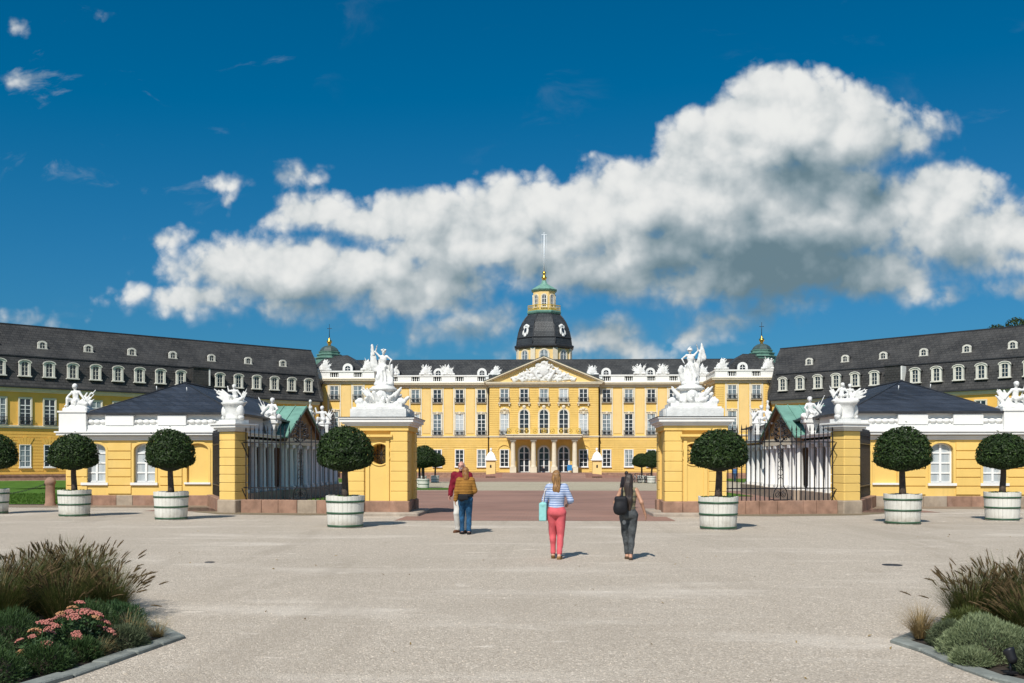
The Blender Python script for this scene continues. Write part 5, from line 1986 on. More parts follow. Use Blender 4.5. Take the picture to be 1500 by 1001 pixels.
def scroll_panel():
    """wrought ornament: a slim double post with crossing scrolls, vase-shaped foot and leafy crest"""
    mb = MB()
    for q in (-1, 1):
        pts = [(q * 0.26, 0, 0.05), (q * 0.27, 0, 0.2), (q * 0.23, 0, 0.36), (q * 0.12, 0, 0.5), (q * 0.10, 0, 0.62), (q * 0.10, 0, 2.0)]
        mb.tube(pts, 0.02, 6)
        c = (q * 0.12, 0.22)
        mb.tube([(c[0] + 0.12 * (1 - t / 14) * math.cos(q * t * 0.9 + PI / 2), 0, c[1] + 0.13 * (1 - t / 14) * math.sin(q * t * 0.9 + PI / 2)) for t in range(12)], 0.016, 5)
        mb.tube([(q * 0.26, 0, 0.05), (q * 0.36, 0, 0.03), (q * 0.42, 0, 0.08), (q * 0.40, 0, 0.15)], 0.018, 5)
        for k in range(5):
            z0 = 0.75 + k * 0.30
            mb.tube([(q * 0.10, 0, z0), (q * 0.03, 0, z0 + 0.08), (q * -0.03, 0, z0 + 0.16), (q * -0.10, 0, z0 + 0.22)], 0.012, 5)
        for k, (cx, cz, rr) in enumerate(((0.17, 2.25, 0.13), (0.21, 2.50, 0.12), (0.13, 2.68, 0.10), (0.08, 2.84, 0.07), (0.30, 2.36, 0.07))):   # curling crest
            a0 = 0.7 * k + (0 if q > 0 else 1.1)
            mb.tube([(q * cx + rr * (1 - t / 18) * math.cos(a0 + q * t * 0.55), -0.04 + 0.02 * (k % 3), cz + rr * (1 - t / 18) * math.sin(a0 + q * t * 0.55)) for t in range(15)], [0.022] * 8 + [0.017] * 7, 5)
        for k in range(4):
            z0 = 2.15 + 0.17 * k
            mb.tube([(q * 0.04, 0.02, z0), (q * 0.16, 0.05, z0 + 0.07), (q * 0.24, 0.0, z0 + 0.16)], [0.02, 0.032, 0.006], 5)
    mb.tube([(0, 0, 0), (0, 0, 2.95)], 0.018, 6)
    mb.box(-0.28, 0.28, -0.02, 0.02, 0.0, 0.04)
    mb.lathe([(0.0, 2.9), (0.05, 2.96), (0.03, 3.02), (0.0, 3.16)], 8, cap=False)
    return mb.mesh('scroll_panel', ['iron'])


SCROLL = scroll_panel()


def fence(p0, p1, s, label, group, panel=True, stays=(0, 1), bar=None, pitch=0.168, zs=(2.12, 0.44)):
    d = Vector((p1[0] - p0[0], p1[1] - p0[1], 0)); L = d.length; ang = math.atan2(d.y, d.x)
    g = thing('iron_fence', label, 'fence', (p0[0], p0[1], 0.46), ang, group)
    W = T(p0[0], p0[1], 0.46) @ RZ(ang)
    for z in zs:
        mb = MB(); mb.box(0, L, -0.022, 0.022, z - 0.02, z + 0.02)
        mb.build('rail', ['iron'], g, W)
    n = int(L / pitch)
    for i in range(n):
        x = L * (i + 0.5) / n
        if panel and abs(x - L * 0.52) < 0.30:
            continue
        inst('bar', bar or BAR_M, g, W @ T(x, 0, 0))
    if panel:
        inst('scroll_panel', SCROLL, g, W @ T(L * 0.52, 0, 0))
    for e in stays:                              # raking stays at the piers
        x = 0.10 if e == 0 else L - 0.10
        q = 1 if e == 0 else -1
        for z in zs:
            mb = MB(); mb.tube([(x, -0.05, z + 0.02), (x + q * 0.04, -0.42, z - 0.02), (x + q * 0.1, -0.05, z - 0.55)], 0.02, 5)
            mb.build('stay', ['iron'], g, W)
    return g


for s in (-1, 1):
    side = 'left' if s < 0 else 'right'
    pA = (s * (PX1 + 0.06), 35.85); pB = (s * (FPX - 0.42), 36.62)
    a, b = (pA, pB) if s > 0 else (pB, pA)
    wl = thing('fence_base_wall', 'low pink sandstone wall carrying the long iron fence %s of the gate' % side, 'low wall', (a[0], a[1], gz(36)), 0, 'low walls under the fences')
    stones(wl, a, b, gz(36) - 0.15, 0.46, 0.5, 6, ('sand', 'sand_grey'), seed=21 + s)
    fence(a, b, s, 'black iron fence with spear tips and scrolled centre panel between the %s piers' % side, 'long iron fences', True, (1,) if s > 0 else (0,))
    # the return towards the guardhouse
    pC = (s * (FPX + 0.40), FPY + 0.35); pD = (s * 14.1, 42.75)
    a, b = (pC, pD) if s > 0 else (pD, pC)
    wl = thing('fence_base_wall', 'short sandstone wall running from the %s fence pier back to the guardhouse' % side, 'low wall', (a[0], a[1], gz(39)), 0, 'low walls under the fences')
    stones(wl, a, b, gz(41) - 0.15, 0.44, 0.5, 6, ('sand', 'sand'), seed=31 + s)
    fence(a, b, s, 'dark iron fence seen nearly end-on between %s fence pier and guardhouse' % side, 'short return fences', False, (), BAR_M, 0.15)

# ================================================================== SENTRY BOXES
for s in (-1, 1):
    side = 'left' if s < 0 else 'right'
    x, y = s * 8.45, 159.0
    g = thing('sentry_box', 'square yellow sentry box with white bell-shaped roof %s of the palace entrance' % side, 'sentry box', (x, y, gz(y)), 0, 'sentry boxes')
    W = T(x, y, gz(y))
    mb = MB()
    mb.box(-0.72, 0.72, -0.72, 0.72, 0.15, 2.62); mb.box(-0.80, 0.80, -0.80, 0.80, -0.1, 0.15); mb.box(-0.78, 0.78, -0.78, 0.78, 2.62, 2.72)
    mb.build('body', ['plaster_pale'], g, W)
    mb = MB()
    r2 = math.sqrt(2)
    mb.lathe([(0.95 * r2, 2.72), (0.95 * r2, 2.85), (0.80 * r2, 2.95), (0.72 * r2, 3.3), (0.52 * r2, 3.75), (0.25 * r2, 4.05), (0.18, 4.15)], 4, smooth=False, ph=PI / 4)
    mb.build('roof', ['white'], g, W)
    mb = MB(); mb.lathe([(0.16, 4.1), (0.10, 4.25), (0.24, 4.42), (0.18, 4.6), (0.05, 4.75)], 10)
    mb.build('ball_finial', ['white'], g, W)
    mb = MB(); mb.prism([(-0.13, 1.55), (0.13, 1.55), (0.13, 1.95), (0, 2.08), (-0.13, 1.95)], -0.735, -0.70, 'y')
    mb.build('spy_hole', ['dark_in'], g, W)
    mb = MB(); mb.box(0.85 if s < 0 else -1.9, 1.9 if s < 0 else -0.85, -0.3, 0.5, -0.05, 0.55)
    tag(mb.build('planter_box', ['lead'], None, W), 'low dark planter box on the paving beside the %s sentry box' % side, 'planter')

# ================================================================== BOLLARDS WITH CHAIN, LEFT LAWN
def bollard(x, y, label):
    g = thing('stone_bollard', label, 'bollard', (x, y, gz(y)), 0, 'stone bollards along the lawn')
    mb = MB(); mb.lathe([(0.24, -0.1), (0.24, 0.06), (0.205, 0.12), (0.19, 0.85), (0.195, 0.92), (0.23, 0.96), (0.23, 1.06), (0.20, 1.12), (0.12, 1.22), (0.0, 1.25)], 20, cap=False)
    mb.build('post', ['sand'], g, T(x, y, gz(y)))
    mb = MB(); mb.tube([(x - 0.19 + 0.0, y - 0.1 + 0.06 * math.cos(t), gz(y) + 0.93 + 0.06 * math.sin(t)) for t in [2 * PI * k / 10 for k in range(10)]], 0.014, 5, closed=True)
    mb.build('eye_ring', ['iron'], g)


bollard(-21.25, 42.7, 'round pink sandstone bollard with chain at the lawn edge beside the left guardhouse')
bollard(-25.3, 41.2, 'round pink sandstone bollard farther left along the lawn edge')
mb = MB()
link = MB()
link.tube([(0.045 * math.cos(t), 0, 0.026 * math.sin(t)) for t in [2 * PI * k / 8 for k in range(8)]], 0.010, 4, closed=True)
lm = link.mesh('chain_link', ['iron'])
a = Vector((-21.45, 42.6, 0.88)); b = Vector((-25.1, 41.28, 0.88))
ch = thing('chain', 'dark iron chain sagging from the bollard across the lawn edge', 'chain', (a.x, a.y, a.z))
n = 54
prev = None
for i in range(n):
    t = (i + 0.5) / n
    p = a.lerp(b, t); p.z -= 0.42 * (1 - (2 * t - 1) ** 2)
    sl = -0.42 * 4 * (1 - 2 * t) / 3.9
    dv = Vector(((b - a).x / 3.88, (b - a).y / 3.88, sl)).normalized()
    q = dv.to_track_quat('X', 'Z').to_matrix().to_4x4()
    inst('chain_link', lm, ch, Matrix.Translation(p) @ q @ Matrix.Rotation(PI / 2 * (i % 2), 4, 'X'))

# ================================================================== POTTED BAY TREES


def crown_pts(rx, rz_up, rz_lo, seed):
    rr = np.random.RandomState(seed)
    k = rr.normal(0, 1, (16, 3)); k /= np.linalg.norm(k, axis=1)[:, None]
    am = rr.uniform(-0.075, 0.06, 16)
    def fn(r, n):
        d = r.normal(0, 1, (n, 3)); d /= np.linalg.norm(d, axis=1)[:, None]
        lump = 1 + (np.exp(-(1 - d @ k.T) * 14) * am).sum(1)
        q = 1 - r.rand(n) ** 2 * 0.22 + r.normal(0, 0.018, n)
        z = d[:, 2]
        up = z > 0
        sx = rx * lump * q
        P = np.stack([d[:, 0] * sx, d[:, 1] * sx, np.where(up, z * rz_up, -np.abs(z) ** 1.0 * rz_lo) * lump * q], 1)
        # squarer shoulders than an ellipsoid
        rad = np.sqrt(1 - np.clip(np.abs(z), 0, 1) ** 2.6) / np.maximum(1e-3, np.sqrt(1 - z ** 2))
        P[:, :2] *= rad[:, None]
        # stray shoots
        st = r.rand(n) > 0.985
        P[st] *= r.uniform(1.03, 1.14, (st.sum(), 1))
        N_ = d * np.array([1 / rx, 1 / rx, 1 / rz_up]); N_ /= np.linalg.norm(N_, axis=1)[:, None]
        return P, N_
    return fn


def bay_crown(seed, rx=0.86, up=0.88, lo=0.36, n=9000):
    v, f = leaf_cloud(n, crown_pts(rx, up, lo, seed), 0.052, seed, None, 0.42)
    mi = (np.random.RandomState(seed + 9).rand(n) > 0.93).astype(int)
    mi[len(f) if len(f) < n else n:] = 0
    return np_mesh('crown', v, f, ['bay', 'bay_young'], False, mi[:len(f)])


CROWNS = [bay_crown(41 + i, 0.77, u_, l_) for i, (u_, l_) in enumerate(((0.90, 0.36), (0.84, 0.38), (0.92, 0.33), (0.87, 0.36), (0.82, 0.34)))]
core = MB(); core.sphere((0, 0, 0.14), (0.62, 0.62, 0.56), 20, 14); CORE_M = core.mesh('dark_core', ['bay_core'])  # solid dark filler, coloured for the shade inside the crown


def tub_mesh(rt=0.545, rb=0.485, h=0.90, n=26):
    mb = MB()
    t = 0.05
    for i in range(n):
        a0 = 2 * PI * i / n + 0.005; a1 = 2 * PI * (i + 1) / n - 0.005
        v = []
        dz = 0.012 * math.sin(i * 7.3)
        for r0, z in ((rb, 0.0), (rt, h + dz)):
            for rr, aa in ((r0, a0), (r0 * 1.004, (a0 + a1) / 2), (r0, a1), (r0 - t, a1), (r0 - t, a0)):
                v.append((rr * math.cos(aa), rr * math.sin(aa), z))
        mb.add(v, [(0, 1, 6, 5), (1, 2, 7, 6), (2, 3, 8, 7), (3, 4, 9, 8), (4, 0, 5, 9), (5, 6, 7, 8, 9)], 0)
    mb.lathe([(rb - 0.02, 0.01), (rt - 0.045, h - 0.09)], 26, m=1)
    return mb.mesh('tub', ['tub', 'soil'])


TUB_M = tub_mesh()
HOOPS = []
for z in (0.06, 0.42, 0.74):
    mb = MB()
    r_ = 0.485 + 0.06 * z / 0.9
    mb.lathe([(r_ + 0.004, z - 0.028), (r_ + 0.014, z - 0.026), (r_ + 0.016, z + 0.026), (r_ + 0.006, z + 0.028)], 40, cap=False)
    HOOPS.append(mb.mesh('hoop', ['hoop']))


def ground_leaves(n, rad, hgt, seed, size=0.035):
    def fn(r, n):
        a = r.uniform(0, 2 * PI, n); q = rad * np.sqrt(r.rand(n))
        P = np.stack([q * np.cos(a), q * np.sin(a), hgt * r.rand(n)], 1)
        return P, np.tile(np.array([0, 0, 1.0]), (n, 1))
    v, f = leaf_cloud(n, fn, size, seed, None, 0.6)
    return v, f


v, f = ground_leaves(420, 0.47, 0.10, 8)
UNDER = np_mesh('underplanting', v + np.array([0, 0, 0.80]), f, ['grass'], False)


def bay_tree(x, y, label, i, under=False, sc=1.0, ht=1.0, group='clipped bay trees in white tubs'):
    z = gz(y)
    g = thing('potted_bay_tree', label, 'potted tree', (x, y, z), 0, group)
    W = T(x, y, z) @ RZ(i * 1.7 + 0.4)
    tub = inst('tub', TUB_M, g, W @ Matrix.Diagonal((sc, sc, sc, 1)))
    for h in HOOPS:
        inst('hoop', h, tub, W @ Matrix.Diagonal((sc, sc, sc, 1)))
    r = random.Random(i)
    lean = (r.uniform(-0.05, 0.05), r.uniform(-0.05, 0.05))
    mb = MB()
    top = 1.95 * ht
    mb.tube([(0, 0, 0.78 * sc), (lean[0] * 0.3, lean[1] * 0.3, 1.05), (lean[0] * 0.9, lean[1], 1.45 * ht), (lean[0], lean[1], top)], [0.115, 0.098, 0.088, 0.075], 10)
    for k in range(7):
        a = k * 0.9 + i
        mb.tube([(lean[0], lean[1], 1.55 * ht + 0.04 * k), (0.28 * math.cos(a), 0.28 * math.sin(a), 1.80 * ht), (0.5 * math.cos(a), 0.5 * math.sin(a), 2.0 * ht)], [0.05, 0.035, 0.015], 6)
    mb.build('trunk', ['bark'], g, W)
    cw_ = 1.30 if ht > 1.02 else 1.0
    Mc = W @ T(lean[0], lean[1], 1.98 * ht) @ RZ(i * 2.1) @ Matrix.Diagonal((cw_ * r.uniform(0.97, 1.04), cw_ * r.uniform(0.97, 1.04), cw_ * r.uniform(0.92, 1.05), 1))
    cr = inst('crown', CROWNS[i % 5], g, Mc)
    inst('dark_core', CORE_M, cr, Mc)
    if under:
        inst('underplanting', UNDER, g, W @ Matrix.Diagonal((sc, sc, sc, 1)))


TREES = [
    (-19.55, 35.2, 'clipped bay tree in white tub cut off by the left picture edge', False),
    (-15.75, 33.5, 'clipped bay tree in white tub next to the stone bollard', True),
    (-11.68, 31.6, 'clipped bay tree in white tub just left of the left slim fence pier', False),
    (-5.32, 28.0, 'clipped bay tree in white tub in front of the left gate pier', True),
    (5.10, 27.6, 'clipped bay tree in white tub in front of the right gate pier', True),
    (11.0, 30.1, 'clipped bay tree in white tub just right of the right slim fence pier', False),
    (14.78, 32.0, 'clipped bay tree in white tub before the right guardhouse near the right edge', True),
]
for i, (x, y, lab, un) in enumerate(TREES):
    bay_tree(x, y, lab, i, un)
FAR = [(-9.15, 77.0, 'wide-crowned bay tree in white tub inside the court, closest behind the left gate pier'),
       (-9.9, 80.5, 'bay tree with wide crown inside the court, second behind the left gate pier'),
       (-12.6, 104.0, 'small far bay tree in white tub beyond the court lawn, left one of a pair'),
       (-11.6, 107.0, 'small far bay tree in white tub beyond the court lawn, right one of a pair'),
       (10.7, 108.0, 'far bay tree in white tub beside the parked bicycles, left one of a pair'),
       (11.2, 103.0, 'far bay tree in white tub half hidden by the right gate pier')]
for i, (x, y, lab) in enumerate(FAR):
    bay_tree(x, y, lab, 10 + i, False, 0.85, 1.08, 'bay trees inside the court')

# ================================================================== FIGURES


def V3(*a):
    return Vector(a)


def ik(a, b, l1, l2, pole):
    a, b, pole = Vector(a), Vector(b), Vector(pole)
    d = b - a
    L = min(d.length, l1 + l2 - 0.002)
    n = d.normalized()
    x = (l1 * l1 - l2 * l2 + L * L) / (2 * L)
    h = math.sqrt(max(0.0, l1 * l1 - x * x))
    p = pole - n * pole.dot(n)
    p = p.normalized() if p.length > 1e-6 else Vector((0, 1, 0))
    return a + n * x + p * h, a + n * L


class Body:
    """joint positions of a standing figure facing +y, for a height of 1.75 m (scaled by s); x is the figure's right"""
    def __init__(b, footL, footR, handL, handR, shw=0.17, hip=0.165, poleL=(-0.4, -1, -0.2), poleR=(0.4, -1, -0.2), head=(0, 0), pel=0.94, lean=0.0, waist=0.115, bulk=1.0, toeL=0.0, toeR=0.0):
        b.shw, b.hipw, b.waist, b.bulk = shw, hip, waist, bulk
        b.pel = V3(0, 0, pel)
        b.chest = V3(0, lean * 0.7, pel + 0.36)
        b.neck = V3(0, lean, pel + 0.545)
        b.headc = V3(head[0], lean + head[1] + 0.015, pel + 0.69)
        b.sh = {-1: V3(-shw, lean, pel + 0.485), 1: V3(shw, lean, pel + 0.485)}
        b.hip = {-1: V3(-0.085, 0, pel - 0.03), 1: V3(0.085, 0, pel - 0.03)}
        b.knee = {}; b.ank = {}; b.elb = {}; b.wri = {}; b.toe = {-1: toeL, 1: toeR}
        for q, ft in ((-1, footL), (1, footR)):
            b.knee[q], b.ank[q] = ik(b.hip[q], ft, 0.43, 0.42, (0.05 * q, 1, 0))
        for q, hd, pl in ((-1, handL, poleL), (1, handR, poleR)):
            b.elb[q], b.wri[q] = ik(b.sh[q], hd, 0.285, 0.25, pl)

    def hand(b, q):
        w = b.wri[q]; f = (w - b.elb[q]).normalized()
        palm = Vector((-q, 0.25, 0)); palm = (palm - f * palm.dot(f)).normalized()
        side = f.cross(palm).normalized()
        if side.y < 0: side = -side
        pr = []
        for k in (-0.018, 0.0, 0.018):
            pr.append(C(w + side * k * 0.7, w + f * 0.085 + side * k * 1.35, 0.017, 0.0145, None, 0.012))
        for i, ln in enumerate((0.88, 1.0, 0.95, 0.76)):
            p = w + f * 0.085 + side * (0.030 - 0.020 * i)
            d = f.copy()
            for sg, rr, cu in ((0.040, 0.0095, 14), (0.030, 0.0085, 26), (0.022, 0.0075, 24)):
                d = (Quaternion(side, R(cu) * (1 if f.cross(palm).dot(side) > 0 else -1)) @ d).normalized()
                e = p + d * sg * ln
                pr.append(C(p, e, rr, rr * 0.92, None, 0.004)); p = e
        t0 = w + f * 0.025 + side * 0.026
        t1 = t0 + (f * 0.7 + side * 0.75 + palm * 0.25).normalized() * 0.040
        t2 = t1 + (f * 0.95 + side * 0.15 + palm * 0.3).normalized() * 0.032
        pr += [C(t0, t1, 0.014, 0.011, None, 0.008), C(t1, t2, 0.0105, 0.0085, None, 0.004)]
        return pr

    def skin(b, face=True):
        pr = []
        hw, ws, bk = b.hipw, b.waist, b.bulk
        p, c = b.pel, b.chest
        pr += [E(p, (hw, 0.112 * bk, 0.13)), C(p + V3(-0.070, -0.030, -0.02), p + V3(0.070, -0.030, -0.02), 0.086 * bk)]
        pr += [C(p + V3(0, 0, 0.05), p.lerp(c, 0.55), ws, ws * 1.0, (1.0, 0.80, 1.0)), E(c - V3(0, 0, 0.02), (b.shw * 0.92, 0.112 * bk, 0.19))]
        pr += [C(b.sh[-1] - V3(-0.02, 0, 0.015), b.sh[1] - V3(0.02, 0, 0.015), 0.058), C(b.neck - V3(0, 0, 0.04), b.headc - V3(0, 0.01, 0.07), 0.054, 0.050)]
        for q in (-1, 1):
            pr += [C(b.hip[q], b.knee[q], 0.088 * bk, 0.056), C(b.knee[q], b.ank[q], 0.056, 0.036)]
            cf = b.knee[q].lerp(b.ank[q], 0.3) + V3(0, -0.018, 0)
            pr += [E(cf, (0.047, 0.050, 0.11))]
            tx = V3(math.sin(b.toe[q]), math.cos(b.toe[q]), 0)
            dz = V3(0, 0, -0.045)
            pr += [C(b.ank[q] + dz * 0.7 - tx * 0.03, b.ank[q] + dz * 1.1 + tx * 0.13, 0.035, 0.028, (1, 1, 0.9))]
            pr += [C(b.sh[q], b.elb[q], 0.048 * bk, 0.037), C(b.elb[q], b.wri[q], 0.037, 0.025)]
            pr += b.hand(q)
        h = b.headc
        pr += [E(h + V3(0, 0, 0.02), (0.074, 0.094, 0.105)), E(h + V3(0, 0.03, -0.055), (0.055, 0.06, 0.06))]
        if face:
            pr += [C(h + V3(0, 0.088, 0.015), h + V3(0, 0.113, -0.022), 0.010, 0.015, None, 0.010)]                       # nose
            pr += [C(h + V3(-0.045, 0.078, 0.032), h + V3(0.045, 0.078, 0.032), 0.014, None, None, 0.012)]             # brow
            pr += [C(h + V3(-0.022, 0.083, -0.058), h + V3(0.022, 0.083, -0.058), 0.010, None, None, 0.008)]           # mouth
            pr += [E(h + V3(0, 0.075, -0.092), (0.024, 0.02, 0.02))]
            for q in (-1, 1):
                pr += [E(h + V3(0.076 * q, -0.008, -0.005), (0.012, 0.022, 0.034), None, 0.006)]
        return pr

    def trousers(b, e=0.014, cuff=0.10, flare=0.045, thigh=0.0):
        p = b.pel
        pr = [E(p + V3(0, 0, 0.0), (b.hipw + e, 0.115 * b.bulk + e, 0.135)), C(p + V3(-0.072, -0.034, -0.02), p + V3(0.072, -0.034, -0.02), 0.089 * b.bulk + e * 0.5)]
        pr += [C(p + V3(-0.03, 0, 0.08), p + V3(0.03, 0, 0.08), b.waist + e * 0.6, None, (1, 0.82, 1))]
        for q in (-1, 1):
            a = b.knee[q].lerp(b.ank[q], 1 - cuff)
            cf = b.knee[q].lerp(b.ank[q], 0.3) + V3(0, -0.018, 0)
            pr += [C(b.hip[q], b.knee[q], 0.090 * b.bulk + e + thigh, 0.060 + e, None, 0.015), C(b.knee[q], a, 0.058 + e, flare, None, 0.015), E(cf, (0.049 + e * 0.8, 0.052 + e * 0.8, 0.11), None, 0.02)]
        return pr

    def shirt(b, e=0.014, sleeve=1.0, hem=0.02, loose=0.0, neck=True, arms=True):
        p, c = b.pel, b.chest
        pr = [C(p + V3(0, 0, hem + 0.10), p.lerp(c, 0.5), b.hipw * 0.86 + e + loose, b.waist + e + loose, (1, 0.74, 0.7)),
              E(c - V3(0, 0, 0.02), (b.shw * 0.95 + e, 0.115 * b.bulk + e, 0.20)),
              C(p.lerp(c, 0.5), c, b.waist + e + loose, b.shw * 0.78 + e, (1, 0.74, 1))]
        pr += [C(b.sh[-1] - V3(-0.03, 0, 0.012), b.sh[1] - V3(0.03, 0, 0.012), 0.060 + e * 0.6)]
        if neck:
            pr += [C(b.neck - V3(0, 0, 0.03), b.neck + V3(0, 0, 0.02), 0.058 + e * 0.4)]
        if arms:
            for q in (-1, 1):
                if sleeve <= 1:
                    pr += [C(b.sh[q], b.sh[q].lerp(b.elb[q], sleeve), 0.052 * b.bulk + e, 0.042 + e)]
                else:
                    pr += [C(b.sh[q], b.elb[q], 0.052 * b.bulk + e, 0.044 + e), C(b.elb[q], b.elb[q].lerp(b.wri[q], sleeve - 1), 0.044 + e, 0.032 + e)]
        return pr

    def shoe(b, q, e=0.008, high=0.0):
        tx = V3(math.sin(b.toe[q]), math.cos(b.toe[q]), 0)
        a = b.ank[q]
        pr = [C(a + V3(0, 0, -0.048) - tx * 0.035, a + V3(0, 0, -0.052) + tx * 0.13, 0.036 + e, 0.030 + e, (1, 1, 0.85))]
        pr += [B(a + V3(0, 0, -0.082) + tx * 0.05, (0.032, 0.105, 0.006), 0.006, Matrix.Rotation(-b.toe[q], 4, 'Z'), 0.01)]
        if high:
            pr += [C(a + V3(0, -0.005, -0.03), a + V3(0, -0.005, high), 0.042)]
        return pr


def folds(amp, f1=26.0, f2=17.0):
    return lambda x, y, z: (amp * np.sin(f1 * z + 9 * x + 3 * np.sin(11 * y + 5 * z)) + amp * 0.7 * np.sin(f2 * x - 13 * z + 7 * y)).astype(np.float32)


def cloth(name, col, rough=0.85, var=0.15, stripes=None, wscale=0.0):
    m, h, b = new_mat(name)
    o = h.n('ShaderNodeTexCoord').outputs['Object']
    n, _ = h.noise(o, 16, 4, 0.6)
    c = h.mix(h.rng(n, 0.3, 0.7), tuple(q * (1 - var) for q in col), tuple(min(1, q * (1 + var)) for q in col))
    if stripes:
        scol, period, duty = stripes
        z = h.xyz(o)[2]
        wob = h.noise(o, 5, 2)[0]
        w = h.m('FRACT', h.m('MULTIPLY', h.m('MULTIPLY_ADD', wob, 0.02, z), 1.0 / period))
        c = h.mix(h.m('GREATER_THAN', w, 1 - duty), c, scol)
    h.put(b.inputs['Base Color'], c)
    b.inputs['Roughness'].default_value = rough
    b.inputs['Specular IOR Level'].default_value = 0.2
    n2, _ = h.noise(o, 60, 3, 0.6)
    bp = h.n('ShaderNodeBump'); bp.inputs['Strength'].default_value = 0.35; bp.inputs['Distance'].default_value = 0.008
    h.put(bp.inputs['Height'], n2); h.put(b.inputs['Normal'], bp.outputs[0])
    return m


def hair_mat(name, a, c2):
    m, h, b = new_mat(name)
    o = h.n('ShaderNodeTexCoord').outputs['Object']
    n, _ = h.noise(h.vm('MULTIPLY', o, (70, 70, 5)), 1.0, 4, 0.6, 0.4)
    h.put(b.inputs['Base Color'], h.mix(h.rng(n, 0.35, 0.65), a, c2))
    b.inputs['Roughness'].default_value = 0.45
    bp = h.n('ShaderNodeBump'); bp.inputs['Strength'].default_value = 0.8; bp.inputs['Distance'].default_value = 0.01
    h.put(bp.inputs['Height'], n); h.put(b.inputs['Normal'], bp.outputs[0])
    return m


M['skin'] = simple('skin', (0.52, 0.29, 0.20), 0.55, var=0.10, scale=9)
M['skin_tan'] = simple('tanned_skin', (0.46, 0.24, 0.15), 0.55, var=0.10, scale=9)
M['skin_red'] = simple('ruddy_skin', (0.50, 0.25, 0.19), 0.55, var=0.12, scale=9)


def person(label, x, y, rz, height, body, wear, skin='skin', h=0.009, face=True, pel=None):
    s = height / 1.75
    g = thing('person', label, 'person', (x, y, gz(y)), rz)
    W = T(x, y, gz(y)) @ RZ(rz) @ Matrix.Diagonal((s, s, s, 1))
    bd = inst('body', sdf_mesh('body', body.skin(face), h, skin, 0.03), g, W)
    for name, prims, mat, k, fold in wear:
        inst(name, sdf_mesh(name, prims, h, mat, k, fold), g, W)
    return g, W


# ---- woman in coral trousers, walking away, light bag at her left
b1 = Body((-0.075, 0.10, 0.085), (0.06, -0.10, 0.085), (-0.19, 0.24, 1.02), (0.215, 0.235, 1.08), shw=0.158, hip=0.163, waist=0.118, poleL=(-0.45, -1, -0.1), poleR=(0.50, -1, -0.1), toeR=0.15, toeL=-0.1, bulk=1.0, head=(0.0, 0.01))
hc = b1.headc
hair1 = [E(hc + V3(0, -0.018, 0.028), (0.084, 0.096, 0.105)), E(hc + V3(0, -0.06, -0.03), (0.084, 0.062, 0.10)), C(hc + V3(0, -0.085, -0.06), hc + V3(0.0, -0.115, -0.24), 0.082, 0.070, (1, 0.55, 1)),
         C(hc + V3(-0.02, -0.115, -0.22), hc + V3(-0.035, -0.12, -0.33), 0.045, 0.016, (1, 0.6, 1)), C(hc + V3(0.02, -0.115, -0.22), hc + V3(0.03, -0.125, -0.38), 0.05, 0.014, (1, 0.6, 1)), C(hc + V3(-0.03, -0.085, 0.045), hc + V3(0.03, -0.085, 0.045), 0.036)]
person('woman in blue-white striped top and coral trousers walking away, long fair hair', 0.56, 19.02, R(-5), 1.69, b1, [
    ('trousers', b1.trousers(0.016, 0.10, 0.050), cloth('coral_cotton', (0.62, 0.115, 0.13), var=0.1), 0.03, folds(0.004)),
    ('top', b1.shirt(0.014, 1.55, 0.0, 0.006), cloth('blue_white_stripe_jersey', (0.46, 0.53, 0.68), stripes=((0.16, 0.23, 0.42, 1), 0.045, 0.42)), 0.035, folds(0.0045)),
    ('hair', hair1, hair_mat('fair_hair', (0.085, 0.038, 0.012), (0.42, 0.22, 0.075)), 0.03, folds(0.0035, 10, 60)),
    ('shoe', b1.shoe(-1), cloth('brown_leather', (0.16, 0.085, 0.03)), 0.015, None),
    ('shoe', b1.shoe(1), cloth('tan_leather', (0.26, 0.14, 0.055)), 0.015, None),
])


def sdf_thing(name, label, cat, parts, Mw, h=0.012):
    loc = Mw.translation
    g = thing(name, label, cat, loc)
    for pn, prims, mat, k in parts:
        inst(pn, sdf_mesh(pn, prims, h, mat, k), g, Mw)
    return g


W1 = T(0.56, 19.02, gz(19)) @ RZ(R(-5)) @ Matrix.Diagonal((0.966, 0.966, 0.966, 1))
MINT = cloth('mint_canvas', (0.27, 0.56, 0.54), var=0.08)
sdf_thing('shoulder_bag', 'pale turquoise shoulder bag hanging at the left side of the woman in coral trousers', 'bag', [
    ('pouch', [B((-0.265, 0.02, 0.93), (0.05, 0.12, 0.155), 0.025), C((-0.265, -0.09, 1.08), (-0.265, 0.13, 1.08), 0.045, 0.05)], MINT, 0.03),
    ('strap', [C((-0.265, -0.06, 1.10), (-0.225, -0.07, 1.34), 0.011), C((-0.225, -0.07, 1.34), (-0.135, 0.0, 1.50), 0.011), C((-0.135, 0.0, 1.50), (-0.21, 0.09, 1.36), 0.010), C((-0.21, 0.09, 1.36), (-0.265, 0.10, 1.10), 0.010)], cloth('pale_strap', (0.62, 0.55, 0.52)), 0.004)], W1, 0.008)

# ---- woman with long dark hair and backpack
b2 = Body((-0.03, 0.14, 0.085), (0.035, -0.08, 0.085), (-0.20, 0.16, 1.04), (0.33, -0.02, 0.95), shw=0.152, hip=0.152, waist=0.104, poleL=(-0.6, -1, 0), poleR=(0.15, -1, 0), toeL=-0.1)
hc = b2.headc
hair2 = [E(hc + V3(0, -0.015, 0.028), (0.088, 0.100, 0.108)), E(hc + V3(0, -0.055, -0.04), (0.088, 0.07, 0.10)), C(hc + V3(-0.01, -0.085, -0.08), hc + V3(0.0, -0.125, -0.42), 0.088, 0.080, (1, 0.62, 1)),
         C(hc + V3(0.0, -0.125, -0.42), hc + V3(0.02, -0.125, -0.62), 0.078, 0.030, (1, 0.6, 1))]


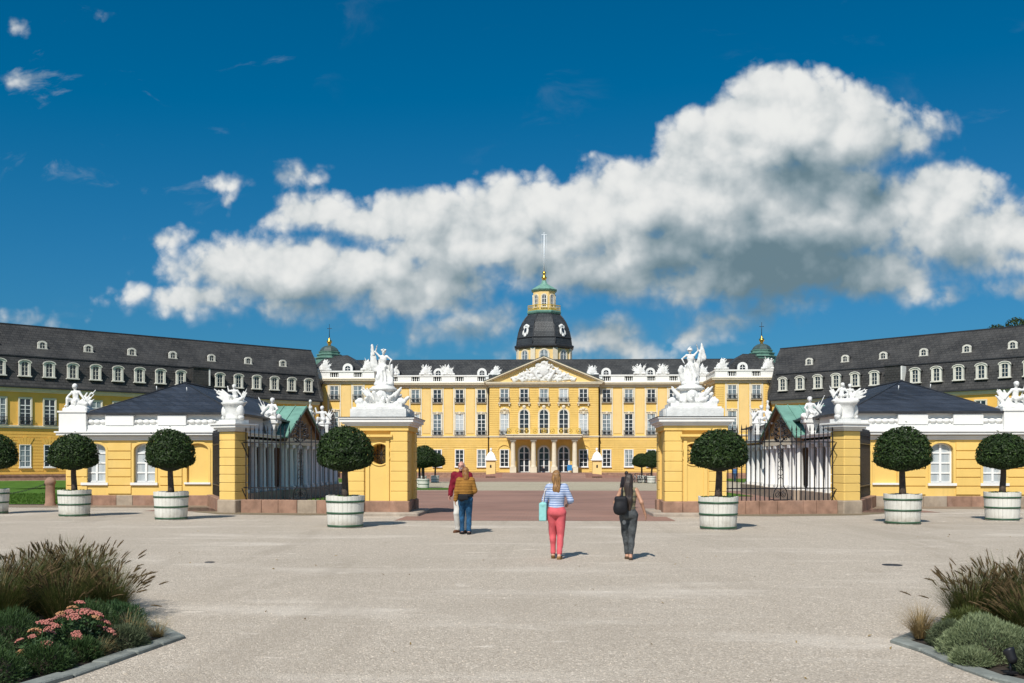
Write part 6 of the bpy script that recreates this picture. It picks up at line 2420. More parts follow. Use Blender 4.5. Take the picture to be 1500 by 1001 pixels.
def denim_grey():
    m, h, b = new_mat('ripped_grey_denim')
    o = h.n('ShaderNodeTexCoord').outputs['Object']
    n, _ = h.noise(o, 9, 5, 0.65)
    c = h.mix(h.rng(n, 0.35, 0.7), (0.030, 0.033, 0.036), (0.105, 0.115, 0.12))
    d = h.vm('LENGTH', h.vm('MULTIPLY', h.vm('SUBTRACT', o, (-0.095, -0.09, 0.76)), (1, 0.5, 0.85)))
    r_ = h.rng(h.m('ADD', d, h.m('MULTIPLY', n, 0.05)), 0.075, 0.06)
    c = h.mix(h.m('MULTIPLY', r_, 0.85), c, (0.42, 0.42, 0.42))
    h.put(b.inputs['Base Color'], c); b.inputs['Roughness'].default_value = 0.9
    return m


person('woman in olive sleeveless top and grey jeans with waist-long dark hair', 1.925, 18.93, R(-3), 1.62, b2, [
    ('jeans', b2.trousers(0.017, 0.13, 0.046), denim_grey(), 0.03, folds(0.004)),
    ('top', b2.shirt(0.012, 0.0, 0.03, 0.008, neck=False, arms=False), cloth('olive_jersey', (0.20, 0.175, 0.105), stripes=((0.10, 0.10, 0.075, 1), 0.11, 0.35)), 0.03, folds(0.0045)),
    ('hair', hair2, hair_mat('dark_hair', (0.010, 0.008, 0.008), (0.055, 0.032, 0.022)), 0.03, folds(0.004, 8, 55)),
    ('shoe', b2.shoe(-1, 0.004), cloth('brown_sandal', (0.10, 0.065, 0.04)), 0.015, None),
    ('shoe', b2.shoe(1, 0.004), cloth('dark_sandal', (0.085, 0.06, 0.045)), 0.015, None),
], skin='skin_tan')
W2 = T(1.925, 18.93, gz(19)) @ RZ(R(-3)) @ Matrix.Diagonal((0.926, 0.926, 0.926, 1))
BLK = cloth('black_nylon', (0.014, 0.014, 0.017), 0.6)
sdf_thing('backpack', 'slouchy black backpack slung on the left shoulder of the dark-haired woman', 'backpack', [
    ('pack', [B((-0.165, -0.215, 1.13), (0.075, 0.035, 0.12), 0.055), E((-0.19, -0.25, 1.06), (0.13, 0.09, 0.14))], BLK, 0.04),
    ('strap', [C((-0.15, -0.17, 1.27), (-0.135, -0.07, 1.47), 0.018), C((-0.135, -0.07, 1.47), (-0.13, 0.06, 1.45), 0.018), C((-0.13, 0.06, 1.45), (-0.20, -0.05, 1.12), 0.016)], BLK, 0.004)], W2, 0.010)

# ---- couple: woman in quilted jacket from behind, man facing her
b3 = Body((-0.09, 0.06, 0.085), (0.09, -0.06, 0.085), (-0.26, 0.06, 0.90), (0.18, 0.27, 1.08), shw=0.165, hip=0.163, waist=0.13, bulk=1.05, poleL=(-0.35, -1, 0), poleR=(0.35, -1, 0), toeL=-0.25, toeR=0.2)
hc = b3.headc
hair3 = [E(hc + V3(0, -0.015, 0.03), (0.090, 0.102, 0.110)), E(hc + V3(0, -0.045, -0.045), (0.090, 0.075, 0.09)), E(hc + V3(0.02, -0.085, -0.13), (0.075, 0.05, 0.09)), E(hc + V3(0, -0.06, -0.20), (0.06, 0.045, 0.05))]
person('woman in mustard quilted jacket and blue jeans seen from behind, standing close to a man', -1.70, 25.4, R(4), 1.70, b3, [
    ('jeans', b3.trousers(0.016, 0.04, 0.058), cloth('blue_denim', (0.020, 0.075, 0.155), var=0.45), 0.03, folds(0.0045)),
    ('jacket', b3.shirt(0.028, 1.95, 0.10, 0.014), cloth('mustard_quilting', (0.34, 0.165, 0.035), stripes=((0.17, 0.075, 0.016, 1), 0.040, 0.32)), 0.035, lambda x, y, z: (0.005 * np.sin(z * 2 * PI / 0.040) + 0 * x + 0 * y).astype(np.float32)),
    ('hair', hair3, hair_mat('auburn_hair', (0.15, 0.06, 0.015), (0.33, 0.15, 0.04)), 0.03, folds(0.004, 30, 40)),
    ('shoe', b3.shoe(-1, 0.012), cloth('black_sneaker', (0.015, 0.015, 0.018)), 0.015, None),
    ('shoe', b3.shoe(1, 0.012), cloth('black_white_sneaker', (0.02, 0.02, 0.022), stripes=((0.7, 0.7, 0.7, 1), 0.5, 0.04)), 0.015, None),
])
W3 = T(-1.70, 25.4, gz(25)) @ RZ(R(4)) @ Matrix.Diagonal((0.971, 0.971, 0.971, 1))
sdf_thing('waist_bag', 'black waist bag on the back of the woman in the mustard jacket', 'bag', [
    ('pouch', [B((-0.05, -0.195, 0.99), (0.10, 0.025, 0.045), 0.03), E((-0.10, -0.19, 0.95), (0.09, 0.05, 0.08))], BLK, 0.03),
    ('belt', [C((-0.19, 0.02, 1.02), (-0.10, -0.155, 1.02), 0.022, None, (1, 1, 1.6)), C((-0.10, -0.155, 1.02), (0.10, -0.155, 1.02), 0.022, None, (1, 1, 1.6)), C((0.10, -0.155, 1.02), (0.19, 0.02, 1.02), 0.022, None, (1, 1, 1.6))], BLK, 0.01)], W3, 0.010)
b4 = Body((-0.10, 0.04, 0.085), (0.11, -0.02, 0.085), (-0.27, 0.10, 0.92), (0.27, 0.10, 0.92), shw=0.188, hip=0.163, waist=0.140, bulk=1.1, poleL=(-0.4, -1, 0), poleR=(0.4, -1, 0), head=(0.0, 0.015), toeL=-0.3, toeR=0.3)
hc = b4.headc
hair4 = [E(hc + V3(0, -0.040, 0.012), (0.083, 0.078, 0.085)), C(hc + V3(-0.075, -0.02, 0.0), hc + V3(-0.07, -0.05, -0.05), 0.018), C(hc + V3(0.075, -0.02, 0.0), hc + V3(0.07, -0.05, -0.05), 0.018)]
mous = [C(hc + V3(-0.034, 0.093, -0.048), hc + V3(0, 0.104, -0.040), 0.010, 0.013), C(hc + V3(0, 0.104, -0.040), hc + V3(0.034, 0.093, -0.048), 0.013, 0.010)]
glas = []
for q in (-1, 1):
    glas += [C(hc + V3(0.038 * q + 0.026 * math.cos(t), 0.104, 0.012 + 0.02 * math.sin(t)), hc + V3(0.038 * q + 0.026 * math.cos(t + 0.7), 0.104, 0.012 + 0.02 * math.sin(t + 0.7)), 0.004) for t in np.arange(0, 6.3, 0.7)]
    glas += [C(hc + V3(0.064 * q, 0.10, 0.014), hc + V3(0.082 * q, 0.0, 0.012), 0.004)]
person('grey-haired man in crimson jacket facing the camera behind the woman in mustard', -1.845, 26.0, R(168), 1.86, b4, [
    ('trousers', b4.trousers(0.018, 0.03, 0.06), cloth('pale_chinos', (0.60, 0.58, 0.54), var=0.08), 0.03, folds(0.0045)),
    ('jacket', b4.shirt(0.026, 1.92, -0.02, 0.012), cloth('crimson_fleece', (0.17, 0.010, 0.022), var=0.25), 0.035, folds(0.004)),
    ('hair', hair4, hair_mat('grey_hair', (0.28, 0.25, 0.22), (0.50, 0.46, 0.42)), 0.02, folds(0.003, 40, 50)),
    ('moustache', mous, hair_mat('white_hair', (0.48, 0.46, 0.43), (0.66, 0.64, 0.60)), 0.01, None),
    ('glasses', glas, M['iron'], 0.002, None),
    ('shoe', b4.shoe(-1, 0.012), cloth('brown_shoe', (0.11, 0.05, 0.025)), 0.015, None),
    ('shoe', b4.shoe(1, 0.012), cloth('brown_shoe_b', (0.12, 0.055, 0.03)), 0.015, None),
], skin='skin_red')

# ---- small figures in the court
bs = Body((-0.08, 0.10, 0.085), (0.08, -0.12, 0.085), (-0.25, 0.08, 0.90), (0.26, -0.05, 0.90))
hc = bs.headc


def far_person(label, x, y, rz, ht, top, legs, hair):
    person(label, x, y, rz, ht, bs, [
        ('trousers', bs.trousers(0.016, 0.03, 0.055), legs, 0.03, None), ('jacket', bs.shirt(0.025, 1.9, 0.0, 0.01), top, 0.03, None),
        ('hair', [E(hc + V3(0, -0.018, 0.03), (0.086, 0.098, 0.105))], hair, 0.03, None)], h=0.022)


DK = cloth('dark_wool', (0.02, 0.02, 0.026)); BL = cloth('blue_anorak', (0.05, 0.12, 0.26)); JN = cloth('indigo_denim', (0.03, 0.045, 0.08))
HD = hair_mat('black_brown_hair', (0.014, 0.010, 0.010), (0.04, 0.028, 0.022))
x, y = cw(4.62, 40.2)
far_person('small dark-haired person farther off, mostly hidden by the long-haired woman in olive top', x, y, R(15), 1.52, DK, JN, HD)
x, y = cw(24.4, 109.0)
far_person('distant person in blue jacket in the court beyond the right fence', x, y, R(160), 1.72, BL, JN, HD)
far_person('distant person in dark clothes standing in the middle palace doorway', -0.1, 163.3, R(180), 1.72, DK, JN, HD)
x, y = cw(23.5, 111.0)
far_person('distant person in white shirt in the court beyond the right fence', x, y, R(90), 1.70, cloth('white_shirt', (0.6, 0.6, 0.6)), JN, HD)

# ================================================================== STATUES


def xf(prims, s=1.0, off=(0, 0, 0), turn=True):
    """scale, half-turn and move a list of limbs"""
    o = Vector(off); q = -1 if turn else 1
    f = lambda p: Vector((p[0] * s * q, p[1] * s * q, p[2] * s)) + o
    out = []
    for p in prims:
        k = None if p[-1] is None else p[-1] * s
        if p[0] == 'c': out.append(('c', f(p[1]), f(p[2]), p[3] * s, p[4] * s, p[5], k))
        elif p[0] == 'e': out.append(('e', f(p[1]), tuple(r * s for r in p[2]), p[3], k))
        else: out.append(('b', f(p[1]), tuple(r * s for r in p[2]), p[3] * s, p[4], k))
    return out


def cloth_folds(z0, z1, amp):
    def fn(x, y, z):
        a = np.arctan2(y + 0.02, x + 1e-6)
        w = np.clip((z1 - z) / 0.25, 0, 1) * np.clip((z - z0) / 0.1, 0, 1)
        return (w * amp * np.sin(9 * a + 5 * z + 1.5 * np.sin(7 * z)) + 0.004 * np.sin(31 * x + 23 * z) * np.sin(29 * y - 19 * z)).astype(np.float32)
    return fn


def gate_statue(s):
    side = 'left' if s < 0 else 'right'
    cx, cy, z = s * (PX0 + PX1) / 2, (PY0 + PY1) / 2, 3.41
    lab = {'left': 'tall white statue holding up a torch on top of the left gate pier',
           'right': 'tall white helmeted statue raising a furled banner on top of the right gate pier'}[side]
    g = thing('gate_statue', lab, 'statue', (cx, cy, z), 0, 'white statues on the gate piers')
    W = T(cx, cy, z)
    mb = MB()
    mb.box(-0.98, 0.98, -1.10, 1.10, 0, 0.30); mb.box(-0.92, 0.92, -1.05, 1.05, 0.30, 0.36); mb.box(-0.80, 0.80, -0.9, 0.9, 0.36, 0.50)
    for q in (-1, 1):
        for k in range(3):
            mb.box(q * 0.99 - 0.03, q * 0.99 + 0.03, -0.9 + 0.2 * k, -0.82 + 0.2 * k, 0.02, 0.28)
    mb.build('pedestal', ['statue'], g, W)
    # trophies of arms round the drum
    r = random.Random(17 + s)
    pr = [C((0, 0, 0.5), (0, 0, 0.98), 0.42, 0.36)]
    for k in range(46):
        a = r.uniform(0, 2 * PI); q = r.uniform(0.30, 0.66)
        x, y = q * math.cos(a), q * math.sin(a) * 0.95
        z0 = r.uniform(0.45, 0.55 + (0.75 - q) * 0.55)
        l = r.uniform(0.12, 0.34); t = a + r.uniform(-0.6, 0.6)
        pr.append(C((x, y, z0), (x + l * math.cos(t), y + l * math.sin(t) * 0.9, z0 + r.uniform(-0.02, 0.28)), r.uniform(0.05, 0.11), r.uniform(0.025, 0.07), None, 0.03))
        if k % 3 == 0:
            pr.append(E((x, y, z0 + 0.05), (r.uniform(0.09, 0.17), r.uniform(0.07, 0.13), r.uniform(0.09, 0.16)), None, 0.02))
    pr.append(E((0, -0.50, 0.74), (0.22, 0.10, 0.24), None, 0.02)); pr.append(E((0, -0.56, 0.80), (0.10, 0.09, 0.12), None, 0.02))
    for q in (-1, 1):                            # flaring banners at both sides
        for k in range(4):
            pr.append(C((q * 0.30, -0.34 + 0.16 * k, 0.62), (q * (0.72 - 0.04 * k), -0.40 + 0.16 * k, 1.02 + 0.07 * ((k + (q > 0)) % 2)), 0.13, 0.03, (1, 0.6, 1), 0.03))
        pr.append(C((q * 0.55, -0.55, 0.48), (q * 0.82, -0.62, 0.56), 0.11, 0.09, None, 0.03))
        pr.append(E((q * 0.72, -0.60, 0.58), (0.14, 0.13, 0.13), None, 0.02))
    inst('trophies', sdf_mesh('trophies', pr, 0.022, 'statue', 0.03, cloth_folds(0, 0.5, 0.0)), g, W)
    mb = MB(); mb.lathe([(0.40, 0.96), (0.46, 0.99), (0.50, 1.02), (0.50, 1.07), (0.42, 1.11), (0.40, 1.15)], 28)
    mb.build('plinth_ring', ['statue'], g, W)
    # the figure itself: bare torso, drapery round the hips, one arm raised
    up = -1 if s < 0 else 1                      # picture side of the raised arm
    kw = dict(shw=0.185, hip=0.17, waist=0.125, bulk=1.1)
    raised = (0.30, 0.10, 1.86); low = (-0.34, 0.16, 1.06)
    if up < 0:                                   # after the half-turn the figure's right arm lies at the picture's left
        bf = Body((-0.13, 0.10, 0.085), (0.10, 0.0, 0.085), low, raised, head=(-0.03, 0.03), poleR=(1, -0.3, 0.2), poleL=(-1, -0.6, 0), **kw)
    else:
        bf = Body((-0.10, 0.0, 0.085), (0.13, 0.10, 0.085), (-0.30, 0.10, 1.86), (0.34, 0.16, 1.06), head=(0.03, 0.03), poleL=(-1, -0.3, 0.2), poleR=(1, -0.6, 0), **kw)
    k = 0.735
    fig = xf(bf.skin(True), k, (0, 0, 1.19))
    dr = [C((0, 0.02, 1.26), (0, 0, 1.84), 0.20, 0.125, (1, 0.85, 1)), C((up * 0.02, -0.02, 1.3), (up * 0.02, -0.02, 1.8), 0.25, 0.15, (1, 0.8, 1)), C((up * -0.10, -0.10, 1.88), (up * 0.15, -0.12, 1.45), 0.06, 0.09), C((up * 0.10, 0.12, 2.22), (up * 0.18, 0.10, 1.35), 0.07, 0.12, (1, 0.7, 1)),
          C((up * -0.16, -0.02, 1.84), (up * -0.24, 0.0, 1.42), 0.06, 0.09, (1, 0.8, 1)), E((0, 0, 1.22), (0.33, 0.28, 0.11))]
    hz = 1.19 + bf.headc.z * k
    hx = -bf.headc.x * k; hy = -bf.headc.y * k
    if s < 0:
        dr += [E((hx, hy + 0.02, hz + 0.035), (0.078, 0.085, 0.075), None, 0.015)] + [E((hx + 0.075 * math.cos(t), hy - 0.02 + 0.05 * math.sin(t), hz + 0.07 + 0.02 * math.sin(3 * t)), (0.028, 0.028, 0.026), None, 0.01) for t in np.arange(0, 6.2, 0.8)]
        dr += [C((-0.34, -0.06, 2.30), (-0.40, -0.04, 2.66), 0.045, 0.02, None, 0.02), C((-0.40, -0.02, 2.62), (-0.35, 0.0, 1.9), 0.045, 0.12, (1, 0.6, 1), 0.03), C((-0.35, 0.0, 2.2), (-0.27, 0.02, 1.80), 0.09, 0.11, (1, 0.5, 1)), E((0.33, -0.08, 1.74), (0.06, 0.10, 0.22)), C((0.25, -0.03, 1.92), (0.34, -0.02, 1.66), 0.05, 0.08), C((0.30, 0, 1.6), (0.28, 0, 1.25), 0.07, 0.12)]
    else:
        dr += [E((hx, hy + 0.01, hz + 0.045), (0.092, 0.10, 0.075), None, 0.015), C((hx, hy + 0.09, hz + 0.06), (hx, hy - 0.06, hz + 0.125), 0.03, 0.025, None, 0.02), E((hx, hy - 0.01, hz + 0.02), (0.105, 0.115, 0.022), None, 0.01)]
        dr += [C((0.30, -0.06, 1.9), (0.40, -0.02, 2.66), 0.022, 0.018, None, 0.01), C((0.40, -0.02, 2.60), (0.45, 0.02, 2.15), 0.035, 0.12, (1, 0.6, 1), 0.03), C((0.38, 0.0, 2.40), (0.33, 0.02, 2.05), 0.06, 0.09, (1, 0.6, 1)), C((0.28, 0.06, 2.0), (0.22, 0.08, 1.4), 0.07, 0.12, (1, 0.6, 1)),
               E((-0.34, -0.10, 1.72), (0.10, 0.08, 0.15)), C((-0.36, -0.06, 1.68), (-0.26, 0.0, 1.36), 0.07, 0.11)]
    inst('figure', sdf_mesh('figure', fig + dr, 0.016, 'statue', 0.028, cloth_folds(1.2, 1.95, 0.02)), g, W)
    return g


gate_statue(-1)
gate_statue(1)


def sitter(off, s, q, armup=True, bend=1):
    """a seated child-like figure with its head, both arms and bent legs; q = +1 leans towards picture right"""
    o = Vector(off)
    P = lambda x, y, z: o + Vector((q * x * s, y * s, z * s))
    pr = [E(P(0, 0, 0.22), (0.17 * s, 0.16 * s, 0.16 * s)), C(P(0, 0, 0.25), P(0.04, -0.02, 0.58), 0.145 * s, 0.135 * s, (1, 0.85, 1)), C(P(-0.13, -0.02, 0.64), P(0.19, -0.02, 0.64), 0.075 * s),
          C(P(0.04, -0.03, 0.7), P(0.05, -0.05, 0.80), 0.055 * s), E(P(0.06, -0.06, 0.90), (0.10 * s, 0.115 * s, 0.125 * s)), E(P(0.06, -0.03, 0.95), (0.115 * s, 0.115 * s, 0.10 * s)), E(P(0.06, -0.17, 0.885), (0.018 * s, 0.025 * s, 0.02 * s), None, 0.01)]
    pr += [C(P(0.08, -0.08, 0.2), P(0.26, -0.34 * bend, 0.28), 0.105 * s, 0.08 * s), C(P(0.26, -0.34 * bend, 0.28), P(0.30, -0.36 * bend, -0.02), 0.078 * s, 0.05 * s), C(P(0.30, -0.36, -0.02), P(0.33, -0.47, -0.05), 0.045 * s, 0.035 * s),
           C(P(-0.06, -0.08, 0.2), P(-0.12, -0.36, 0.2), 0.105 * s, 0.08 * s), C(P(-0.12, -0.36, 0.2), P(-0.10, -0.34, -0.08), 0.078 * s, 0.05 * s)]
    if armup:
        pr += [C(P(0.20, -0.02, 0.64), P(0.38, -0.08, 0.62), 0.062 * s, 0.05 * s), C(P(0.38, -0.08, 0.62), P(0.44, -0.10, 0.86), 0.05 * s, 0.036 * s), E(P(0.45, -0.10, 0.90), (0.045 * s, 0.04 * s, 0.05 * s))]
    else:
        pr += [C(P(0.20, -0.02, 0.64), P(0.33, -0.14, 0.45), 0.062 * s, 0.05 * s), C(P(0.33, -0.14, 0.45), P(0.30, -0.32, 0.36), 0.05 * s, 0.036 * s)]
    pr += [C(P(-0.14, -0.02, 0.64), P(-0.32, -0.05, 0.44), 0.062 * s, 0.05 * s), C(P(-0.32, -0.05, 0.44), P(-0.46, -0.10, 0.26), 0.05 * s, 0.036 * s), E(P(-0.48, -0.10, 0.22), (0.05 * s, 0.04 * s, 0.05 * s))]
    return pr


def flagp(p, d, ln, w, n=3, seed=1):
    """a furled standard: tapering folds running to a pointed tip"""
    r = random.Random(seed)
    p = Vector(p); d = Vector(d).normalized()
    sidev = d.cross(Vector((0, 1, 0))).normalized()
    pr = []
    for i in range(n):
        o = sidev * (i - (n - 1) / 2) * w
        pr.append(C(p + o * 0.6, p + d * ln * (1 - 0.16 * abs(i - (n - 1) / 2)) + o * 1.25, w * 0.85, w * 0.25, (1, 0.7, 1), w * 0.5))
    pr.append(C(p + d * ln * 0.9, p + d * ln * 1.18, w * 0.22, w * 0.12, None, w * 0.3))
    return pr


def statue_thing(label, prims, Mw, h=0.018, fold=0.012, ped=None, name='putto_statue', cat='statue', group='white figure groups on the guardhouses and fence piers'):
    g = thing(name, label, cat, Mw.translation, 0, group)
    if ped:
        ped.build('base', ['statue'], g, Mw)
    inst('figure', sdf_mesh('figure', prims, h, 'statue', 0.03, cloth_folds(-1, 9, fold * 0.5) if fold else None), g, Mw)
    return g


# fence piers: seated children with standards
Lz = 4.06
pr = sitter((0.06, 0, 0.06), 0.60, -1, True) + flagp((-0.15, 0.02, 0.08), (-0.85, 0, 0.62), 0.62, 0.085, 4, 2) + flagp((0.26, 0.05, 0.06), (0.42, 0, 0.9), 0.44, 0.05, 3, 3) + [E((0.05, 0, 0.02), (0.46, 0.32, 0.10)), C((0.2, -0.2, 0.06), (0.38, -0.22, 0.16), 0.09, 0.06), C((-0.1, 0.1, 0.2), (-0.45, 0.08, 0.33), 0.09, 0.05)]
statue_thing('white seated child figure with wing-like banner to the left, on the left slim fence pier', pr, T(-FPX, FPY, Lz), 0.016)
pr = sitter((-0.14, 0, 0.08), 0.58, 1, False) + sitter((0.22, 0.12, 0.08), 0.55, -1, True) + flagp((0.25, 0.02, 0.10), (0.90, 0, 0.55), 0.62, 0.09, 4, 5) + flagp((-0.30, 0.05, 0.06), (-0.45, 0, 0.9), 0.50, 0.055, 3, 6) + flagp((-0.18, 0.1, 0.06), (-0.30, 0, 0.95), 0.55, 0.04, 2, 7) + [E((0, 0, 0.02), (0.50, 0.32, 0.10))]
statue_thing('white pair of child figures with long banner on the right slim fence pier', pr, T(FPX, FPY, Lz), 0.016)
# outer corners of the guardhouses
Gz = 4.09
base = MB(); base.bbox(-0.55, 0.55, -0.42, 0.42, 0, 0.16, 0.05)
pr = sitter((-0.10, 0, 0.26), 0.92, -1, False) + flagp((0.10, 0.02, 0.18), (0.62, 0, 0.72), 0.86, 0.11, 4, 9) + [E((0, 0, 0.16), (0.55, 0.36, 0.16)), C((-0.1, -0.2, 0.35), (0.42, -0.18, 0.32), 0.14, 0.10), C((0.42, 0, 0.2), (0.58, 0, 0.42), 0.12, 0.07)]
statue_thing('white helmeted figure beside a banner on the outer front corner of the left guardhouse', pr, T(-20.3, 43.35, Gz), 0.02, 0.016, base)
base = MB(); base.bbox(-0.55, 0.55, -0.42, 0.42, 0, 0.16, 0.05)
pr = sitter((0.12, 0, 0.26), 0.92, 1, True) + flagp((-0.12, 0.02, 0.18), (-0.55, 0, 0.80), 0.85, 0.11, 4, 11) + flagp((0.3, 0.02, 0.2), (0.45, 0, 0.85), 0.7, 0.09, 3, 12) + [E((0, 0, 0.16), (0.55, 0.36, 0.16))]
statue_thing('white figure group with banners on the outer corner of the right guardhouse', pr, T(20.3, 43.35, Gz), 0.02, 0.016, base)
# gate side parapets: in front of the porch gable and behind it
for s in (-1, 1):
    side = 'left' if s < 0 else 'right'
    base = MB(); base.prism([(-0.14, 0), (0.14, 0), (0.30, 0.55), (-0.30, 0.55)], -0.3, 0.3, 'y'); base.bbox(-0.40, 0.40, -0.36, 0.36, 0.55, 0.70, 0.03)
    q = -s
    pr = sitter((0, 0, 0.82), 0.95, q, False) + flagp((-q * 0.25, 0.05, 0.95), (-q * 0.42, 0, 0.92), 0.85, 0.10, 3, 20 + s) + [E((0, 0, 0.78), (0.45, 0.36, 0.16)), E((q * 0.32, -0.1, 0.86), (0.2, 0.2, 0.16)), C((0, 0.1, 1.2), (-q * 0.35, 0.1, 1.0), 0.16, 0.12)]
    statue_thing('white seated figure on the %s guardhouse parapet in front of the green porch roof' % side, pr, T(s * 13.1, 48.4, 3.19), 0.022, 0.018, base)
    pr = [C((-s * 0.1, 0, 0.05), (s * 0.35, 0, 0.20), 0.16, 0.13), C((s * 0.35, 0, 0.20), (s * 0.5, 0.02, 0.55), 0.14, 0.10), E((s * 0.52, 0, 0.76), (0.10, 0.11, 0.13)), C((-s * 0.1, 0, 0.05), (-s * 0.55, 0, -0.15), 0.14, 0.07), C((s * 0.45, -0.1, 0.5), (s * 0.15, -0.2, 0.35), 0.06, 0.045), C((s * 0.5, 0.05, 0.55), (s * 0.62, 0, 1.05), 0.06, 0.04), E((s * 0.62, 0, 1.1), (0.08, 0.08, 0.1)), C((-s * 0.2, 0.1, 0.1), (s * 0.3, 0.15, 0.45), 0.14, 0.1)]
    statue_thing('white reclining figure on the far slope of the %s guardhouse porch gable' % side, pr, T(s * 12.85, 56.0, 4.15) @ RZ(R(90)), 0.022, 0.018)
    base = MB(); base.bbox(-0.4, 0.4, -0.36, 0.36, 0, 0.6, 0.04)
    pr = sitter((0, 0, 0.72), 1.0, -q, True) + flagp((q * 0.2, 0.05, 0.8), (q * 0.4, 0, 0.9), 0.9, 0.11, 3, 30 + s) + [E((0, 0, 0.68), (0.5, 0.36, 0.16))]
    statue_thing('white figure group on the %s guardhouse parapet beyond the porch gable' % side, pr, T(s * 13.2, 60.2, 3.5), 0.026, 0.02, base)


# trophies of arms on the palace balustrade
def trophy(seed):
    r = random.Random(seed)
    pr = [E((0, 0, 0.45), (0.85, 0.4, 0.5)), E((0, -0.22, 0.75), (0.38, 0.16, 0.48)), E((0, -0.05, 1.28), (0.24, 0.26, 0.26)), C((0, 0, 1.4), (0.05, 0, 1.72), 0.12, 0.05)]
    for k, deg in enumerate(r.sample([-62, -46, -30, -14, 6, 20, 36, 52, 66], 5)):
        a = R(deg) + r.uniform(-0.1, 0.1)
        l = r.uniform(0.85, 1.75)
        pr += flagp((0.45 * math.sin(a), r.uniform(-0.1, 0.2), 0.45), (math.sin(a), 0, math.cos(a)), l * (0.8 if abs(deg) > 50 else 1.0) - 0.3, r.uniform(0.10, 0.20), r.choice((2, 3)), seed + k)
    q = r.choice((-1, 1))
    pr += [C((q * 0.42, -0.1, 0.7), (q * 0.46, -0.1, 1.25), 0.17, 0.13), E((q * 0.47, -0.12, 1.50), (0.14, 0.15, 0.17)), C((q * 0.3, -0.15, 1.2), (q * 0.05, -0.3, 0.95), 0.07, 0.05), C((q * 0.6, -0.1, 1.2), (q * 0.78, -0.1, 1.45), 0.07, 0.05)]
    for k in range(8):
        x = -0.95 + 0.27 * k
        pr.append(E((x, -0.2 + r.uniform(-0.1, 0.1), 0.16), (r.uniform(0.14, 0.24), 0.2, r.uniform(0.14, 0.26))))
    return sdf_mesh('trophy', pr, 0.055, 'statue', 0.05)


TRO = [trophy(s) for s in (3, 14, 25, 36, 47)]
TRL = [
    (-34.7, PY, 'white trophy of arms at the outer end of the left pavilion balustrade'),
    (-27.75, PY, 'white trophy of arms at the inner end of the left pavilion balustrade'),
    (-25.3, FY, 'white trophy on the main balustrade mostly hidden behind the left gate statue'),
    (-19.6, FY, 'white trophy on the main balustrade, first one right of the left gate statue'),
    (-15.9, FY, 'white trophy on the main balustrade, second one right of the left gate statue'),
    (-8.1, FY + 0.4, 'white trophy on the balustrade touching the left foot of the central gable'),
    (8.0, FY + 0.4, 'white trophy on the balustrade touching the right foot of the central gable'),
    (15.9, FY, 'white trophy on the main balustrade, second one left of the right gate statue'),
    (19.6, FY, 'white trophy on the main balustrade, first one left of the right gate statue'),
    (26.1, FY, 'white trophy on the main balustrade tucked against the right pavilion'),
    (27.75, PY, 'white trophy of arms at the inner end of the right pavilion balustrade'),
    (35.0, PY, 'white trophy of arms at the outer end of the right pavilion balustrade'),
]
for i, (x, y, lab) in enumerate(TRL):
    me = TRO[i % 5]
    fl = -1 if i % 2 else 1
    o = inst('balustrade_trophy', me, None, T(x, y + 0.18, 16.27) @ RZ(0.12 * math.sin(i * 3.1)) @ Matrix.Diagonal((1.02, 1, 1.08 if i not in (5, 6) else 0.95, 1)))
    tag(o, lab, 'trophy', 'white trophies on the palace balustrade')

# ================================================================== BICYCLES, COURT FURNITURE


def bike_meshes(col):
    out = {}
    w = MB(); w.tube([(0.33 * math.cos(t), 0, 0.33 * math.sin(t)) for t in [2 * PI * k / 20 for k in range(20)]], 0.022, 5, closed=True)
    for k in range(6):
        a = k * PI / 6
        w.tube([(0.32 * math.cos(a), 0, 0.32 * math.sin(a)), (-0.32 * math.cos(a), 0, -0.32 * math.sin(a))], 0.004, 3)
    w.lathe([(0.03, -0.04), (0.03, 0.04)], 8)
    out['wheel'] = w.mesh('wheel', ['iron'])
    f = MB()
    P = dict(bb=(0, 0, 0.30), st=(-0.18, 0, 0.82), hd=(0.42, 0, 0.78), hb=(0.46, 0, 0.62), ra=(-0.50, 0, 0.33), fa=(0.58, 0, 0.33))
    for a, b in (('bb', 'st'), ('st', 'hd'), ('bb', 'hb'), ('bb', 'ra'), ('st', 'ra'), ('hd', 'fa')):
        f.tube([P[a], P[b]], 0.02, 6)
    f.tube([(-0.62, 0, 0.70), (-0.18, 0, 0.70)], 0.015, 5)
    out['frame'] = f.mesh('frame', [col])
    h = MB(); h.tube([(0.42, 0, 0.78), (0.40, 0, 0.98), (0.42, 0.0, 1.0)], 0.016, 5); h.tube([(0.28, -0.28, 1.0), (0.42, -0.12, 1.02), (0.42, 0.12, 1.02), (0.28, 0.28, 1.0)], 0.015, 5)
    out['handlebar'] = h.mesh('handlebar', ['iron'])
    s = MB(); s.sphere((-0.20, 0, 0.93), (0.14, 0.08, 0.035), 8, 6); s.tube([(-0.18, 0, 0.8), (-0.2, 0, 0.92)], 0.014, 5)
    out['saddle'] = s.mesh('saddle', ['iron'])
    return out


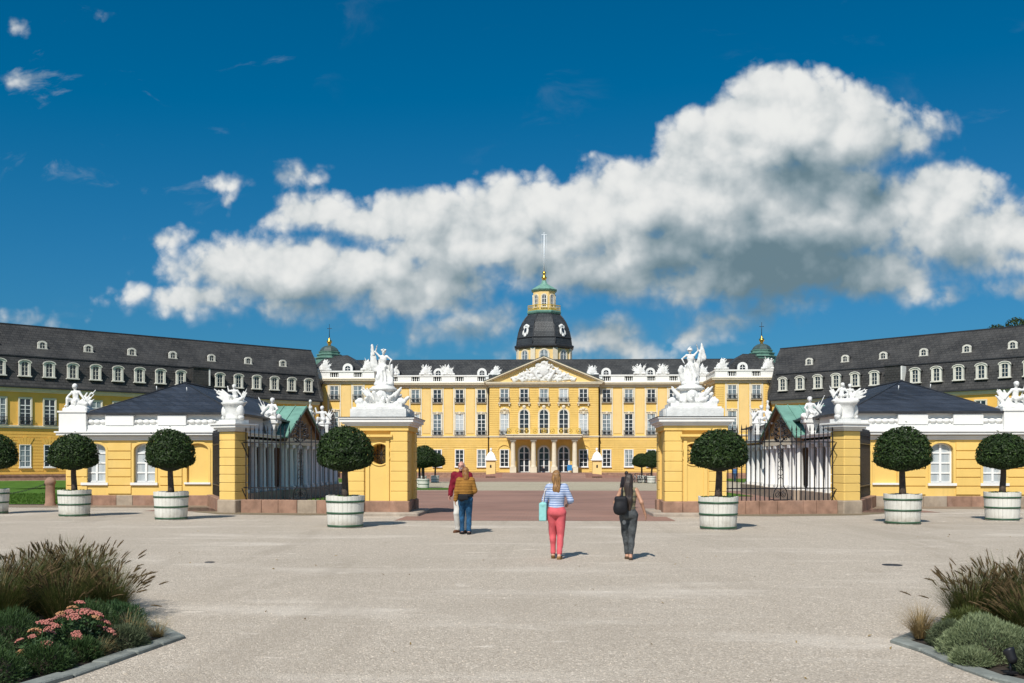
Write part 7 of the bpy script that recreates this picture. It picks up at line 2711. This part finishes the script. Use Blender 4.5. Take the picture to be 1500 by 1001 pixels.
cols = [M['lead'], simple('maroon_bike_paint', (0.14, 0.02, 0.03), 0.3), simple('silver_bike_paint', (0.35, 0.36, 0.38), 0.3, 0.5), simple('blue_bike_paint', (0.03, 0.06, 0.20), 0.3)]
names = ['dark grey', 'maroon', 'silver', 'blue']
BK = [bike_meshes(c) for c in cols]
order = ['first from the left', 'second from the left', 'third', 'fourth', 'fifth', 'sixth', 'last, next to the tree tub']
r = random.Random(6)
for i in range(7):
    x, y = 9.1 + 0.36 * i, 105.2 + r.uniform(-0.3, 0.3)
    k = (1, 0, 2, 3, 0, 2, 0)[i]
    a = R(58 + r.uniform(-14, 14)) * (1 if i % 2 else -1)
    g = thing('bicycle', '%s bicycle in the parked row, %s' % (names[k], order[i]), 'bicycle', (x, y, gz(y)), a, 'bicycles parked in the court')
    W = T(x, y, gz(y)) @ RZ(a) @ Matrix.Rotation(R(6), 4, 'X')
    inst('wheel', BK[k]['wheel'], g, W @ T(-0.50, 0, 0.34)); inst('wheel', BK[k]['wheel'], g, W @ T(0.58, 0, 0.34))
    for n_ in ('frame', 'handlebar', 'saddle'):
        inst(n_, BK[k][n_], g, W)

g = thing('information_board', 'small bright blue board standing beside the right-hand entrance column', 'notice board', (4.15, 160.6, 0.13))
mb = MB(); mb.box(-0.38, 0.38, -0.03, 0.03, 0.35, 1.25); mb.build('panel', [simple('blue_board', (0.03, 0.22, 0.50), 0.5)], g, T(4.15, 160.6, 0.13))
for q in (-1, 1):
    mb = MB(); mb.box(q * 0.3 - 0.025, q * 0.3 + 0.025, -0.025, 0.025, 0, 0.35); mb.build('leg', ['iron'], g, T(4.15, 160.6, 0.13))
for i, (px_, yy, lab) in enumerate(((-22.6, 72.0, 'white park bench on the court lawn seen through the left fence, left one'), (-20.2, 73.0, 'white park bench on the court lawn seen through the left fence, right one'))):
    g = thing('park_bench', lab, 'bench', (px_ + 7, yy, gz(yy)), 0, 'white benches in the court')
    W = T(px_ + 7, yy, gz(yy))
    for k in range(3):
        mb = MB(); mb.box(-0.8, 0.8, -0.25 + 0.17 * k, -0.11 + 0.17 * k, 0.43, 0.46); mb.build('seat_slat', ['frame'], g, W)
        mb = MB(); mb.box(-0.8, 0.8, 0.27, 0.30, 0.56 + 0.15 * k, 0.67 + 0.15 * k); mb.build('back_slat', ['frame'], g, W)
    for q in (-0.65, 0.65):
        mb = MB(); mb.box(q - 0.03, q + 0.03, -0.24, -0.18, 0, 0.43); mb.box(q - 0.03, q + 0.03, 0.301, 0.35, 0, 1.0); mb.box(q - 0.03, q + 0.03, -0.24, 0.30, 0.36, 0.42)
        mb.build('leg', ['iron'], g, W)

# ================================================================== FLOWER BEDS IN THE FOREGROUND
bedL = [(-3.42, 10.33), (-3.55, 9.4), (-3.68, 8.4), (-3.95, 7.3), (-4.5, 6.2), (-9.5, 6.2), (-9.5, 15.0), (-6.2, 13.6), (-4.6, 11.9)]
bedR = [(3.88, 10.33), (3.99, 9.81), (4.03, 9.14), (4.12, 8.56), (4.27, 8.25), (4.75, 7.2), (5.5, 6.3), (10, 6.3), (10, 15.2), (6.8, 13.6), (5.0, 11.8)]


def bed(poly, label, seed):
    c = Vector((sum(p[0] for p in poly) / len(poly), sum(p[1] for p in poly) / len(poly), 0))
    mb = MB()
    v = [(p[0], p[1], 0.006) for p in poly] + [(c.x, c.y, 0.03)]
    n = len(poly)
    f = [(i, (i + 1) % n, n) for i in range(n)]
    area = sum(poly[i][0] * poly[(i + 1) % n][1] - poly[(i + 1) % n][0] * poly[i][1] for i in range(n))
    if area < 0: f = [tuple(reversed(q)) for q in f]
    mb.add(v, f)
    soil = mb.build('bed_soil', ['soil'], kind='structure')
    k = bpy.data.objects.new('kerb', None)
    put(k, None, T(c.x, c.y, 0)); k['kind'] = 'structure'
    r = random.Random(seed)
    for i in range(n):
        a, b = Vector((*poly[i], 0)), Vector((*poly[(i + 1) % n], 0))
        if max(abs(a.x), abs(b.x)) > 9: continue
        d = b - a; L = d.length; ang = math.atan2(d.y, d.x)
        m = max(1, round(L / 0.62))
        for j in range(m):
            w = L / m - 0.012
            q = a + d * ((j + 0.5) / m)
            nrm = Vector((-d.y, d.x, 0)).normalized(); nrm = nrm if nrm.dot(c - q) > 0 else -nrm
            inw = nrm * 0.085
            s = MB(); s.bbox(-w / 2, w / 2, -0.085, 0.085, -0.1, 0.035 + r.uniform(-0.006, 0.010), 0.012)
            s.build('kerb_stone', ['kerb'], k, T(q.x + inw.x, q.y + inw.y, 0) @ RZ(ang + r.uniform(-0.012, 0.012)))


bed(bedL, 'left', 5)
bed(bedR, 'right', 6)


def ribbons(base, az, tilt, L, droop, w0, segs, r, twist=0.0):
    """curved tapering blades; all arrays have one entry per blade"""
    n = len(L)
    t = np.linspace(0, 1, segs + 1)[None, :]
    hx = np.cos(az)[:, None]; hy = np.sin(az)[:, None]
    th = tilt[:, None] + droop[:, None] * t ** 1.5
    ds = L[:, None] / segs
    rr = np.cumsum(np.sin(th) * ds, 1) - np.sin(th) * ds
    zz = np.cumsum(np.cos(th) * ds, 1) - np.cos(th) * ds
    P = np.stack([base[:, 0:1] + hx * rr, base[:, 1:2] + hy * rr, base[:, 2:3] + zz], 2)
    w = (w0[:, None] * (1 - 0.85 * t))
    sx = -np.sin(az + twist)[:, None] * w; sy = np.cos(az + twist)[:, None] * w
    S = np.stack([sx, sy, 0 * sx], 2)
    v = np.stack([P - S, P + S], 2).reshape(n, -1, 3)
    k = np.arange(segs)
    f = np.stack([2 * k, 2 * k + 1, 2 * k + 3, 2 * k + 2], 1)
    F = (f[None] + (np.arange(n) * 2 * (segs + 1))[:, None, None]).reshape(-1, 4)
    tip = P[:, -1]; d = P[:, -1] - P[:, -2]
    return v.reshape(-1, 3), F, tip, d / np.linalg.norm(d, axis=1)[:, None]


def plumes(tip, d, ln, rad, r, bristles=26):
    """bottle-brush seed heads: a slim core and a coat of fine bristles, all real faces"""
    V = []; F = []; o = 0
    for i in range(len(tip)):
        a = np.cross(d[i], [0.3, 0.2, 0.9]); a /= np.linalg.norm(a); b = np.cross(a, d[i])
        cur = d[i] + np.array([0, 0, -0.25])
        rings = ((0, 0.25), (0.2, 0.8), (0.55, 1.0), (0.85, 0.6), (1.0, 0.1))
        for t, q in rings:
            c = tip[i] + ln[i] * (d[i] * t + np.array([0, 0, -0.16]) * t * t)
            for k in range(4):
                an = k * PI / 2
                V.append(c + (a * math.cos(an) + b * math.sin(an)) * rad[i] * q * 0.62)
        for j in range(4):
            for k in range(4):
                F.append((o + j * 4 + k, o + j * 4 + (k + 1) % 4, o + j * 4 + 4 + (k + 1) % 4, o + j * 4 + 4 + k))
        o += 20
        for q in range(bristles):
            t = r.rand(); an = r.rand() * 2 * PI
            c = tip[i] + ln[i] * (d[i] * t + np.array([0, 0, -0.16]) * t * t)
            u = a * math.cos(an) + b * math.sin(an)
            s = rad[i] * (0.5 + 1.5 * math.sin(PI * min(1, t * 0.9 + 0.08)))
            e = c + u * s + d[i] * s * 1.1
            sd = np.cross(u, d[i]) * 0.0016
            V += [c - sd, c + sd, e + sd * 0.3, e - sd * 0.3]
            F.append((o, o + 1, o + 2, o + 3)); o += 4
    return np.array(V), np.array(F)


def fountain_grass(x, y, label, seed, hgt=0.9, n=620, npl=60, spread=0.34, lean=(0, 0), dry=0.12):
    r = np.random.RandomState(seed)
    g = thing('fountain_grass', label, 'ornamental grass', (x, y, 0.03), 0, 'fountain grass clumps in the flower beds')
    W = T(x, y, 0.03)
    def base(m):
        q = 0.17 * np.sqrt(r.rand(m)); a = r.rand(m) * 2 * PI
        return np.stack([q * np.cos(a), q * np.sin(a), 0 * q], 1), a
    bs_, a = base(n)
    az = a + r.normal(0, 0.5, n)
    tl = np.abs(r.normal(0.30, 0.24, n))
    v, f, _, _ = ribbons(bs_, az, tl, hgt * r.uniform(0.55, 1.22, n), r.uniform(0.3, 1.3, n), r.uniform(0.0022, 0.0042, n), 6, r, r.rand() * 0)
    k = int(len(f) * (1 - dry)); mi = np.zeros(len(f)); mi[k:] = 1
    inst('blades', np_mesh('blades', v, f, ['fgrass', 'straw'], False, mi), g, W, kind='stuff')
    bs_, a = base(npl)
    az = a + r.normal(0, 0.35, npl)
    tl = np.abs(r.normal(0.30, 0.26, npl))
    L = hgt * r.uniform(0.72, 1.06, npl)
    v, f, tip, d = ribbons(bs_, az, tl, L, r.uniform(0.15, 0.75, npl), np.full(npl, 0.0016), 6, r)
    st = inst('stems', np_mesh('stems', v, f, ['straw'], False), g, W, kind='stuff')
    v, f = plumes(tip, d, r.uniform(0.10, 0.16, npl), r.uniform(0.011, 0.016, npl), r)
    inst('plumes', np_mesh('plumes', v, f, ['plume'], False), g, W, kind='stuff')
    return g


FGL = [((-4.80, 11.55), 0.54, 'clump reaching farthest right in the left flower bed'), ((-5.30, 12.1), 0.76, 'tall clump with the highest plumes in the left flower bed'), ((-5.10, 11.1), 0.55, 'middle clump right above the pink flowers'),
       ((-5.85, 11.7), 0.72, 'clump near the left edge of the picture'), ((-5.9, 12.6), 0.76, 'rear clump at the left edge of the picture'), ((-5.70, 10.8), 0.72, 'front clump at the left edge, above the dark needle foliage')]
for i, ((x, y), h, lab) in enumerate(FGL):
    fountain_grass(x, y, 'fountain grass with brown plumes, ' + lab, 50 + i, h, 2000, 95)
FGR = [((5.08, 11.2), 0.58, 'clump reaching farthest left in the right flower bed'), ((5.55, 11.5), 0.70, 'rear clump with the highest plumes in the right flower bed'), ((5.62, 10.85), 0.64, 'dense middle clump of the right flower bed'),
       ((6.05, 11.3), 0.72, 'rear clump at the right edge of the picture'), ((5.85, 10.35), 0.62, 'front clump at the right edge of the picture'), ((5.30, 10.2), 0.52, 'low clump directly behind the silvery cushion')]
for i, ((x, y), h, lab) in enumerate(FGR):
    fountain_grass(x, y, 'fountain grass with brown plumes, ' + lab, 70 + i, h, 2000, 95)

# small dry tuft at the tip of the right bed
def tuft(name, label, cat, x, y, n, hgt, rad, mats, seed, tilt=0.5, droop=1.2, w=0.003, group=None, br=0.05):
    r = np.random.RandomState(seed)
    q = br * np.sqrt(r.rand(n)); a = r.rand(n) * 2 * PI
    b = np.stack([q * np.cos(a), q * np.sin(a), 0 * q], 1)
    v, f, _, _ = ribbons(b, a + r.normal(0, 0.5, n), np.abs(r.normal(tilt, 0.3, n)), hgt * r.uniform(0.5, 1.1, n), r.uniform(0.3, droop, n), np.full(n, w), 5, r)
    mi = (r.rand(len(f)) > 0.7).astype(int) if len(mats) > 1 else None
    g = thing(name, label, cat, (x, y, 0.03), 0, group)
    inst('blades', np_mesh('blades', v, f, mats, False, mi), g, T(x, y, 0.03), kind='stuff')
    return g


tuft('dry_grass_tuft', 'straw-coloured grass tuft at the pointed tip of the right flower bed', 'grass tuft', 4.22, 10.42, 620, 0.42, 0.3, ['straw'], 91, 0.45, 1.3, 0.0022)
tuft('grey_grass_tuft', 'grey-green arching tuft at the kerb right of the pink flowers', 'grass tuft', -3.86, 9.95, 620, 0.36, 0.3, ['greygreen', 'straw'], 92, 0.55, 1.6, 0.003, br=0.12)
tuft('grey_grass_tuft', 'low grey-green tuft on the kerb below the pink flowers', 'grass tuft', -3.93, 9.25, 460, 0.26, 0.25, ['greygreen', 'straw'], 93, 0.7, 1.6, 0.003, br=0.14)
tuft('grey_grass_tuft', 'thin dry tuft leaning over the kerb corner of the left bed', 'grass tuft', -3.68, 10.22, 240, 0.30, 0.25, ['straw', 'greygreen'], 94, 0.7, 1.2, 0.002)


def mound(name, label, cat, x, y, rad, hgt, n, size, asp, mats, seed, group=None, upright=0.5):
    """cushion of fine sprigs: leaves set over and through a dome, pointing outwards and up"""
    r = np.random.RandomState(seed)
    d = r.normal(0, 1, (n, 3)); d[:, 2] = np.abs(d[:, 2]); d /= np.linalg.norm(d, axis=1)[:, None]
    k = r.normal(0, 1, (14, 3)); k[:, 2] = np.abs(k[:, 2]); k /= np.linalg.norm(k, axis=1)[:, None]
    lump = 0.86 + 0.16 * np.max(np.exp(-(1 - d @ k.T) * 14), 1)
    q = r.uniform(0.45, 1.0, n) ** 0.45 * lump
    P = np.stack([d[:, 0] * rad * q, d[:, 1] * rad * q, d[:, 2] * hgt * q], 1)
    ax = d * np.array([1, 1, 1.2]) + np.array([0, 0, upright]) + r.normal(0, 0.45, (n, 3)); ax /= np.linalg.norm(ax, axis=1)[:, None]
    sd = np.cross(ax, r.normal(0, 1, (n, 3))); sd /= np.linalg.norm(sd, axis=1)[:, None]
    s = size * r.uniform(0.6, 1.3, (n, 1))
    v = np.stack([P - ax * s * 0.4, P + sd * s * asp, P + ax * s, P - sd * s * asp], 1).reshape(-1, 3)
    f = np.arange(4 * n).reshape(-1, 4)
    g = thing(name, label, cat, (x, y, 0.03), 0, group)
    inst('foliage', np_mesh('foliage', v, f, mats, False), g, T(x, y, 0.03), kind='stuff')
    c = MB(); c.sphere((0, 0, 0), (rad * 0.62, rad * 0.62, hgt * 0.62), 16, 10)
    c.build('dark_core', ['soil'], g, T(x, y, 0.03))
    return g


mound('silver_shrub', 'silvery grey-green cushion shrub at the kerb of the right flower bed', 'shrub', 4.50, 9.50, 0.46, 0.40, 15000, 0.030, 0.13, ['silver'], 101, 'cushion plants')
mound('silver_shrub', 'smaller grey-green cushion between silvery shrub and grass at the right edge', 'shrub', 5.02, 9.05, 0.42, 0.36, 9000, 0.030, 0.14, ['greygreen'], 102, 'cushion plants')
mound('silver_shrub', 'low grey-green cushion at the bottom right corner behind the spotlight', 'shrub', 4.85, 8.45, 0.34, 0.28, 6000, 0.028, 0.15, ['silver'], 103, 'cushion plants')
for i, (x, y, rd, hg, lab) in enumerate(((-4.72, 9.25, 0.42, 0.44, 'dark green needle-leaved cushion at the left edge, beside the pink flowers'), (-4.66, 8.50, 0.42, 0.38, 'dark green needle-leaved cushion at the bottom left corner'), (-5.35, 9.6, 0.5, 0.5, 'dark green needle-leaved cushion cut by the left edge, below the grass'), (-4.28, 9.95, 0.34, 0.42, 'dark green needle-leaved cushion between pink flowers and fountain grass'))):
    mound('needle_shrub', lab, 'shrub', x, y, rd, hg, 8500, 0.042, 0.075, ['spurge'], 110 + i, 'dark needle cushions in the left bed', 0.25)

# stonecrop with flat pink flower heads


def flower_head(seed, mat):
    r = random.Random(seed)
    mb = MB()
    for k in range(46):
        q = math.sqrt(r.random()); a = r.random() * 2 * PI
        x, y = 0.052 * q * math.cos(a), 0.052 * q * math.sin(a)
        mb.sphere((x, y, 0.018 * (1 - q * q) + r.uniform(-0.004, 0.004)), (0.0085, 0.0085, 0.0075), 5, 3)
    for k in range(6):
        a = k * PI / 3
        mb.tube([(0, 0, -0.05), (0.03 * math.cos(a), 0.03 * math.sin(a), -0.005)], 0.0025, 4, 1)
    return mb.mesh('flower_head', [mat, 'sedum_leaf'])


HEADS = [flower_head(1, 'flower'), flower_head(2, 'flower'), flower_head(3, 'flower_o')]


def sedum(x, y, label, seed, n, rad, hgt):
    r = np.random.RandomState(seed)
    g = thing('stonecrop', label, 'flowering plant', (x, y, 0.03), 0, 'pink stonecrops in the left bed')
    W = T(x, y, 0.03)
    st = MB()
    P = []; N_ = []
    for i in range(n):
        a = 2.399 * i + r.uniform(-0.3, 0.3); q = rad * math.sqrt((i + 0.5) / n)
        hx, hy = q * math.cos(a), q * math.sin(a)
        hz = hgt * (1 - 0.62 * (q / rad) ** 2) * r.uniform(0.82, 1.08)
        tip = Vector((hx, hy, hz))
        st.tube([(hx * 0.25, hy * 0.25, 0), (hx * 0.7, hy * 0.7, hz * 0.6), tip], [0.006, 0.005, 0.004], 5)
        tl = Quaternion(Vector((-hy, hx, 0)).normalized() if q > 0.01 else Vector((1, 0, 0)), min(0.7, q / rad * 0.6)).to_matrix().to_4x4()
        sc = r.uniform(0.7, 1.3)
        m = HEADS[2] if i % 6 == 1 else HEADS[i % 2]
        inst('flower_head', m, g, W @ Matrix.Translation(tip) @ tl @ Matrix.Diagonal((sc, sc, sc, 1)))
        for k in range(14):
            t = r.uniform(0.25, 0.95); b = r.uniform(0, 2 * PI)
            P.append(Vector((hx * (0.25 + 0.75 * t), hy * (0.25 + 0.75 * t), hz * t)) + Vector((0.03 * math.cos(b), 0.03 * math.sin(b), 0)))
            N_.append((0.5 * math.cos(b), 0.5 * math.sin(b), 0.8))
    st.build('stems', ['sedum_leaf'], g, W, kind='stuff')
    P = np.array(P); N_ = np.array(N_)
    v, f = leaf_cloud(len(P), lambda rr, m: (P, N_), 0.030, seed, None, 0.5)
    inst('leaves', np_mesh('leaves', v, f, ['sedum_leaf'], False), g, W, kind='stuff')
    return g


sedum(-4.14, 9.38, 'larger pink stonecrop with most of the flower heads, near the kerb of the left bed', 7, 26, 0.33, 0.47)
sedum(-4.20, 8.78, 'smaller pink stonecrop nearest to the camera at the lower edge of the left bed', 8, 8, 0.20, 0.36)
for i, (x, y, rd, hg, m, lab) in enumerate((
        (-4.05, 8.62, 0.26, 0.24, 'spurge', 'low dark cushion on the kerb at the bottom of the left bed'), (-3.98, 9.12, 0.22, 0.20, 'spurge', 'low dark cushion between the stonecrops and the kerb'),
        (-3.80, 9.70, 0.24, 0.22, 'greygreen', 'grey-green cushion spilling over the kerb right of the pink flowers'), (-4.30, 8.20, 0.34, 0.30, 'spurge', 'dark cushion at the very bottom edge of the left bed'), (-4.25, 10.6, 0.32, 0.34, 'sedum_leaf', 'leafy green plant at the foot of the right-hand fountain grass'),
        (4.22, 9.15, 0.20, 0.16, 'silver', 'small silvery sprigs spreading over the kerb of the right bed'), (4.40, 10.05, 0.26, 0.26, 'greygreen', 'grey-green sprigs between dry tuft and silvery shrub'), (4.66, 8.78, 0.28, 0.26, 'greygreen', 'green sprigs just left of the spotlight'), (4.72, 10.4, 0.34, 0.34, 'fgrass', 'bushy green sprigs below the leftmost grass of the right bed'))):
    mound('edging_plant', lab, 'plant', x, y, rd, hg, 4200, 0.034, 0.12, [m], 130 + i, 'low edging plants', 0.3)

# black garden spotlight at the lower right
x, y = 4.36, 8.72
g = thing('garden_spotlight', 'black ground spotlight half hidden in the plants at the bottom right', 'spotlight', (x, y, 0.03))
W = T(x, y, 0.03) @ RZ(R(200)) @ Matrix.Diagonal((0.72, 0.72, 0.80, 1))
mb = MB(); mb.tube([(0, 0, -0.05), (0, 0, 0.16)], 0.014, 8); mb.box(-0.06, 0.06, -0.06, 0.06, 0, 0.02); mb.build('stake', ['iron'], g, W)
mb = MB(); mb.M = T(0, 0, 0.20) @ Matrix.Rotation(R(35), 4, 'X')
mb.lathe([(0.03, -0.10), (0.055, -0.07), (0.06, 0.02), (0.068, 0.03), (0.068, 0.06), (0.058, 0.06), (0.056, 0.04)], 18)
mb.build('housing', ['iron'], g, W)
mb = MB(); mb.M = T(0, 0, 0.20) @ Matrix.Rotation(R(35), 4, 'X'); mb.lathe([(0.0, 0.042), (0.055, 0.042), (0.055, 0.046), (0.0, 0.046)], 18, cap=False); mb.build('lens', ['glass_dark'], g, W)

# round covers let into the gravel
for (px_, yy, rd, lab) in ((cw(6.82, 17.86)[0], cw(6.82, 17.86)[1], 0.155, 'flat dark round cover in the gravel right of centre'), (cw(-5.57, 18.35)[0], cw(-5.57, 18.35)[1], 0.085, 'small dark round cover in the gravel left of centre')):
    mb = MB(); mb.lathe([(rd * 1.12, -0.02), (rd * 1.12, 0.008), (rd, 0.010), (rd, 0.004), (0.0, 0.004)], 24, cap=False)
    tag(mb.build('ground_cover_plate', ['lead'], None, T(px_, yy, 0)), lab, 'cover plate')

# loose pebbles and fallen leaves on the gravel
r = np.random.RandomState(77)
n = 9000
yy = 7.0 + 25 * r.rand(n) ** 1.5; xx = r.uniform(-1, 1, n) * (yy * 0.56 + 1)
s = r.uniform(0.004, 0.013, n) * (1 + 0.9 * (r.rand(n) > 0.97))
a = r.rand(n) * PI
oct_ = np.array([(1, 0, 0), (0, 1, 0), (-1, 0, 0), (0, -1, 0), (0, 0, 0.7)])
ca, sa = np.cos(a), np.sin(a)
v = oct_[None] * s[:, None, None] * np.array([1.3, 0.9, 1.0])
v = np.stack([v[..., 0] * ca[:, None] - v[..., 1] * sa[:, None] + xx[:, None], v[..., 0] * sa[:, None] + v[..., 1] * ca[:, None] + yy[:, None], v[..., 2] + 0.001], 2)
tri = np.array([(0, 1, 4), (1, 2, 4), (2, 3, 4), (3, 0, 4)])
inst('pebbles', np_mesh('pebbles', v.reshape(-1, 3), (tri[None] + (np.arange(n) * 5)[:, None, None]).reshape(-1, 3), ['gravel'], False), None, None, kind='stuff')
n = 70
yy = 8 + 26 * r.rand(n); xx = r.uniform(-1, 1, n) * yy * 0.5
def flat(rr, m):
    return np.stack([xx, yy, np.full(n, 0.012)], 1), np.tile(np.array([0, 0, 1.0]), (n, 1))
v, f = leaf_cloud(n, flat, 0.03, 5, None, 0.45)
inst('fallen_leaves', np_mesh('fallen_leaves', v, f, ['straw'], False), None, None, kind='stuff')
